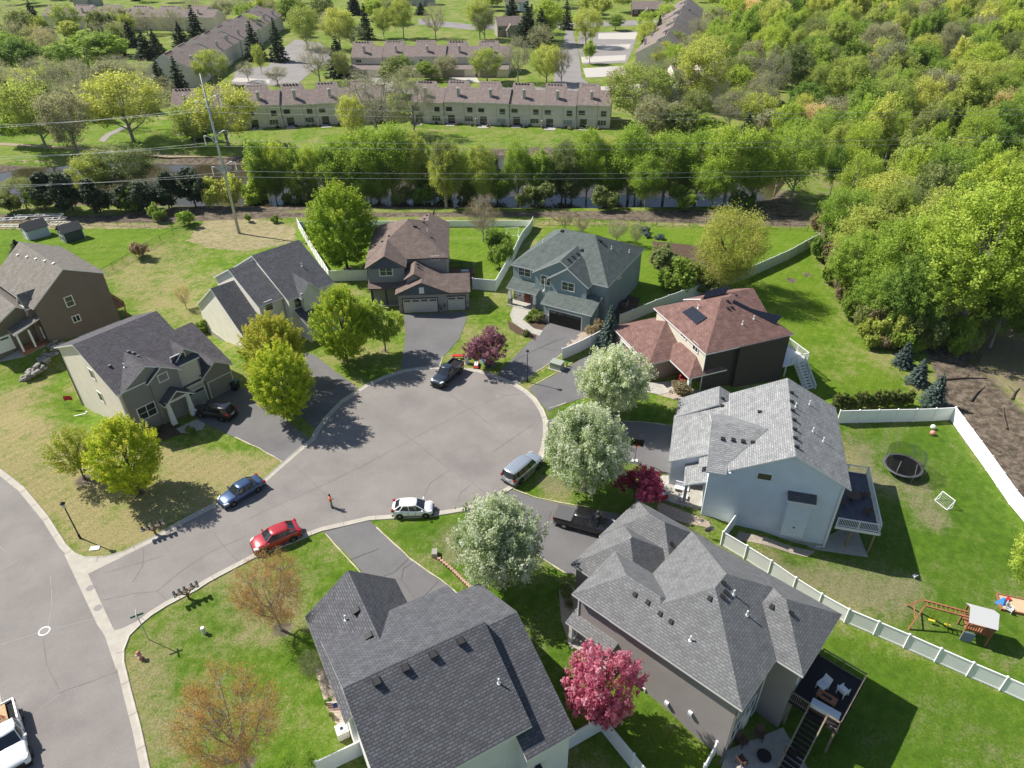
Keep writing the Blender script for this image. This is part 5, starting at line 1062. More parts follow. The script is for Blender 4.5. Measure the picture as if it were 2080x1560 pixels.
# --- far bank and townhouse grounds
L3 = [('sparse', 'yellow', 95, 303, 168, 120), ('sparse', 'grey', 160, 318, 188, 95), ('sparse', 'yellow', 272, 288, 155, 150), ('sparse', 'yellow', 400, 300, 215, 80), ('sparse', 'yellow', 465, 298, 178, 130), ('bare', 'grey', 765, 276, 150, 140), ('bare', 'grey', 842, 278, 162, 90), ('sparse', 'yellow', 720, 300, 200, 60),
      ('sparse', 'yellow', 1292, 255, 138, 130), ('bare', 'grey', 1330, 262, 170, 90), ('sparse', 'yellow', 1418, 220, 86, 110), ('bare', 'grey', 1535, 250, 150, 70), ('bare', 'grey', 1480, 262, 185, 80), ('bare', 'grey', 1555, 225, 100, 70), ('sparse', 'dull', 1360, 235, 150, 60), ('bare', 'purple', 1255, 215, 140, 60),
      ('bare', 'grey', 100, 215, 120, 90), ('bare', 'grey', 165, 205, 125, 90), ('broad', 'lime', 185, 150, 68, 150), ('broad', 'lime', 30, 150, 68, 80), ('broad', 'green', 55, 165, 80, 90), ('bare', 'tan', 95, 130, 55, 60), ('sparse', 'yellow', 145, 70, 10, 60), ('bare', 'grey', 300, 70, 18, 60), ('bare', 'grey', 355, 75, 20, 60), ('sparse', 'grey', 235, 65, 15, 70), ('bare', 'grey', 240, 165, 115, 80),
      ('sparse', 'yellow', 437, 175, 105, 68), ('sparse', 'yellow', 532, 150, 92, 26), ('bare', 'grey', 505, 165, 125, 40), ('bare', 'grey', 565, 172, 135, 50), ('sparse', 'yellow', 625, 100, 16, 66), ('sparse', 'yellow', 692, 100, 22, 70), ('bare', 'grey', 650, 168, 85, 70), ('sparse', 'dull', 700, 165, 105, 40), ('broad', 'green', 820, 168, 112, 46), ('broad', 'green', 875, 162, 125, 60), ('sparse', 'grey', 908, 165, 115, 50), ('sparse', 'yellow', 990, 168, 102, 70), ('bare', 'grey', 1052, 168, 75, 60), ('sparse', 'yellow', 1110, 170, 95, 66), ('bare', 'grey', 1140, 172, 95, 40),
      ('sparse', 'yellow', 1190, 95, 18, 58), ('slender', 'lime', 1197, 130, 82, 28), ('broad', 'green', 1250, 62, 30, 38), ('broad', 'lime', 1115, 90, 0, 60), ('sparse', 'yellow', 820, 78, 0, 52), ('sparse', 'yellow', 780, 78, 18, 40), ('bare', 'grey', 885, 78, 10, 50), ('sparse', 'yellow', 975, 80, 0, 56), ('bare', 'grey', 985, 82, 12, 50), ('broad', 'green', 600, 55, -8, 60), ('broad', 'green', 545, 40, 0, 50), ('broad', 'lime', 760, 40, 0, 60), ('sparse', 'yellow', 1340, 140, 88, 60), ('sparse', 'yellow', 1310, 130, 100, 40), ('bare', 'grey', 720, 100, 50, 50), ('sparse', 'grey', 455, 40, 0, 50), ('bare', 'grey', 395, 40, -5, 50), ('bare', 'grey', 500, 30, -8, 60)]
for key, kd, x, y, t, w in L3:
    lb = f"{CW[kd]} { {'slender': 'slender tree', 'broad': 'full crowned tree', 'bare': 'leafless tree', 'sparse': 'loose crowned tree'}[key]} {far_at(x, y)}"; tree(key, kd, x, y, t, w, lb, name={'bare': 'bare_tree'}.get(key, 'tree'), group=lb.replace(' tree ', ' trees '))
L4 = [(335, 200, 120, 50), (372, 205, 115, 52), (405, 92, 12, 50), (372, 100, 45, 46), (520, 122, 45, 50), (568, 125, 38, 42), (690, 155, 75, 60), (745, 80, 8, 36), (1070, 92, 5, 60), (1098, 96, 18, 60), (300, 120, 62, 50), (270, 95, 42, 40), (75, 55, 0, 40), (1040, 40, -10, 40), (215, 110, 60, 40), (245, 118, 70, 40), (320, 110, 60, 40), (720, 30, -15, 40), (670, 32, -12, 36), (855, 30, 4, 30), (1150, 60, -5, 30)]
for x, y, t, w in L4: tree('far_spruce', 'pine', x, y, t, w, 'dark spruce ' + far_at(x, y), name='spruce_tree', group='dark spruces ' + far_at(x, y))
for key, kd, x, y, t, w, lb in [('leafy', 'lime', 1700, 520, 392, 96, 'bright feathery tree at the wood edge just above the end of the long vinyl fence'), ('leafy', 'yellow', 1745, 560, 432, 130, 'yellowish feathery tree second from the long vinyl fence at the wood edge'), ('near_broad', 'lime', 1722, 610, 470, 110, 'lime full tree leaning over the middle of the back lawn'), ('leafy', 'lime', 1800, 640, 452, 140, 'wide feathery lime tree left of the tall poplar'), ('near_broad', 'green', 1830, 690, 520, 130, 'green full tree above the three blue spruces'), ('near_broad', 'lime', 1775, 665, 545, 110, 'low lime tree at the lawn edge above the blue spruces'), ('leafy', 'yellow', 1790, 470, 362, 140, 'round yellow-green tree behind the wood edge below the power lines'), ('sparse', 'yellow', 1860, 600, 400, 120, 'thin twiggy tree directly left of the tall poplar'), ('near_broad', 'green', 2010, 705, 560, 120, 'green tree right of the tall poplar trunk')]:
    tree(key, kd, x, y, t, w, lb)
# --- the wood at the right: individual trees, scattered over its floor
woodpoly = [(1560, 15), (1440, 70), (1425, 120), (1500, 160), (1585, 230), (1590, 320), (1640, 400), (1700, 405), (1690, 470), (1700, 560), (1760, 650), (1815, 690), (1930, 655), (2020, 700), (2100, 760), (2500, 900), (2700, 600), (2500, 200), (2200, 40), (2000, -20), (1700, -20)]
WP = np.array([G(x, y)[:2] for x, y in woodpoly]); rw = random.Random(5); wood = []
x0, y0 = WP.min(0); x1, y1 = WP.max(0); tries = 0
while tries < 30000 and len(wood) < 280:
    tries += 1; x = rw.uniform(x0, x1); y = y0 + (y1 - y0) * rw.random() ** 1.25
    if not bool(inpoly(np.array(x), np.array(y), WP)): continue
    p = np.array([x, y, -CAM_H + 6]); zc = p @ fw; px = 1040 + F_PX * (p @ RT) / zc; py = 780 - F_PX * (p @ UP) / zc
    if px > 2200 or py < -50: continue
    gap = 4.6 + max(0, (y - 120)) * .022
    if any((x - a) ** 2 + (y - b) ** 2 < gap * gap for a, b in wood) or any((x - a) ** 2 + (y - b) ** 2 < 9 for a, b, r in TREES): continue
    wood.append((x, y))
wood.sort(key=lambda p: p[0] ** 2 + p[1] ** 2)
STUFF = []
def scatter_label(key, kd, x, y, edge):
    c = {'tan': 'tan budding', 'yellow': 'yellow-green', 'grey': 'greyish', 'dull': 'dull olive', 'lime': 'bright lime', 'green': 'mid green'}[kd]; sh = {'sparse': 'loose', 'slender': 'slender', 'leafy': 'feathery'}.get(key, 'full')
    wh = 'at the back lawn edge of the wood' if edge < 6 and y < 120 else ('in the wood near the power lines' if 100 < y < 135 else ('in the near right wood' if y <= 100 else ('in the middle of the wood at the right' if y < 200 else 'deep in the wood at the upper right')))
    return f'{c} {sh} crowned tree {wh}'
for n_, (x, y) in enumerate(wood):
    g = (x, y, float(T(x, y))); edge = float(polydist(np.array(x), np.array(y), WP)); q = rw.random(); far_ = y > 170
    H = rw.uniform(9.5, 15) * (1 if edge > 5 else .82) * (1.05 if far_ else 1); R = rw.uniform(3.2, 5.2) * (1 if edge > 5 else .8) * (1.2 if far_ else 1)
    if q < .16: key, kd = 'sparse', rw.choice(['yellow', 'yellow', 'lime', 'lime', 'tan', 'yellow'])
    elif q < .28: key, kd = 'sparse', rw.choice(['grey', 'dull'])
    elif q < .42: key, kd = 'slender', rw.choice(['lime', 'green', 'yellow']); R *= .72; H *= 1.08
    elif q < .48: key, kd = 'broad', 'dull'
    elif q < .68: key, kd = 'leafy', rw.choice(['lime', 'green', 'yellow', 'lime'])
    else: key, kd = ('near_broad' if y < 105 else 'broad'), rw.choice(['lime', 'green', 'lime', 'green', 'yellow', 'lime'])
    if n_ < 165: lb = scatter_label(key, kd, x, y, edge); put_tree(key, kd, g, H, R, lb, group=lb.replace(' crowned tree', ' trees'))
    else: STUFF.append((key, kd, g, H, R))
def stuff_trees(name, items, kindlabel, rs):
    """far trees that read as one mass: one object"""
    by = {}
    for key, kd, g, H, R in items:
        tm, cm, H0, R0 = PROTO[key][rs.randrange(len(PROTO[key]))]; n = len(cm.vertices); a = np.empty(n * 3, np.float32); cm.vertices.foreach_get('co', a); a = a.reshape(-1, 4, 3); t = np.empty(n, np.float32); cm.attributes['tone'].data.foreach_get('value', t); t = t.reshape(-1, 4)
        k = np.arange(len(a)) % 2 == 0; a = a[k].copy(); t = t[k]; ctr = a.mean(1, keepdims=True); a = ctr + (a - ctr) * 1.45; an = rs.uniform(0, 6.28); ca, sa = math.cos(an), math.sin(an); x = a[..., 0] * ca - a[..., 1] * sa; y = a[..., 0] * sa + a[..., 1] * ca
        a = np.stack([x * R / R0 + g[0], y * R / R0 + g[1], a[..., 2] * H / H0 + g[2]], -1); by.setdefault(kd, []).append((a, t + rs.uniform(-.1, .1)))
        m = np.array([v.co[:] for v in tm.vertices], np.float32)
    V = []; TN = []; MI = []; mats = []
    for i, (kd, l) in enumerate(by.items()):
        for a, t in l: V.append(a.reshape(-1, 3)); TN.append(t.ravel()); MI.append(np.full(len(a), i, np.int32))
        mats.append(LM[kd])
    V = np.concatenate(V); TN = np.concatenate(TN); MI = np.concatenate(MI); me = bpy.data.meshes.new(name); fast_mesh(me, V, np.arange(len(V)).reshape(-1, 4)); me.attributes.new('tone', 'FLOAT', 'POINT').data.foreach_set('value', np.clip(TN, 0, 1).astype(np.float32))
    for m in mats: me.materials.append(m)
    me.polygons.foreach_set('material_index', MI); o = bpy.data.objects.new(name, me); COL.objects.link(o); tag(o, kindlabel, 'trees', kind='stuff')
stuff_trees('far_wood', STUFF, 'far depth of the green wood at the upper right, read as one mass', rw)
for x, y, t, w in [(1790, 190, 105, 110), (1850, 60, 10, 100), (2040, 120, 75, 90)]: tree('broad', 'tan', x, y, t, w, 'tan blossoming tree standing out in the green wood', group='tan trees in the wood')
# underbrush and bushes at the edge of the wood
for i in range(46):
    f = i / 45; ex = np.interp(f, [0, .25, .5, .75, 1], [1668, 1690, 1740, 1800, 1960]); ey = np.interp(f, [0, .25, .5, .75, 1], [470, 580, 680, 712, 715]); x = ex + rw.uniform(-6, 40); y = ey + rw.uniform(-14, 10); w = rw.uniform(34, 70)
    kd = rw.choice(['lime', 'green', 'dull', 'yellow', 'brush']); zn = 'beside the end of the long vinyl fence' if f < .3 else 'along the middle of the back lawn' if f < .7 else 'above the three blue spruces'; tree('shrub', kd, x, y, y - w * rw.uniform(.8, 1.3), w, f'{CW[kd]} undergrowth bush at the wood edge {zn}', name='bush', cat='shrub', group=f'{CW[kd]} bushes at the wood edge {zn}')
# trees beyond everything, towards the top edge of the view
fr_ = random.Random(9); far = []; FI = []
for i in range(620):     # more trees filling the townhouse grounds
    px = fr_.uniform(-40, 1600); py = fr_.choice([fr_.uniform(60, 120), fr_.uniform(120, 235), fr_.uniform(160, 300)]); q = G(px, py)
    if any((q[0] - a) ** 2 + (q[1] - b) ** 2 < (r_ + 1.2) ** 2 for a, b, r_ in TREES): continue
    if 345 < px < 800 and 150 < py < 275 or 830 < px < 1245 and 150 < py < 320 or 480 < px < 830 and 262 < py < 300 or 700 < px < 1060 and 60 < py < 190 or 1110 < px < 1300 and py < 210 or 460 < px < 700 and 75 < py < 182 or 255 < px < 590 and (py - 20) + (px - 255) * .36 < 165 and (py) + (px - 255) * .36 > 95 or 60 < px < 450 and py < 78: continue
    key = fr_.choice(['sparse', 'bare', 'bare', 'sparse', 'far_spruce', 'broad']); kd = {'bare': 'grey', 'far_spruce': 'pine'}.get(key) or fr_.choice(['yellow', 'dull', 'lime', 'grey']); TREES.append((q[0], q[1], 4))
    FI.append((key, kd, q, fr_.uniform(7, 11), fr_.uniform(3.5, 5) if key != 'far_spruce' else 2.6))
for i in range(900):
    x = fr_.uniform(-330, 330); y = fr_.uniform(330, 600)
    p = np.array([x, y, -CAM_H]); zc = p @ fw; px = 1040 + F_PX * (p @ RT) / zc; py = 780 - F_PX * (p @ UP) / zc
    if px < -60 or px > 2140 or py < -110: continue
    if any((x - a) ** 2 + (y - b) ** 2 < 80 for a, b in far): continue
    if 60 < px < 480 and 5 < py < 70 or 860 < px < 1345 and 30 < py < 62 or 1255 < px < 1350 and py > 30: continue
    far.append((x, y)); key = fr_.choice(['broad', 'sparse', 'bare', 'broad', 'sparse', 'far_spruce'])
    kd = 'pine' if key == 'far_spruce' else ('grey' if key == 'bare' else fr_.choice(['lime', 'green', 'yellow', 'dull']))
    FI.append((key, kd, (x, y, float(T(x, y))), fr_.uniform(8, 13), fr_.uniform(4.5, 7) if key != 'far_spruce' else 3))
    if len(far) > 130: break
stuff_trees('distant_trees', FI, 'distant trees of the streets along the top of the view', fr_)
# ================================================================== TOWNHOUSES AND FAR STREETS
BLIND = mat('window_blind', (.34, .33, .30), .6)
TW = siding('townhouse_siding', (.74, .65, .54), lap=.25); TW2 = siding('townhouse_siding_grey', (.42, .38, .33), lap=.25)
def th_row(label, pa, pb, n, depth=13, ze=5.5, front='plain', wallm=None, hi=.62, seed=0, wz=5.0):
    a = G(*pa); b_ = G(*pb); L_ = math.hypot(b_[0] - a[0], b_[1] - a[1]); ang = math.degrees(math.atan2(b_[1] - a[1], b_[0] - a[0])); h = Hs('townhouse_row', a, ang, label, S_TOWN, [wallm or TW], 'townhouses')
    h.root.location.z = a[2]; w = L_ / n; rr = random.Random(seed); s1 = .52
    for i in range(n):
        dv = .5 * (i % 2) + .02 * i; u = i * w; um = u + w * hi; r2 = depth * .55 + dv; r1 = depth * .38 + dv; dz = .15 * ((i * 7) % 3)
        h.blk(u + .02, um, dv - .3, depth + dv, ze + dz, ze + dz + s1 * (r2 - dv + .3), 'gu', r=r2, oh=.3, rake=.03, zb=-2); h.blk(um - .02, u + w - .02, dv - .3, depth * .82 + dv, ze + dz - .04, ze + dz - .04 + s1 * (r1 - dv + .3), 'gu', r=r1, oh=.3, rake=.03, zb=-2)
        if front == 'garage': h.blk(u + .1, u + w - .15, dv - 5.2, dv + .2, 2.6, 3.3, 's+v', oh=.2, zb=-2)
    h.finish()
    for i in range(n):
        dv = .5 * (i % 2) + .02 * i; u = i * w; c = dv - .012 + .0; f0 = dv - 5.0
        if front == 'plain':
            h.win('f', c, u + w * .16, wz - 1.25, 1.5, .95, nx=2, frame=DARKV, tw=.06); h.win('f', c, u + w * .80, wz - 1.35, 1.3, 1.2, nx=2, frame=DARKV, tw=.06); h.win('f', c, u + w * .22, 1.1, 1.7, 2.0, nx=2, frame=DARKV, tw=.06); h.win('f', c, u + w * .76, 1.35, 2.2, 1.25, nx=3, frame=WHITE, tw=.06, pane=rr.choice([GLASS, BLIND, GLASS]))
            mb = MB(); mb.box(u + w * .1, u + w * (.35 + .1 * rr.random()), dv - 2.6 - rr.random(), dv - .1, -.6, .1); h.part('patio_slab', mb, CONC)
            for q in range(3): mb = MB(); x = u + w * rr.uniform(.1, .9); y = dv - rr.uniform(.6, 2.2); mb.loft([[(x + a_ * math.cos(t), y + a_ * math.sin(t), z) for t in [k * math.pi / 3 for k in range(6)]] for z, a_ in ((.0, .35), (.35, .5), (.7, .2))]); h.part(['planter', 'patio_seat', 'shrub'][q], mb, [MATS['brown_wood'], DARKV, LM['green']][q])
            mb = MB(); mb.box(u - .06, u + .08, dv - 1.8, dv, -1, 1.9); h.part('privacy_wall', mb, TW)
        elif front == 'garage':
            h.garage('f', dv - 5.01, u + w * .36, w * .5, 2.1, mat('taupe_garage_door', (.30, .27, .24), .7), glassy=False, trim=TW2); h.win('f', c, u + w * .25, 4.3, 1.8, .9, nx=3, frame=WHITE, tw=.05)
        q = u + w * .42; mb = MB(); mb.box(q - .35, q + .35, dv + 1.6, dv + 2.4, ze, ze + 3.2); mb.box(q - .42, q + .42, dv + 1.53, dv + 2.47, ze + 3.2, ze + 3.3); mb.tube([(q, dv + 2, ze + 3.3), (q, dv + 2, ze + 3.7)], .16, 6); h.part('chimney', mb, mat('chimney_cladding', (.5, .46, .41), .7))
        for k in range(5): mb = MB(); x = u + w * (.1 + .09 * k); mb.box(x - .18, x + .18, depth * .55 + dv - .75, depth * .55 + dv - .35, ze + s1 * depth * .55 - .35, ze + s1 * depth * .55 + .18); h.part('roof_vent', mb, DARKV)
    return h
th_row('left beige townhouse row behind bare trees across the pond, nearest the power pole', (357, 268), (788, 247), 6, seed=1)
th_row('right beige townhouse row with chimneys facing the mown lawn across the pond', (838, 249), (1238, 262), 6, seed=2)
th_row('townhouse row with garages on its near side, behind the two beige rows', (716, 151), (1036, 151), 5, front='garage', seed=3, depth=13)
th_row('long diagonal townhouse row stepping away at the upper left', (402, 178), (578, 58), 9, front='none', seed=4, depth=16)
th_row('diagonal townhouse row stepping away at the upper right beside white driveways', (1352, 44), (1288, 142), 7, front='none', seed=5, depth=17)
th_row('far townhouse row at the top left behind spruces', (92, 58), (440, 64), 6, front='none', seed=6, depth=13)
th_row('short townhouse pair half hidden by trees at the left edge of the wood', (1372, 212), (1482, 206), 2, front='none', seed=7)
def far_house(px, py, w, d, ang, label, roofm, col, ze=4.5, typ='gu'):
    g = G(px, py); h = Hs('distant_house', g, ang, label, roofm, [mat('far_wall_%d' % int(col[0] * 100), col, .7)]); h.root.location.z = g[2]; h.blk(0, w, 0, d, ze, ze + 3, typ, zb=-2); h.blk(w * .3, w * .65, -3, d * .5, ze - 1.6, ze + .8, 'gv', zb=-2); h.finish()
    for i in range(3): h.win('f', .33, w * (.12 + .34 * i), ze - 1.3, 1.2, 1.1, nx=2, tw=.08)
far_house(1010, 76, 12, 9, 10, 'small brown townhouse end beside the dark spruces', S_TOWN, (.33, .29, .25))
far_house(1025, 24, 13, 9, 0, 'white house at the top centre', S_TAUPE, (.66, .68, .70)); far_house(1283, 34, 16, 10, -5, 'dark brick house at the top, right of centre', S_TOWN, (.10, .055, .045), ze=3.4)
far_house(1862, 86, 14, 10, 60, 'white gabled house half hidden in the wood', S_TAUPE, (.7, .68, .62)); far_house(828, 12, 15, 9, 0, 'grey roofed house at the top centre left', S_GREY, (.4, .38, .36)); far_house(150, 14, 14, 9, 10, 'pale green house at the top left', S_TAUPE, (.4, .47, .42), ze=5)
PALEC = mat('pale_concrete', (.44, .41, .37), .9, var=.06)
def fr(P, m=FARROAD, name='far_road', off=.06): tag(drape(name, P, off, m), kind='structure')
fr([(1124, 176), (1130, 115), (1145, 82), (1151, 52), (1161, 52), (1168, 82), (1176, 112), (1182, 160), (1200, 172), (1230, 176), (1235, 190), (1130, 190)])
fr([(850, 38), (960, 50), (1150, 45), (1350, 40), (1350, 50), (1150, 56), (960, 61), (850, 50)], off=.05)
fr([(1178, 66), (1296, 64), (1284, 104), (1272, 128), (1184, 131), (1172, 90)], off=.052)
for P in ([(1184, 139), (1268, 134), (1272, 155), (1190, 158)], [(1215, 68), (1296, 66), (1290, 80), (1215, 80)], [(1185, 93), (1282, 90), (1276, 101), (1186, 104)], [(1180, 116), (1272, 112), (1270, 123), (1182, 128)], [(1190, 178), (1330, 170), (1330, 200), (1240, 200)], [(720, 154), (778, 152), (818, 158), (812, 172), (770, 186), (735, 168)], [(915, 148), (962, 148), (975, 168), (910, 168)], [(480, 158), (548, 162), (548, 170), (470, 166)]): fr(P, PALEC, 'driveway', .08)
fr([(470, 172), (600, 175), (642, 138), (690, 118), (650, 88), (600, 80), (560, 110), (545, 135), (480, 140)], off=.05); fr([(690, 176), (860, 180), (1124, 176), (1124, 186), (860, 190), (690, 186)], off=.045)
fr([(200, 285), (215, 272), (262, 252), (268, 256), (225, 276), (212, 290)], mat('path_paving', (.25, .23, .21), .9), 'path'); fr([(0, 290), (160, 300), (340, 316), (480, 322), (480, 326), (340, 321), (160, 305), (0, 295)], mat('path_dirt', (.30, .24, .17), 1), 'path')
# ================================================================== FENCES
def vinyl_fence(px, h, label, gap=2.4, name='vinyl_fence', m=None, pts=None, cap=True):
    P = pts or [G(x, y) for x, y in px]; r = empty(name, P[0], 0, label, 'fence'); o = Vector(P[0]); m = m or VINYL; posts = []; mb = MB()
    for a, b_ in zip(P[:-1], P[1:]):
        A_, B_ = Vector(a) - o, Vector(b_) - o; n = max(1, round((B_ - A_).xy.length / gap))
        for i in range(n):
            p, q = A_.lerp(B_, i / n), A_.lerp(B_, (i + 1) / n); p.z = float(T(p.x + o.x, p.y + o.y)) - o.z; q.z = float(T(q.x + o.x, q.y + o.y)) - o.z; U = Vector((0, 0, 1)); posts.append(p)
            mb.bar(p + U * (h / 2 + .03), q + U * (h / 2 + .03), .045, h - .16); mb.bar(p + U * (h - .06), q + U * (h - .06), .09, .12); mb.bar(p + U * .12, q + U * .12, .08, .15)
    posts.append(q)
    mb.build('panel', m, r, recalc=True); pm = MB(); pm.box(-.07, .07, -.07, .07, -.3, h + .05); pm.loft([[(sx * w, sy * w, z) for sx, sy in ((-1, -1), (1, -1), (1, 1), (-1, 1))] for z, w in ((h + .05, .09), (h + .08, .09), (h + .15, .01))]); p0 = None
    for q in posts[:95]:
        if p0 is None: p0 = pm.build('fence_post', m, r, recalc=True); p0.location = q
        else: c = p0.copy(); COL.objects.link(c); c.parent = r; c.location = q
    return r
vinyl_fence([(747, 570), (671, 572), (606, 462)], 1.85, 'white vinyl fence running up the left side of the egg tree lawn')
vinyl_fence([(606, 462), (1082, 460)], 1.2, 'low white vinyl fence along the back of the lawn behind the brown roof', gap=3)
vinyl_fence([(1082, 461), (1045, 525), (1007, 592), (961, 588)], 1.9, 'white vinyl fence between the goal lawn and the teal house')
vinyl_fence([(1142, 731), (1178, 715), (1218, 694)], 1.7, 'short white fence beside the teal house driveway')
vinyl_fence([(1258, 662), (1330, 632), (1407, 604), (1500, 572), (1600, 528), (1661, 494)], 1.8, 'long vinyl fence curving behind the red roofed house to the wood', m=mat('shade_tinted_vinyl', (.56, .60, .62), .45))  # white vinyl with the blue-grey of its shadow side put into the colour
vinyl_fence([(1492, 1066), (1464, 1106)], 1.7, 'short white fence between the blue house and the taupe house'); vinyl_fence([(1464, 1107), (1560, 1166), (1715, 1264), (1898, 1344), (2030, 1402), (2140, 1452)], 1.75, 'long white vinyl fence along the lawn beside the taupe house')
vinyl_fence([(1700, 860), (1931, 853)], 1.85, 'white scalloped fence in front of the row of arborvitae'); vinyl_fence([(1931, 854), (1981, 924), (2050, 1024), (2085, 1066), (2180, 1190)], 1.95, 'tall white fence between the trampoline lawn and the bare soil')
vinyl_fence([(1140, 1530), (1221, 1484), (1283, 1561), (1330, 1620)], 1.9, 'white fence corner beside the magenta crabapple'); vinyl_fence([(738, 1532), (650, 1575)], 1.8, 'white fence at the left wall of the white house'); vinyl_fence([(1449, 1534), (1425, 1580)], 1.8, 'white fence stub at the rear corner of the taupe house')
CHAIN = mat('wire_mesh_fence', (.03, .035, .03), .6)
def wire_fence(px, h, label, gap=3.0):
    P = [G(x, y) for x, y in px]; r = empty('wire_fence', P[0], 0, label, 'fence'); o = Vector(P[0]); mb = MB(); posts = []
    for a, b_ in zip(P[:-1], P[1:]):
        A_, B_ = Vector(a) - o, Vector(b_) - o; L_ = (B_ - A_).xy.length; n = max(1, round(L_ / gap))
        for i in range(n):
            p, q = A_.lerp(B_, i / n), A_.lerp(B_, (i + 1) / n); posts.append(p); U = Vector((0, 0, 1)); mb.bar(p + U * h, q + U * h, .045)
            for k in range(1, 5): mb.bar(p + U * h * k / 5, q + U * h * k / 5, .012)
            for k in range(1, 12): c = p.lerp(q, k / 12); mb.bar(c, c + U * h, .012)
    posts.append(B_)
    mb.build('wire_mesh', CHAIN, r); pm = MB(); pm.tube([(0, 0, -.2), (0, 0, h + .05)], .04, 6); p0 = None
    for q in posts[:95]:
        if p0 is None: p0 = pm.build('fence_post', CHAIN, r); p0.location = q
        else: c = p0.copy(); COL.objects.link(c); c.parent = r; c.location = q
wire_fence([(209, 560), (252, 536), (300, 505), (378, 466)], 1.2, 'black wire fence running between the two left back lawns'); wire_fence([(378, 464), (240, 459), (148, 455)], 1.1, 'black wire fence along the bank behind the sheds'); wire_fence([(1086, 457), (1300, 458), (1500, 462), (1640, 470)], 1.1, 'thin wire fence along the bank behind the teal house lawn')
# ================================================================== VEHICLES
def paint(name, c, metal=.35): return mat('paint_' + name, c, .28, metal=metal, coat=.8, spec=.5)
CHROME = mat('chrome', (.7, .7, .72), .15, metal=1); PLASTIC = mat('black_plastic', (.02, .02, .022), .6); HEADL = mat('headlight_lens', (.75, .77, .8), .1, spec=.8); TAILL = mat('tail_lens', (.32, .01, .012), .2); INTER = mat('car_interior', (.12, .11, .10), .9)
_wheel = {}
def wheels(root, xf, xr, y, R, w=.23, rim=None):
    k = (R, w, rim.name if rim else '')
    if k not in _wheel:
        n = 20; mb = MB(); mb.loft([[(math.cos(a) * r, yy, math.sin(a) * r) for a in [2 * math.pi * i / n for i in range(n)]] for r, yy in ((R * .62, -w / 2), (R * .93, -w / 2), (R, -w / 2 + .03), (R, w / 2 - .03), (R * .93, w / 2), (R * .62, w / 2))]); t = mb.build('tyre', RUBBER, smooth=True, recalc=True)
        m2 = MB(); m2.loft([[(math.cos(a) * R * .62, yy, math.sin(a) * R * .62) for a in [2 * math.pi * i / n for i in range(n)]] for yy in (-w / 2 + .04, w / 2 - .04)])
        for s_ in range(5): a = 2 * math.pi * s_ / 5; m2.bar((0, -w / 2 + .02, 0), (math.cos(a) * R * .58, -w / 2 + .02, math.sin(a) * R * .58), .07, .05); m2.bar((0, w / 2 - .02, 0), (math.cos(a) * R * .58, w / 2 - .02, math.sin(a) * R * .58), .07, .05)
        ri = m2.build('rim', rim or RIM, recalc=True); _wheel[k] = (t.data, ri.data); bpy.data.objects.remove(t); bpy.data.objects.remove(ri)
    for x in (xf, xr):
        for s_ in (1, -1):
            t = bpy.data.objects.new('wheel', _wheel[k][0]); COL.objects.link(t); t.parent = root; t.location = (x, y * s_, R); r_ = bpy.data.objects.new('rim', _wheel[k][1]); COL.objects.link(r_); r_.parent = t
def body_ring(x, w, b, t, c=.05, tuck=.06, ins=.10):
    """cross-section at station x: half width w, bottom b, shoulder height t, crown c"""
    h = t - b; P = [(w - .10, b), (w - .02, b + .12 * h), (w, b + .45 * h), (w - .015, b + .72 * h), (w - tuck, t - .04), (w - tuck - ins, t + c * .3), (w * .45, t + c), (0, t + c * 1.1)]
    return [(x, y, z) for y, z in P] + [(x, -y, z) for y, z in P[::-1][1:]]
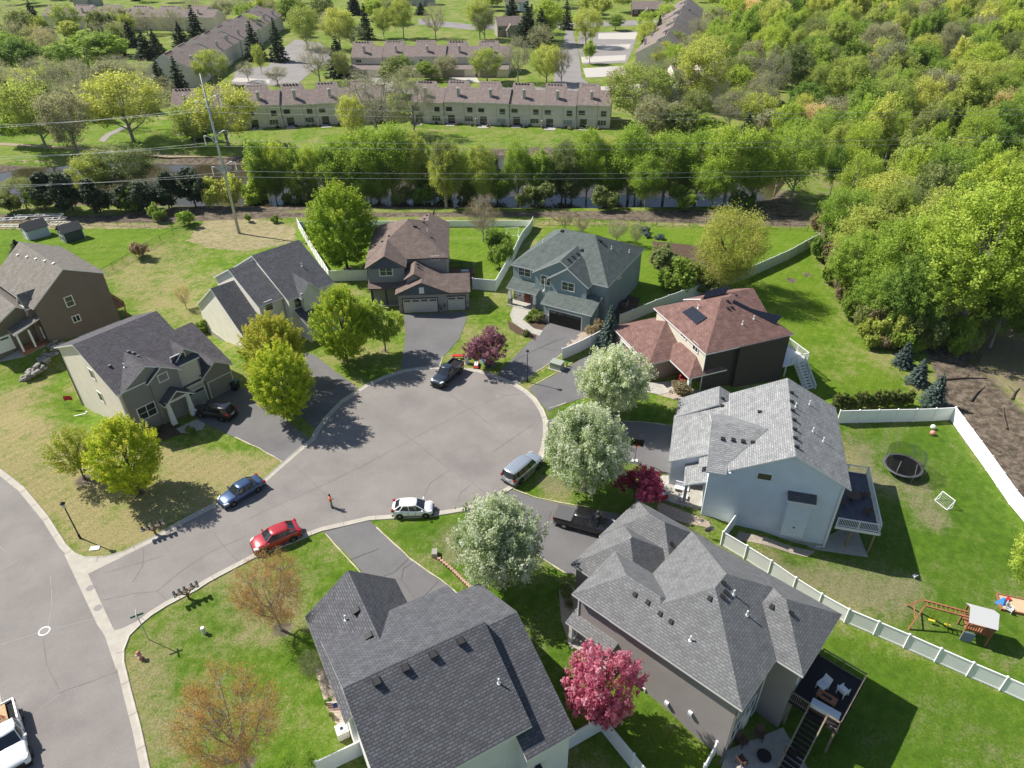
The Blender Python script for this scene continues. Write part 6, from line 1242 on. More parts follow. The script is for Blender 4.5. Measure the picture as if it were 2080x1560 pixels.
def car(label, front, rear, spec, col, name='parked_car', cat='car', wcol=None, group=None):
    """front/rear: photo pixels of the ground under the bumpers"""
    a = Vector(G(*front)); b_ = Vector(G(*rear)); d = (a - b_); L_ = spec['L']; ang = math.atan2(d.y, d.x); c = (a + b_) / 2; c.z = float(T(c.x, c.y)) + (.03 if True else 0)
    r = empty(name, c, ang, label, cat, group); W = spec['W'] / 2; P = col
    rings = [body_ring(x * L_, W * wf, bz, tz, cr) for x, wf, bz, tz, cr in spec['body']]; mb = MB(); mb.loft(rings)
    bo = mb.build('body', P, r, smooth=True, recalc=True); md = bo.modifiers.new('sub', 'SUBSURF'); md.levels = 1; md.render_levels = 1
    # wheel arches in dark plastic
    R = spec['R']; xf, xr = spec['wx'][0] * L_, spec['wx'][1] * L_
    for x in (xf, xr):
        for s_ in (1, -1):
            mb = MB(); n = 14; R2 = R * 1.17; ring = [[(x + math.cos(t) * R2, s_ * (W * yy), R + math.sin(t) * R2) for t in [math.pi * 2 * k / n for k in range(n)]] for yy in (.70, 1.002)]; mb.loft(ring); mb.build('wheel_arch', PLASTIC, r, recalc=True)
    wheels(r, xf, xr, W - .10, R, rim=spec.get('rim'))
    # cabin: glasshouse + roof
    for gi, (xa, xb, xc, xd, zb, zr, wb, wr) in enumerate(spec['cabin']):
        xa, xb, xc, xd = xa * L_, xb * L_, xc * L_, xd * L_; wb *= W; wr *= W; g = MB(); q = (zr - zb)
        def ring(x0, x1, w_, z): return [(x0, -w_ * .88, z), (x0 - .09, 0, z) if False else (x0 + .06, 0, z), (x0, w_ * .88, z), ((x0 * 3 + x1) / 4, w_, z), ((x0 + x1) / 2, w_ * 1.01, z), ((x0 + x1 * 3) / 4, w_, z), (x1, w_ * .88, z), (x1 - .04, 0, z), (x1, -w_ * .88, z), ((x0 + x1 * 3) / 4, -w_, z), ((x0 + x1) / 2, -w_ * 1.01, z), ((x0 * 3 + x1) / 4, -w_, z)]
        R0 = ring(xa, xd, wb, zb - .06); R1 = ring(xb, xc, wr, zr); g.loft([R0, R1]); g.build('windows', CARGLASS, r, recalc=True)
        rf = MB(); e = .03; R2_ = ring(xb + e, xc - e, wr + .015, zr - .02); R3 = ring(xb - .02, xc + .02, wr - .02, zr + .035); R4 = ring(xb - .25, xc + .25, wr - .28, zr + .075); rf.loft([R2_, R3, R4]); ro = rf.build('roof', spec.get('roofm') or P, r, smooth=True, recalc=True)
        for s_ in (1, -1):
            for i, wd_ in ((2, .06), (6, .10)) if s_ == 1 else ((0, .06), (8, .10)): pl = MB(); pl.bar(Vector(R0[i]), Vector(R1[i]), wd_, .06); pl.build('pillar', P if not spec.get('darkpil') else PLASTIC, r, recalc=True)
            for f in spec.get('pil', (.5,)): x0 = xa + (xd - xa) * f; x1 = xb + (xc - xb) * f; pl = MB(); pl.bar((x0, s_ * wb * 1.01, zb - .03), (x1, s_ * wr * 1.01, zr), .07, .05); pl.build('pillar', P if not spec.get('darkpil') else PLASTIC, r, recalc=True)
    fx = L_ / 2; zz = spec['lz']
    for s_ in (1, -1):
        mb = MB(); mb.hexa([(fx - .50, s_ * (W - .02), zz + .02), (fx - .10, s_ * (W - .16), zz - .02), (fx - .05, s_ * (W - .42), zz - .04), (fx - .40, s_ * (W - .28), zz), (fx - .50, s_ * (W - .03), zz + .15), (fx - .14, s_ * (W - .18), zz + .09), (fx - .09, s_ * (W - .42), zz + .09), (fx - .40, s_ * (W - .28), zz + .17)]); mb.build('headlight', HEADL, r, recalc=True)
        mb = MB(); mb.box(-fx + .01, -fx + .22, *sorted((s_ * (W - .28), s_ * (W - .03))), spec['tz'] - .13, spec['tz'] + .12); mb.build('tail_light', TAILL, r)
        mx_ = spec['cabin'][0][0] * L_ - .25; mb = MB(); mb.hexa([(mx_ - .08, s_ * (W - .05), spec['cabin'][0][4]), (mx_ + .1, s_ * (W - .05), spec['cabin'][0][4]), (mx_ + .08, s_ * (W + .17), spec['cabin'][0][4] + .02), (mx_ - .08, s_ * (W + .17), spec['cabin'][0][4] + .02), (mx_ - .08, s_ * (W - .05), spec['cabin'][0][4] + .1), (mx_ + .06, s_ * (W - .05), spec['cabin'][0][4] + .1), (mx_ + .05, s_ * (W + .17), spec['cabin'][0][4] + .17), (mx_ - .07, s_ * (W + .17), spec['cabin'][0][4] + .17)]); mb.build('mirror', P, r, recalc=True)
    mb = MB(); mb.box(fx - .09, fx + .015, -W * .55, W * .55, .34, spec['lz'] - .05); mb.build('grille', spec.get('grille') or PLASTIC, r); mb = MB(); mb.box(-fx - .01, -fx + .05, -.26, .26, spec['tz'] - .30, spec['tz'] - .17); mb.build('number_plate', WHITE, r)
    mb = MB(); mb.box(fx - .2, fx + .02, -W * .9, W * .9, .2, .32); mb.box(-fx - .01, -fx + .2, -W * .9, W * .9, .24, .36); mb.build('bumper', spec.get('bump') or PLASTIC, r)
    mb = MB()
    for s_ in (1, -1):
        for f in spec.get('doors', (.30, .52, .72)): x = spec['cabin'][0][0] * L_ + (spec['cabin'][-1][3] - spec['cabin'][0][0]) * L_ * f; mb.box(x - .012, x + .012, *sorted((s_ * (W - .06), s_ * (W + .004))), .32, spec['cabin'][0][4] - .12)
    mb.build('door_gap', PLASTIC, r); return r
SEDAN = dict(L=4.65, W=1.80, R=.325, wx=(.30, -.29), lz=.60, tz=.80, body=[(-.5, .80, .36, .74, .02), (-.485, .93, .25, .92, .04), (-.40, 1, .2, .98, .05), (-.25, 1, .2, .97, .05), (0, 1, .19, .93, .04), (.18, 1, .19, .92, .05), (.30, .99, .2, .86, .07), (.42, .95, .22, .76, .07), (.485, .86, .24, .64, .05), (.5, .70, .32, .52, .02)],
             cabin=[(.22, .075, -.22, -.375, .93, 1.41, .90, .70)], pil=(.47, .78))
LIFT = dict(L=4.5, W=1.90, R=.36, wx=(.305, -.30), lz=.70, tz=.95, body=[(-.5, .82, .40, .90, .03), (-.485, .94, .28, 1.06, .04), (-.40, 1, .22, 1.10, .04), (0, 1, .22, 1.02, .04), (.2, 1, .22, 1.0, .06), (.34, .98, .24, .94, .08), (.45, .92, .26, .80, .06), (.49, .82, .28, .66, .03), (.5, .7, .34, .55, .02)],
            cabin=[(.25, .08, -.27, -.465, 1.0, 1.50, .90, .68)], pil=(.45, .78))
HATCH = dict(L=4.0, W=1.72, R=.31, wx=(.32, -.31), lz=.66, tz=.98, body=[(-.5, .84, .38, .86, .03), (-.485, .95, .26, .98, .04), (-.38, 1, .2, 1.0, .04), (0, 1, .2, .93, .04), (.22, .99, .2, .90, .07), (.36, .97, .22, .82, .09), (.46, .88, .24, .70, .05), (.5, .7, .3, .54, .02)],
             cabin=[(.31, .10, -.30, -.47, .92, 1.40, .90, .70)], pil=(.48, .80))
VAN = dict(L=5.1, W=1.93, R=.36, wx=(.30, -.29), lz=.74, tz=1.0, rim=RIM, body=[(-.5, .88, .38, 1.0, .02), (-.49, .96, .28, 1.08, .03), (-.40, 1, .24, 1.08, .03), (0, 1, .23, 1.06, .03), (.2, 1, .23, 1.04, .05), (.32, .98, .24, 1.0, .07), (.45, .94, .26, .92, .05), (.49, .88, .28, .76, .03), (.5, .78, .34, .6, .02)],
           cabin=[(.235, .13, -.46, -.492, 1.06, 1.68, .92, .80)], pil=(.30, .55, .80), darkpil=True)
SUVS = dict(L=4.8, W=1.92, R=.37, wx=(.30, -.29), lz=.78, tz=1.05, body=[(-.5, .86, .4, 1.0, .03), (-.485, .95, .3, 1.1, .04), (0, 1, .26, 1.06, .04), (.2, 1, .26, 1.04, .06), (.36, .97, .27, .98, .07), (.47, .9, .3, .82, .05), (.5, .75, .36, .62, .02)], cabin=[(.24, .10, -.42, -.48, 1.06, 1.70, .92, .74)], pil=(.4, .72))
PICK = dict(L=5.8, W=1.98, R=.41, wx=(.325, -.30), lz=.90, tz=1.05, body=[(-.5, .94, .50, 1.02, .0), (-.49, .98, .42, 1.12, .0), (-.2, 1, .40, 1.12, .0), (-.12, 1, .38, 1.12, .01), (.05, 1, .38, 1.12, .02), (.2, 1, .38, 1.13, .04), (.30, .99, .40, 1.12, .06), (.43, .97, .42, 1.06, .05), (.49, .93, .44, .92, .03), (.5, .85, .5, .75, .02)],
            cabin=[(.215, .10, -.09, -.135, 1.13, 1.84, .90, .76)], pil=(.5,), doors=(.05, .5, .95))
def bedding(r, L_, W, z, m, open_=True, x0=-.495, x1=-.145, tonneau=None):
    a, b_ = x0 * L_, x1 * L_
    if open_:
        mb = MB(); mb.box(a + .06, b_ - .02, -W + .14, W - .14, z + .012, z + .02); mb.build('bed_floor', mat('bed_liner', (.012, .012, .013), .9), r)
        mb = MB(); mb.box(a, b_, W - .16, W - .05, z - .1, z + .22); mb.box(a, b_, -W + .05, -W + .16, z - .1, z + .22); mb.box(a, a + .07, -W + .16, W - .16, z - .1, z + .22); mb.build('bed_rail', m, r, bevel=.02)
    else:
        mb = MB(); mb.box(a + .02, b_, -W + .07, W - .07, z + .02, z + .09); mb.build('bed_cover', tonneau, r, bevel=.02)
car('blue saloon with sunroof parked at the kerb by the straw coloured corner lawn', (452, 1030), (532, 983), SEDAN, paint('blue', (.055, .10, .20), .55))
car('red crossover parked at the lower kerb of the street', (517, 1119), (607, 1082), LIFT, paint('red', (.42, .025, .035), .2))
car('white hatchback parked at the lower kerb of the court', (877, 1040), (803, 1042), HATCH, paint('white', (.80, .81, .82), 0))
car('silver boxy people carrier parked at the right kerb of the court', (1088, 938), (1036, 982), VAN, paint('silver', (.46, .50, .54), .6))
car('black sport utility car in the shaded driveway before the grey gabled house', (412, 838), (470, 850), SUVS, paint('black', (.012, .012, .014), .1))
t1 = car('old dark blue pickup with open bed at the top of the court', (886, 790), (932, 748), dict(PICK, L=5.2, W=1.85), paint('navy', (.03, .045, .065), .4), cat='pickup'); bedding(t1, 5.2, .925, 1.12, MATS['paint_navy'])
t2 = car('black pickup with grey bed cover in the driveway of the taupe house', (1243, 1085), (1132, 1056), dict(PICK, cabin=[(.235, .13, -.15, -.185, 1.13, 1.88, .90, .76)], rim=CHROME, bump=CHROME), paint('black', (.012, .012, .014), .1), cat='pickup'); bedding(t2, 5.8, .99, 1.12, None, False, -.495, -.195, mat('tonneau', (.10, .10, .105), .85))
t3 = car('white pickup carrying a board and tools, cut by the lower left corner', (45, 1585), (10, 1440), dict(PICK, L=5.6, W=1.95), paint('white_truck', (.82, .82, .82), 0), cat='pickup'); bedding(t3, 5.6, .975, 1.12, MATS['paint_white_truck'])
mb = MB(); mb.box(-2.6, -1.0, -.72, .35, .0, .03); ply = mb.build('plywood_sheet', mat('plywood', (.45, .31, .17), .8, var=.15, vscale=3)); ply.location = t3.location + Vector((0, 0, 1.28)); ply.rotation_euler = (rad(3), 0, t3.rotation_euler.z); tag(ply, 'bare plywood sheet lying across the bed of the white pickup', 'board')
r = empty('garden_tools', t3.location + Vector((0, 0, 1.34)), t3.rotation_euler.z, 'heap of red and black yard tools on the white pickup bed', 'tools')
for i in range(6): mb = MB(); mb.bar((-2.4 + i * .12, -.6 + i * .1, 0), (-1.2 + i * .03, -.5 + .16 * i, .18 + .03 * i), .05); mb.build('tool_handle', [BLACKM, mat('red_plastic', (.45, .03, .03), .5), WOOD][i % 3], r)
# ================================================================== POWER POLE + LINES
g = G(486, 474); PH = height_at(g, 150); pole = empty('power_pole', g, 0, 'tall grey steel power pole with three pairs of curved arms', 'power pole')
mb = MB(); mb.tube([(0, 0, -.3), (0, 0, PH * .5), (0, 0, PH)], [.28, .20, .11], 12); mb.build('mast', STEEL, pole, smooth=True)
arms = []; INS = mat('insulator', (.5, .53, .55), .3)
for ty in (197, 268, 331):
    za = height_at(g, ty); 
    for s_, ln in ((1, 2.4), (-1, 1.9)):
        if s_ == -1: za2 = za - .9
        else: za2 = za
        mb = MB(); mb.tube([(0, 0, za2 - 1.4), (s_ * ln * .35, -.1, za2 - .2), (s_ * ln * .7, -.2, za2 + .25), (s_ * ln, -.25, za2 + .3)], [.12, .10, .08, .06], 8); mb.build('cross_arm', STEEL, pole, smooth=True)
        mb = MB(); x = s_ * ln; n = 8
        for k in range(n): mb.tube([(x, -.25, za2 + .25 - k * .2), (x, -.25, za2 + .15 - k * .2)], [.10, .045], 8)
        mb.build('insulator', INS, pole); arms.append((x, -.25, za2 - 1.4))
WIRE = mat('aluminium_wire', (.50, .52, .54), .4, metal=.6)
def pxz(px, py, y):
    d = raydir(px, py); t = y / d[1]; return Vector((d[0] * t, y, CAM_H + d[2] * t))
def wire(att, right, left, label):
    A_ = Vector(g) + Vector(att)
    for tgt, sgn in ((right, 1), (left, -1)):
        if tgt is None: continue
        E_ = pxz(*tgt, A_.y + (3 if sgn > 0 else -2)); d = E_ - A_; far = A_ + d * (1.35); mb = MB(); pts = []
        for k in range(31): t = k / 30; p = A_.lerp(far, t); tt = t * 1.35; pts.append(Vector((p.x, p.y, p.z - 4 * 1.1 * (tt * (1 - tt)) * (1 if tt < 1 else 0) * (abs(d.x) / 150))))
        mb.tube(pts, .019, 4, cap=False); o = mb.build('power_line', WIRE); tag(o, label, 'power line', 'power lines strung from the steel pole')
rows = [((2100, 222), (0, 254)), ((2100, 275), (0, 318)), ((2100, 333), (0, 376))]
for i, (rt_, lf_) in enumerate(rows):
    wire(arms[2 * i], rt_, (lf_[0], lf_[1] + 5), ['upper', 'middle', 'lower'][i] + ' front power line sagging across the pond trees'); wire(arms[2 * i + 1], (rt_[0], rt_[1] + 9), lf_, ['upper', 'middle', 'lower'][i] + ' rear power line sagging across the pond trees')
# ================================================================== STREET FURNITURE AND SMALL THINGS
def thing(name, px, label, cat, rz=0, group=None, dz=0.0, g=None):
    q = g or G(*px); return empty(name, (q[0], q[1], q[2] + dz), rz, label, cat, group)
def P_(name, mb, m, parent, **k): return mb.build(name, m, parent, **k)
def box(name, parent, m, *b, bevel=0): mb = MB(); mb.box(*b); return mb.build(name, m, parent, bevel=bevel)
for px, lb in (((163, 1093), 'black street lamp standing on the straw coloured corner lawn'), ((1071, 776), 'black street lamp on the grass strip beside the teal house driveway')):
    r = thing('street_lamp', px, lb, 'street lamp'); mb = MB(); mb.tube([(0, 0, -.2), (0, 0, .5), (0, 0, .52), (0, 0, 4.05)], [.11, .10, .065, .05], 10); P_('post', mb, BLACKM, r, smooth=True)
    mb = MB(); mb.tube([(0, 0, 4.02), (0, 0, 4.12), (0, 0, 4.5)], [.08, .13, .19], 6); P_('lamp_glass', mb, mat('lamp_glass', (.5, .5, .48), .3), r); mb = MB(); mb.tube([(0, 0, 4.5), (0, 0, 4.55), (0, 0, 4.72)], [.25, .24, .03], 6); P_('lamp_cap', mb, BLACKM, r)
for px, n, lb, az in (((384, 1216), 5, 'row of black mailboxes on a brown post at the lower kerb', 35), ((317, 1086), 5, 'row of black mailboxes on a brown post at the upper kerb of the corner lawn', 30)):
    r = thing('mailbox_stand', px, lb, 'mailboxes', rad(az)); mb = MB(); mb.bar((0, 0, -.2), (0, 0, 1.0), .18); mb.bar((-1.0, 0, 1.05), (1.0, 0, 1.05), .3, .06); mb.bar((-.5, 0, 1.02), (0, 0, .5), .09); mb.bar((.5, 0, 1.02), (0, 0, .5), .09); P_('post', mb, WOOD, r)
    for i in range(n):
        x = -.85 + 1.7 * i / (n - 1) + (.12 if i > 2 else -.05); mb = MB(); mb.loft([[(x + .11 * math.cos(t) * 1.0, y, 1.25 + .12 * math.sin(t)) if math.sin(t) > 0 else (x + .11 * (1 if math.cos(t) > 0 else -1), y, 1.09) for t in [2 * math.pi * k / 12 + .2 for k in range(12)]] for y in (-.28, .28)]); b_ = P_('mailbox', mb, BLACKM, r, recalc=True); box('door', b_, STEEL, x - .1, x + .1, -.31, -.285, 1.1, 1.34)
r = thing('street_sign', (302, 1299), 'green street name sign on a thin post at the street corner', 'street sign', rad(28)); mb = MB(); mb.tube([(0, 0, -.2), (0, 0, 3.3)], .035, 6); P_('post', mb, STEEL, r); SG = mat('sign_green', (.01, .16, .10), .4)
box('sign_blade', r, SG, -.48, .48, -.012, .012, 3.0, 3.2); box('sign_blade', r, mat('sign_white', (.6, .62, .62), .4), -.012, .012, -.45, .45, 3.21, 3.4)
r = thing('fire_hydrant', (286, 1337), 'faded red fire hydrant on the corner lawn near the street sign', 'hydrant', .6); HY = mat('faded_red', (.55, .22, .17), .6); mb = MB(); mb.tube([(0, 0, 0), (0, 0, .1), (0, 0, .12), (0, 0, .62), (0, 0, .66), (0, 0, .8), (0, 0, .9)], [.2, .2, .13, .13, .18, .15, .03], 12); P_('barrel', mb, HY, r, smooth=True); mb = MB(); mb.tube([(-.26, 0, .5), (.26, 0, .5)], .075, 8); mb.tube([(0, 0, .45), (0, -.26, .45)], .09, 8); P_('outlet', mb, mat('pale_cap', (.62, .58, .5), .6), r)
r = thing('utility_pedestal', (415, 1286), 'small pale utility pedestal in the middle of the lower left lawn', 'utility box'); mb = MB(); mb.tube([(0, 0, 0), (0, 0, .55), (0, 0, .62)], [.17, .16, .1], 10); P_('housing', mb, mat('pale_green_plastic', (.58, .62, .52), .6), r); mb = MB(); mb.tube([(0, 0, .62), (0, 0, .72)], [.18, .15], 10); P_('cap', mb, WHITE, r)
r = thing('utility_cover', (193, 1114), 'white rectangular utility lid set in the corner lawn', 'utility cover', rad(10)); box('lid', r, WHITE, -.42, .42, -.25, .25, 0, .08, bevel=.02); box('handle', r, STEEL, -.1, .1, -.02, .02, .08, .1)
r = thing('transformer_box', (1131, 748), 'grey-green transformer box on the grass strip between two driveways', 'utility box', rad(-30)); box('cabinet', r, mat('transformer_green', (.30, .33, .27), .6), -.75, .75, -.55, .55, .08, .95, bevel=.04); box('base_pad', r, CONC, -.95, .95, -.75, .75, 0, .1); box('lid', r, mat('transformer_green', (.30, .33, .27), .6), -.8, .8, -.6, .6, .95, 1.02)
r = thing('utility_pedestal', (1151, 744), 'small lime utility post beside the transformer box', 'utility box'); mb = MB(); mb.tube([(0, 0, 0), (0, 0, .6), (0, 0, .7)], [.12, .12, .06], 8); P_('housing', mb, mat('lime_plastic', (.35, .42, .12), .6), r); mb = MB(); mb.tube([(0, 0, .7), (0, 0, .74)], [.13, .1], 8); P_('cap', mb, SG, r)
r = thing('basketball_hoop', (1289, 940), 'black backboard basketball hoop on the grey driveway behind the crimson tree', 'basketball hoop', rad(-8)); mb = MB(); mb.tube([(0, 0, 0), (0, .05, 2.4), (0, -.3, 3.1)], [.06, .055, .05], 8); P_('pole', mb, BLACKM, r); box('backboard', r, BLACKM, -.68, .68, -.42, -.37, 2.65, 3.55, bevel=.02); mb = MB(); mb.tube([(.23 * math.cos(t), -.68 + .23 * math.sin(t), 2.9) for t in [2 * math.pi * k / 14 for k in range(15)]], .02, 5, cap=False); P_('rim', mb, mat('rim_orange', (.55, .12, .03), .5), r); mb = MB(); mb.loft([[(sx * w, sy * w * .7 + .2, z) for sx, sy in ((-1, -1), (1, -1), (1, 1), (-1, 1))] for z, w in ((0, .42), (.18, .34))]); P_('base', mb, mat('stone_grey', (.55, .54, .5), .7), r)
# trampoline
r = thing('trampoline', (1830, 957), 'black trampoline with net enclosure on the lawn behind the blue house', 'trampoline'); n = 24; RT_ = 1.95
mb = MB(); mb.loft([[(RT_ * .9 * math.cos(t), RT_ * .9 * math.sin(t), z) for t in [2 * math.pi * k / n for k in range(n)]] for z in (.83, .85)]); P_('mat', mb, mat('trampoline_mat', (.008, .008, .009), .95, spec=.05), r)
mb = MB(); [mb.loft([[(q * math.cos(t), q * math.sin(t), z) for t in [2 * math.pi * k / n for k in range(n)]] for q, z in ((RT_ * .88, .86), (RT_, .88), (RT_ + .06, .84), (RT_, .78))], caps=False)]; P_('rim_pad', mb, mat('grey_pad', (.09, .09, .10), .5), r, recalc=True)
mb = MB(); 
for k in range(8):
    t = 2 * math.pi * k / 8; c, s_ = math.cos(t), math.sin(t); mb.tube([(c * (RT_ + .1), s_ * (RT_ + .1), 0), (c * (RT_ + .28), s_ * (RT_ + .28), 1.5), (c * (RT_ + .02), s_ * (RT_ + .02), 2.65)], .03, 6)
P_('net_pole', mb, STEEL, r); nm = bpy.data.materials.new('net'); nm.use_nodes = True; NN, NL = nodes_of(nm); nb_ = NN["Principled BSDF"]; nb_.inputs["Base Color"].default_value = (.03, .035, .035, 1); nb_.inputs["Alpha"].default_value = .34
mb = MB(); mb.loft([[(q * math.cos(t), q * math.sin(t), z - (.12 if k % 2 else 0) * (z > 2)) for k, t in enumerate([2 * math.pi * k / 16 for k in range(16)])] for q, z in ((RT_ * .92, .86), (RT_, 2.6))], caps=False); P_('net', mb, nm, r)
def goal(px, lb, az, w=1.8, h=1.2, d=.9):
    r = thing('soccer_goal', px, lb, 'goal', rad(az)); mb = MB(); q = .045
    for a, b_ in (((-w / 2, 0, 0), (-w / 2, 0, h)), ((w / 2, 0, 0), (w / 2, 0, h)), ((-w / 2, 0, h), (w / 2, 0, h)), ((-w / 2, 0, 0), (-w / 2, d, 0)), ((w / 2, 0, 0), (w / 2, d, 0)), ((-w / 2, d, 0), (w / 2, d, 0)), ((-w / 2, 0, h), (-w / 2, d, 0)), ((w / 2, 0, h), (w / 2, d, 0))): mb.tube([a, b_], q, 6)
    P_('frame', mb, WHITE, r); mb = MB()
    for i in range(1, 9): x = -w / 2 + w * i / 9; mb.bar((x, 0, h), (x, d, .02), .006)
    for i in range(1, 6): f = i / 6; mb.bar((-w / 2, d * f, h * (1 - f)), (w / 2, d * f, h * (1 - f)), .006)
    P_('net', mb, WHITE, r)
goal((1921, 1022), 'small white goal on the lawn below the trampoline', 112, 1.5, 1.0, .7); goal((1041, 484), 'white goal on the fenced lawn near the low back fence', 10, 2.3, 2.0, 1.2)
for px, c, lb in (((1894, 871), (.66, .72, .62), 'pale ball on the lawn near the white fence corner'), ((1893, 883), (.62, .25, .22), 'pink ball on the lawn near the white fence corner')):
    g_ = G(*px); bm = bmesh.new(); bmesh.ops.create_uvsphere(bm, u_segments=16, v_segments=10, radius=.3); me = bpy.data.meshes.new('ball'); bm.to_mesh(me); bm.free(); me.materials.append(mat('ball_%d' % int(c[1] * 100), c, .5)); me.polygons.foreach_set('use_smooth', [True] * len(me.polygons)); o = bpy.data.objects.new('ball', me); COL.objects.link(o); o.location = (g_[0], g_[1], g_[2] + .28); tag(o, lb, 'ball')
# wooden play set
r = thing('play_set', (1972, 1290), 'cedar play tower with grey canopy and a swing beam on the right lawn', 'play set', rad(-22))
mb = MB(); [mb.bar((x, y, 0), (x, y, 2.6), .13) for x in (-.9, .9) for y in (-.8, .8)]; P_('corner_post', mb, CEDAR, r)
box('platform', r, CEDAR, -1, 1, -.9, .9, 1.35, 1.43); mb = MB(); [mb.bar((x, -.88, 1.43), (x, -.88, 2.1), .07, .03) for x in np.arange(-.9, .95, .18)]; [mb.bar((.98, y, 1.43), (.98, y, 2.1), .07, .03) for y in np.arange(-.8, .85, .18)]; mb.bar((-1, -.88, 2.15), (1, -.88, 2.15), .09); mb.bar((.98, -.9, 2.15), (.98, .9, 2.15), .09); P_('railing', mb, CEDAR, r)
mb = MB(); mb.loft([[(x, -1.05, 2.5), (x, 0, 3.25), (x, 1.05, 2.5), (x, 0, 3.2)] for x in (-1.05, 1.05)]); P_('canopy', mb, mat('grey_canvas', (.5, .5, .5), .8), r, recalc=True)
mb = MB(); mb.bar((-.9, .2, 2.35), (-4.2, .2, 2.35), .14); mb.bar((-.9, -.35, 2.35), (-4.2, -.35, 2.35), .12); [mb.bar((x, .2, 2.35), (x, -.35, 2.35), .05) for x in np.arange(-4, -1, .35)]; mb.bar((-4.2, .3, 2.4), (-4.9, 1.3, 0), .12); mb.bar((-4.2, -.4, 2.4), (-4.9, -1.4, 0), .12); mb.bar((-4.6, .9, 1.0), (-4.6, -.9, 1.0), .08); P_('swing_beam', mb, CEDAR, r)
for x in (-1.9, -3.1): mb = MB(); mb.bar((x - .2, 0, 2.3), (x - .2, 0, .5), .02); mb.bar((x + .2, 0, 2.3), (x + .2, 0, .5), .02); mb.box(x - .26, x + .26, -.1, .1, .46, .5); P_('swing', mb, [mat('yellow_plastic', (.7, .55, .06), .5)], r)
box('climbing_panel', r, mat('blue_white_panel', (.25, .28, .4), .6), -1.0, -.1, -.95, -.9, .1, 1.2); mb = MB(); mb.tube([(.3, 0, 2.3), (.32, 0, 2.75)], [.28, .22], 10); P_('bell_roof', mb, MATS['yellow_plastic'], r)
r = thing('sandbox', (2066, 1232), 'wooden sandbox with toys at the right edge', 'sandbox', rad(-18)); mb = MB(); mb.box(-1.5, 1.5, -.9, -.8, 0, .25); mb.box(-1.5, 1.5, .8, .9, 0, .25); mb.box(-1.5, -1.4, -.8, .8, 0, .25); mb.box(1.4, 1.5, -.8, .8, 0, .25); P_('frame', mb, CEDAR, r); box('sand', r, mat('sand', (.5, .38, .25), 1), -1.4, 1.4, -.8, .8, 0, .15)
def chair(px, lb, m, az, s=1.0, z=0, g=None, group=None):
    r = thing('chair', px, lb, 'chair', rad(az), group, z, g); r.scale = (s,) * 3; mb = MB(); mb.box(-.28, .28, -.28, .28, .38, .44); P_('seat', mb, m, r); mb = MB(); mb.hexa([(-.28, .24, .44), (.28, .24, .44), (.28, .3, .44), (-.28, .3, .44), (-.28, .4, 1.0), (.28, .4, 1.0), (.28, .45, 1.0), (-.28, .45, 1.0)]); P_('backrest', mb, m, r)
    for x in (-.25, .25):
        mb = MB(); mb.bar((x, -.25, 0), (x, -.25, .62), .045); P_('leg', mb, m, r); mb = MB(); mb.bar((x, .27, 0), (x, .3, .62), .045); P_('leg', mb, m, r); mb = MB(); mb.bar((x, -.27, .62), (x, .38, .64), .06); P_('armrest', mb, m, r)
    return r
BR = mat('bronze_metal', (.10, .06, .045), .5); WP_ = mat('white_plastic', (.75, .76, .78), .5); RP = mat('red_plastic', (.45, .03, .03), .5)
chair((2048, 1242), 'small white and pink child chair beside the sandbox', WP_, 40, .9); chair((1856, 1173), 'white plastic child stool on the dry patch of lawn', WP_, 200, .5)
r = thing('play_tent', (2034, 1226), 'blue and red toy tent left of the sandbox', 'toy', .4); mb = MB(); mb.loft([[(-.4, -.35, 0), (.4, -.35, 0), (.4, .35, 0), (-.4, .35, 0)], [(-.1, -.1, .7), (.1, -.1, .7), (.1, .1, .7), (-.1, .1, .7)]]); P_('canvas', mb, mat('toy_blue', (.05, .22, .6), .5), r); box('slide', r, RP, .35, .95, -.15, .15, .1, .3)
# things on decks and patios (world positions from the house frames)
def at(h, u, v, z): p = h.o + h.u * u + h.v * v; return (float(p[0]), float(p[1]), z)
for i, (u, v, a) in enumerate([(-6.2, 2.2, 20), (-4.9, 4.0, 200), (-3.3, 1.9, 70), (-2.6, 3.9, 250)]): chair(None, 'dark metal chair around the table on the deck of the blue house', BR, a, g=at(Gh, u, v, 1.06), group='chairs on the deck of the blue house')
r = thing('table', None, 'dark round table on the deck of the blue house', 'table', g=at(Gh, -4.3, 2.9, 1.06)); mb = MB(); mb.tube([(0, 0, .68), (0, 0, .74)], .65, 16); P_('tabletop', mb, BR, r); mb = MB(); mb.tube([(0, 0, 0), (0, 0, .68)], [.2, .05], 8); P_('pedestal', mb, BR, r)
for i, (x, y, a) in enumerate([(1506, 1512, 30), (1540, 1500, -20), (1603, 1536, 260), (1505, 1552, 120)]): chair((x, y), 'bronze metal chair around the fire pit on the patio', BR, a, 1.1, .05, group='chairs round the fire pit')
r = thing('fire_pit', (1550, 1541), 'round black fire pit on the patio of the taupe house', 'fire pit', dz=.05); mb = MB(); mb.tube([(0, 0, 0), (0, 0, .35), (0, 0, .4)], [.35, .5, .52], 16); P_('bowl', mb, BLACKM, r); mb = MB(); mb.tube([(0, 0, .4), (0, 0, .43)], .4, 14); P_('ash_tray', mb, DARKV, r)
for u, v, a, lb in ((3.4, 8.7, -60, 'upper white cushioned chair on the black deck'), (4.7, 9.3, 120, 'lower white cushioned chair on the black deck')): chair(None, lb, WP_, a, 1.15, g=at(Hh, u, v, 1.12))
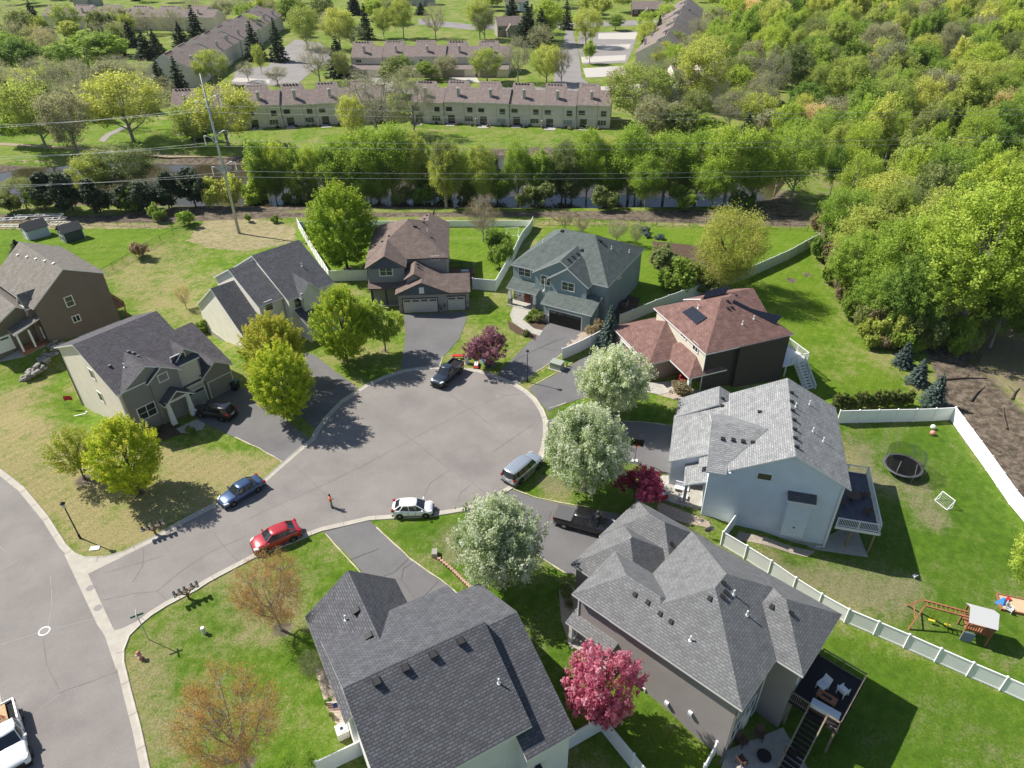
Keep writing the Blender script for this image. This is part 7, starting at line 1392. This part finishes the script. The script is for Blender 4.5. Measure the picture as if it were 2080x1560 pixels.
r = thing('outdoor_sofa', None, 'long white cushioned sofa on the black deck', 'sofa', rad(-42.5 + 5), g=at(Hh, 4.3, 7.0, 1.12)); box('frame', r, BR, -1.0, 1.0, -.4, .4, 0, .3); box('cushion', r, mat('white_cushion', (.62, .66, .70), .8), -1.0, 1.0, -.38, .38, .3, .46, bevel=.04); box('backrest', r, MATS['white_cushion'], -1.0, 1.0, -.45, -.3, .46, .8, bevel=.04)
r = thing('coffee_table', None, 'brown slatted table before the sofa on the black deck', 'table', rad(-42.5), g=at(Hh, 4.0, 8.0, 1.12)); box('tabletop', r, CEDAR, -.7, .7, -.35, .35, .4, .46); box('inset', r, DARKV, -.35, .35, -.12, .12, .46, .47); [box('leg', r, CEDAR, x - .04, x + .04, y - .04, y + .04, 0, .4) for x in (-.6, .6) for y in (-.28, .28)]
r = thing('air_conditioner', (697, 1492), 'pale round topped air conditioner by the wall of the white house', 'air conditioner', rad(28)); box('casing', r, mat('beige_casing', (.62, .60, .54), .6), -.42, .42, -.42, .42, .02, .8, bevel=.05); mb = MB(); mb.tube([(0, 0, .8), (0, 0, .83)], .36, 18); P_('fan_grille', mb, STEEL, r); mb = MB(); mb.tube([(0, 0, .83), (0, 0, .85)], .12, 10); P_('hub', mb, DARKV, r)
r = thing('air_conditioner', (1268, 622), 'brown air conditioner in the shade beside the teal house', 'air conditioner', rad(60)); box('casing', r, mat('brown_casing', (.22, .16, .12), .6), -.45, .45, -.45, .45, .02, .85, bevel=.05); mb = MB(); mb.tube([(0, 0, .85), (0, 0, .88)], .38, 18); P_('fan_grille', mb, DARKV, r)
r = thing('satellite_dish', (1440, 1092), 'grey satellite dish on a post between the blue and taupe houses', 'satellite dish', rad(190)); mb = MB(); mb.tube([(0, 0, 0), (0, 0, .9)], .04, 6); P_('post', mb, STEEL, r); mb = MB(); mb.loft([[(q * math.cos(t), z_ - .3 * q * math.sin(t) * 0, .95 + q * math.sin(t) * .8 + 0) for t in [2 * math.pi * k / 16 for k in range(16)]] for q, z_ in ((.06, 0), (.3, -.06), (.48, -.16))]); P_('dish', mb, mat('dish_grey', (.16, .16, .17), .6), r)
def toy(px, lb, parts, rz=0, cat='toy', name='toy', z=0):
    r = thing(name, px, lb, cat, rz, dz=z)
    for nm_, m, b_ in parts: box(nm_, r, m, *b_, bevel=.03)
BLU = mat('toy_blue', (.05, .22, .6), .5)
toy((1343, 1012), 'red and blue toy car parked on the walk of the blue house', [('base', BLU, (-.5, .5, -.35, .35, .1, .35)), ('side', RP, (-.5, .5, .3, .42, .2, .7)), ('side', RP, (-.5, .5, -.42, -.3, .2, .7)), ('seat', WP_, (-.3, .3, -.25, .25, .35, .6))], .3, name='toy_car')
toy((1337, 998), 'small green toy beside the red and blue toy car', [('body', mat('toy_green', (.02, .4, .16), .5), (-.2, .2, -.15, .15, 0, .3)), ('seat', BLU, (-.1, .1, -.1, .1, .3, .4))], .8, name='toy_tractor')
toy((1384, 998), 'white bench on the walk by the blue house porch', [('seat', WP_, (-.7, .7, -.3, .3, .4, .5)), ('backrest', WP_, (-.7, .7, .25, .35, .5, 1.0)), ('leg', WP_, (-.65, -.55, -.25, .25, 0, .4)), ('leg', WP_, (.55, .65, -.25, .25, 0, .4))], rad(-20), 'bench', 'bench')
toy((1386, 1015), 'white box beside the porch of the blue house', [('box', WP_, (-.45, .45, -.3, .3, 0, .5)), ('lid', mat('stone_grey', (.55, .54, .5), .7), (-.48, .48, -.33, .33, .5, .55))], rad(-20), 'box', 'storage_box')
toy((1386, 776), 'red cushioned armchair in the porch of the red roofed house', [('seat', RP, (-.35, .35, -.35, .35, .1, .45)), ('backrest', RP, (-.35, .35, .25, .4, .45, .95)), ('armrest', RP, (-.45, -.35, -.35, .35, .1, .65)), ('armrest', RP, (.35, .45, -.35, .35, .1, .65))], rad(60), 'chair', 'armchair')
for px, m, lb in (((482, 786), mat('bin_green', (.02, .10, .07), .5), 'dark green wheeled bin beside the garage of the grey gabled house'), ((478, 793), BLACKM, 'black wheeled bin beside the garage of the grey gabled house'), ((1258, 702), mat('bin_green', (.02, .10, .07), .5), 'green wheeled bin beside the blue spruce')):
    r = thing('wheeled_bin', px, lb, 'bin', rad(50)); mb = MB(); mb.loft([[(sx * w, sy * w * 1.1, z) for sx, sy in ((-1, -1), (1, -1), (1, 1), (-1, 1))] for z, w in ((.05, .24), (1.0, .31))]); P_('body', mb, m, r); box('lid', r, m, -.33, .33, -.38, .36, 1.0, 1.08, bevel=.02); mb = MB(); mb.tube([(-.3, .3, .12), (.3, .3, .12)], .12, 10); P_('wheel', mb, RUBBER, r)
# flag stuck in the lawn behind the grey gabled house
r = thing('flag', (137, 829), 'red flag on a small pole by the left wall of the grey gabled house', 'flag', rad(20)); mb = MB(); mb.bar((0, 0, 0), (0, 0, 1.8), .04); P_('pole', mb, WHITE, r); mb = MB(); mb.loft([[(.02, 0, 1.75), (.5, .08, 1.7), (.95, -.03, 1.55), (.95, -.01, 1.55), (.5, .1, 1.7), (.02, .02, 1.75)], [(.02, 0, 1.1), (.45, .1, 1.05), (.9, 0, .95), (.9, .02, .95), (.45, .12, 1.05), (.02, .02, 1.1)]]); P_('cloth', mb, mat('flag_red', (.5, .03, .04), .7), r)
r = thing('downspout_extension', (158, 845), 'white pipe lying on the lawn by the grey gabled house', 'pipe', rad(25)); mb = MB(); mb.bar((-1.0, 0, .06), (1.0, 0, .06), .12); P_('pipe', mb, WHITE, r); box('elbow', r, WHITE, .9, 1.1, -.08, .08, 0, .3)
# boulder wall and brick edging
def rocks(name, pts, n, size, m, label, cat, wid=.8, hmax=1.0, seed=1):
    rs = random.Random(seed); P = [G(*p) for p in pts]; o = Vector(P[0]); mb = MB()
    for i in range(n):
        f = i / n * (len(P) - 1); k = int(f); t = f - k; a, b_ = Vector(P[k]), Vector(P[min(k + 1, len(P) - 1)]); c = a.lerp(b_, t) - o + Vector((rs.uniform(-wid, wid), rs.uniform(-wid, wid), 0)); c.z += rs.uniform(0, hmax); s_ = size * rs.uniform(.6, 1.3)
        rings = [[(c.x + math.cos(q) * s_ * rr * rs.uniform(.8, 1.15), c.y + math.sin(q) * s_ * rr * rs.uniform(.8, 1.15), c.z + zz * s_) for q in [2 * math.pi * j / 7 for j in range(7)]] for rr, zz in ((.6, -.6), (1, -.1), (.85, .35), (.35, .6))]; mb.loft(rings)
    ob = mb.build(name, m, recalc=True); ob.location = o; tag(ob, label, cat); return ob
rocks('boulder_wall', [(52, 774), (80, 752), (128, 722)], 150, .28, mat('granite_boulder', (.30, .28, .25), .9, var=.35, vscale=1.2), 'retaining wall of grey boulders left of the grey gabled house', 'stone wall', .75, .8, 3)
rocks('landscape_stones', [(1398, 574), (1418, 580)], 16, .35, mat('granite_boulder', (.30, .28, .25), .9, var=.35, vscale=1.2), 'small heap of stones in the bed under the willow', 'stones', .5, .3, 4)
r = thing('brick_edging', (884, 1132), 'curved row of tan edging blocks ending in a grey block, left of the lower pear', 'edging'); P = [G(*p) for p in [(884, 1130), (900, 1143), (920, 1160), (940, 1180), (956, 1196)]]; mb = MB(); o = Vector(P[0])
for k in range(len(P) - 1):
    a, b_ = Vector(P[k]) - o, Vector(P[k + 1]) - o; n = max(2, int((b_ - a).length / .28))
    for i in range(n): c = a.lerp(b_, (i + .5) / n); mb.box(c.x - .14, c.x + .14, c.y - .12, c.y + .12, c.z, c.z + .2 + .02 * (i % 2))
r.location = o; P_('blocks', mb, mat('tan_block', (.42, .26, .19), .9, var=.2), r); box('end_block', r, mat('granite_boulder', (.3, .28, .25), .9), -.3, .2, -.2, .5, 0, .5)
# things put out on the grass at the top of the court
its = [((935, 728), 'red wooden bench on the discarded pile', [('seat', RP, (-1.0, 1.0, -.25, .25, .4, .5)), ('leg', RP, (-.9, -.8, -.2, .2, 0, .4)), ('leg', RP, (.8, .9, -.2, .2, 0, .4))], 'bench', 'bench'),
       ((930, 737), 'orange-brown box in front of the red bench', [('box', CEDAR, (-.4, .4, -.25, .25, 0, .35)), ('lid', mat('yellow_plastic', (.7, .55, .06), .5), (-.3, .3, -.2, .2, .35, .4))], 'box', 'box'),
       ((948, 738), 'white upright panel on the discarded pile', [('panel', WP_, (-.35, .35, -.04, .04, 0, 1.3)), ('foot', WP_, (-.35, .35, -.25, .25, 0, .06))], 'panel', 'panel'),
       ((968, 744), 'red and white folded playthings at the kerb', [('base', RP, (-.7, .7, -.3, .3, 0, .25)), ('top', WP_, (-.4, .5, -.2, .25, .25, .4))], 'toy', 'toy'),
       ((984, 735), 'blue plastic tub on the discarded pile', [('tub', BLU, (-.45, .45, -.3, .3, 0, .4)), ('sheet', WP_, (-.5, .2, -.35, .1, .4, .45))], 'tub', 'tub'),
       ((992, 742), 'dark green bin on the discarded pile', [('bin', mat('bin_green', (.02, .10, .07), .5), (-.4, .4, -.4, .4, 0, .7)), ('lid', BLACKM, (-.42, .42, -.42, .42, .7, .75))], 'bin', 'bin'),
       ((1003, 744), 'dark grey crate at the right end of the discarded pile', [('crate', mat('stone_dark', (.12, .14, .13), .7), (-.35, .35, -.3, .3, 0, .45)), ('bag', CEDAR, (-.2, .2, -.2, .2, .45, .6))], 'crate', 'crate'),
       ((977, 727), 'black fan shaped thing behind the blue tub', [('base', BLACKM, (-.3, .3, -.3, .3, 0, .1)), ('frame', BLACKM, (-.05, .05, -.05, .05, .1, 1.0))], 'fan', 'fan')]
for i, (px, lb, parts, cat, nm_) in enumerate(its): toy(px, lb, parts, .5 * i, cat, nm_)
# sheds
def shed(px, az, w, d, h, wall_, label):
    r = thing('garden_shed', px, label, 'shed', rad(az)); z0 = -.1; mb = MB(); mb.loft([[(x, 0, z0), (x, w, z0), (x, w, h), (x, w / 2, h + .95), (x, 0, h)] for x in (0, d)]); P_('wall', mb, wall_, r, recalc=True)
    mb = MB(); t = .1
    for a, b_ in (((-.25, h - .15), (w / 2, h + 1.03)), ((w + .25, h - .15), (w / 2, h + 1.03))):
        mb.hexa([(-.25, a[0], a[1]), (d + .25, a[0], a[1]), (d + .25, b_[0], b_[1]), (-.25, b_[0], b_[1]), (-.25, a[0], a[1] + t), (d + .25, a[0], a[1] + t), (d + .25, b_[0], b_[1] + t), (-.25, b_[0], b_[1] + t)])
    P_('roof', mb, mat('shed_roof', (.07, .07, .075), .9, var=.2, vscale=4), r, recalc=True)
    mb = MB(); mb.box(-.06, -.01, w * .2, w * .8, .05, 1.95); dr = P_('double_door', mb, wall_, r); mb = MB(); [mb.box(-.09, -.055, y - .05, y + .05, .05, 1.95) for y in (w * .2, w * .5, w * .8)]; [mb.box(-.088, -.056, w * .2, w * .8, z - .05, z + .05) for z in (.08, 1.1, 1.95)]; P_('door_trim', mb, WHITE, dr)
    mb = MB(); [mb.box(x - .05, x + .05, y - .05, y + .05, z0, h) for x in (0, d) for y in (0, w)]; P_('corner_trim', mb, WHITE, r)
shed((61, 489), 50, 2.6, 3.6, 1.9, siding('pale_shed', (.52, .57, .62)), 'pale blue shed with white doors and dark roof, left of the green shed')
shed((135, 494), 48, 2.7, 3.3, 1.9, siding('green_shed', (.05, .075, .065)), 'dark green shed with white trimmed doors behind the brown house')
for i, (x, y, az, w, d) in enumerate([(14, 452, 5, 7, 1.2), (30, 466, -4, 8, 1.0), (100, 452, 8, 6, 1.2), (118, 462, -10, 4, 1.6), (80, 444, 3, 9, .9)]):
    r = thing('dock_section', (x, y), 'white dock frame lying behind the sheds', 'dock frame', rad(az), 'white dock frames behind the sheds'); mb = MB(); mb.bar((-w / 2, 0, .5), (w / 2, 0, .5), .12); mb.bar((-w / 2, d, .5), (w / 2, d, .5), .12); [mb.bar((-w / 2 + w * k / 5, 0, .5), (-w / 2 + w * k / 5, d, .5), .1) for k in range(6)]; P_('frame', mb, WHITE, r)
    for k in range(3): mb = MB(); mb.bar((-w / 2 + w * k / 2, .1, 0), (-w / 2 + w * k / 2, .1, 1.0), .08); P_('leg', mb, WHITE, r)
rl = random.Random(3)
for i, (x, y) in enumerate([(1985, 800), (2040, 850), (2010, 905), (1960, 770), (2062, 800), (1600, 440), (1548, 446), (1300, 446), (1120, 440), (880, 436), (760, 438), (560, 440), (1990, 730)]):
    g_ = G(x, y); r = empty('fallen_log', g_, rl.uniform(0, 3.1), 'fallen grey log or branch lying on the brown ground', 'log', 'fallen branches on bare ground'); mb = MB(); l_ = rl.uniform(1.2, 3); mb.tube([(-l_, 0, .1), (0, .1, .14), (l_, -.1, .1)], [.13, .11, .06], 7); P_('trunk', mb, BARK, r); mb = MB(); mb.tube([(.1, .1, .14), (.7, .8, .3), (1.1, 1.2, .2)], [.05, .04, .02], 5); P_('branch', mb, BARK, r)
# manhole ring painted on the road, manholes, stump
r0 = G0(90, 1282); mb = MB(); n = 28; mb.loft([[(q * math.cos(t), q * math.sin(t), .028) for t in [2 * math.pi * k / n for k in range(n)]] for q in (.36, .46)], caps=False); o = mb.build('road_marking', WHITE); o.location = (r0[0], r0[1], 0); tag(o, kind='structure')
for px, lb in (((90, 1282), 'round manhole cover inside the white painted ring'), ((1012, 806), 'round manhole cover in the upper part of the court'), ((183, 1195), 'upper of two round covers in the concrete gutter at the junction'), ((199, 1235), 'lower of two round covers in the concrete gutter at the junction')):
    g_ = G0(*px); r = empty('manhole_cover', (g_[0], g_[1], .024), 0, lb, 'manhole cover'); mb = MB(); mb.tube([(0, 0, 0), (0, 0, .012)], .34, 20); P_('cover', mb, mat('worn_iron', (.23, .21, .20), .7), r)
# lawn speckle: dandelions, clippings
# person flying the drone
g_ = G0(674, 1031); pr = empty('person', (g_[0], g_[1], .022), rad(-62), 'person in an orange top and grey trousers standing on the street, holding a controller', 'person')
SK = mat('skin', (.45, .27, .19), .6); VEST = mat('orange_top', (.75, .14, .05), .7); PANT = mat('grey_trousers', (.16, .15, .15), .85); HAIR = mat('dark_hair', (.02, .016, .014), .6)
def skin(name, V, E_, Rr, m, parent, lv=1):
    me = bpy.data.meshes.new(name); me.from_pydata(V, E_, []); me.materials.append(m); o = bpy.data.objects.new(name, me); COL.objects.link(o); o.parent = parent
    md = o.modifiers.new('skin', 'SKIN'); md.use_smooth_shade = True; sv = me.skin_vertices[0] if me.skin_vertices else None
    if sv is None:
        bm = bmesh.new(); bm.from_mesh(me); bm.verts.layers.skin.verify(); bm.to_mesh(me); bm.free(); sv = me.skin_vertices[0]
    for i, q in enumerate(Rr): sv.data[i].radius = (q, q) if not isinstance(q, tuple) else q; sv.data[i].use_root = (i == 0)
    sb = o.modifiers.new('sub', 'SUBSURF'); sb.levels = lv; sb.render_levels = lv + 1; return o
V = [(0, 0, .93), (0, 0, 1.12), (0, 0, 1.36), (0, .01, 1.50), (0, .02, 1.60), (0, .01, 1.70), (.10, 0, .88), (.12, .02, .50), (.13, -.02, .09), (.14, .13, .03), (-.10, 0, .88), (-.12, .03, .50), (-.13, .02, .09), (-.14, .17, .03),
     (.19, 0, 1.40), (.25, .02, 1.14), (.12, .26, 1.12), (-.19, 0, 1.40), (-.25, .02, 1.14), (-.12, .26, 1.12)]
Ed = [(0, 1), (1, 2), (2, 3), (3, 4), (4, 5), (0, 6), (6, 7), (7, 8), (8, 9), (0, 10), (10, 11), (11, 12), (12, 13), (2, 14), (14, 15), (15, 16), (2, 17), (17, 18), (18, 19)]
Rr = [(.14, .10), (.13, .09), (.15, .10), .055, .085, .07, .085, .06, .04, .035, .085, .06, .04, .035, .055, .042, .026, .055, .042, .026]
for s_, b_ in ((1, 16), (-1, 19)):
    hx = .12 * s_
    for k, (dx, dy, l) in enumerate([(-.035, .05, .05), (-.012, .06, .06), (.012, .06, .055), (.034, .05, .045), (-.05 * s_, .02, .03)]):
        V.append((hx - dx * s_ * .8, .26 + dy, 1.125)); V.append((hx - dx * s_ * .9 - .02 * s_, .26 + dy + l * .5, 1.10)); n0 = len(V) - 2; Ed += [(b_, n0), (n0, n0 + 1)]; Rr += [.010, .008]
body = skin('body', V, Ed, Rr, SK, pr)
mb = MB(); mb.loft([[(a * math.cos(t), b_ * math.sin(t) + .0, z) for t in [2 * math.pi * k / 14 for k in range(14)]] for z, a, b_ in ((.92, .175, .13), (1.05, .165, .125), (1.25, .19, .135), (1.38, .20, .125), (1.45, .14, .10))]); P_('orange_top', mb, VEST, pr, smooth=True)
for s_ in (1, -1):
    mb = MB(); mb.tube([(.19 * s_, 0, 1.42), (.225 * s_, .01, 1.26), (.25 * s_, .02, 1.15)], [.075, .065, .058], 10); P_('sleeve', mb, VEST, pr, smooth=True)
    mb = MB(); mb.tube([(.09 * s_, 0, .95), (.11 * s_, .01, .72), (.12 * s_, .025, .5), (.13 * s_, 0, .09)], [.11, .095, .078, .062], 12); P_('trouser_leg', mb, PANT, pr, smooth=True)
    mb = MB(); mb.loft([[(.135 * s_ + a * math.cos(t), .05 + b_ * math.sin(t), z) for t in [2 * math.pi * k / 12 for k in range(12)]] for z, a, b_ in ((0, .05, .14), (.05, .05, .135), (.09, .04, .08))]); P_('shoe', mb, BLACKM, pr, smooth=True)
mb = MB(); mb.loft([[(a * math.cos(t), .0 + b_ * math.sin(t), z) for t in [2 * math.pi * k / 12 for k in range(12)]] for z, a, b_ in ((1.58, .088, .09), (1.68, .098, .108), (1.75, .085, .095), (1.79, .04, .05))]); P_('hair', mb, HAIR, pr, smooth=True)
ct = empty('remote_controller', (0, 0, 0)); ct.location = pr.matrix_basis @ Vector((0, .33, 1.14)); ct.rotation_euler = (0, 0, pr.rotation_euler.z); tag(ct, 'black hand controller held by the person in orange', 'controller'); box('casing', ct, BLACKM, -.11, .11, -.05, .05, -.025, .02); box('screen', ct, STEEL, -.07, .07, -.03, .05, .02, .03)
# far parked cars
for f_, r_, sp, col_, lb in (((498, 118), (512, 122), VAN, ('far_white', (.7, .72, .74), 0), 'white van on the far parking lot left of the garage row'), ((556, 62), (566, 66), SEDAN, ('far_black', (.02, .02, .025), .2), 'dark car far away beside the upper left diagonal row'), ((1416, 62), (1424, 54), SUVS, ('far_grey', (.2, .21, .23), .3), 'grey car far away beside the upper right diagonal row'), ((545, 50), (553, 53), SEDAN, ('far_silver', (.4, .42, .45), .5), 'silver car farthest along the upper left diagonal row')):
    car(lb, f_, r_, sp, paint(*col_))
add_haze()
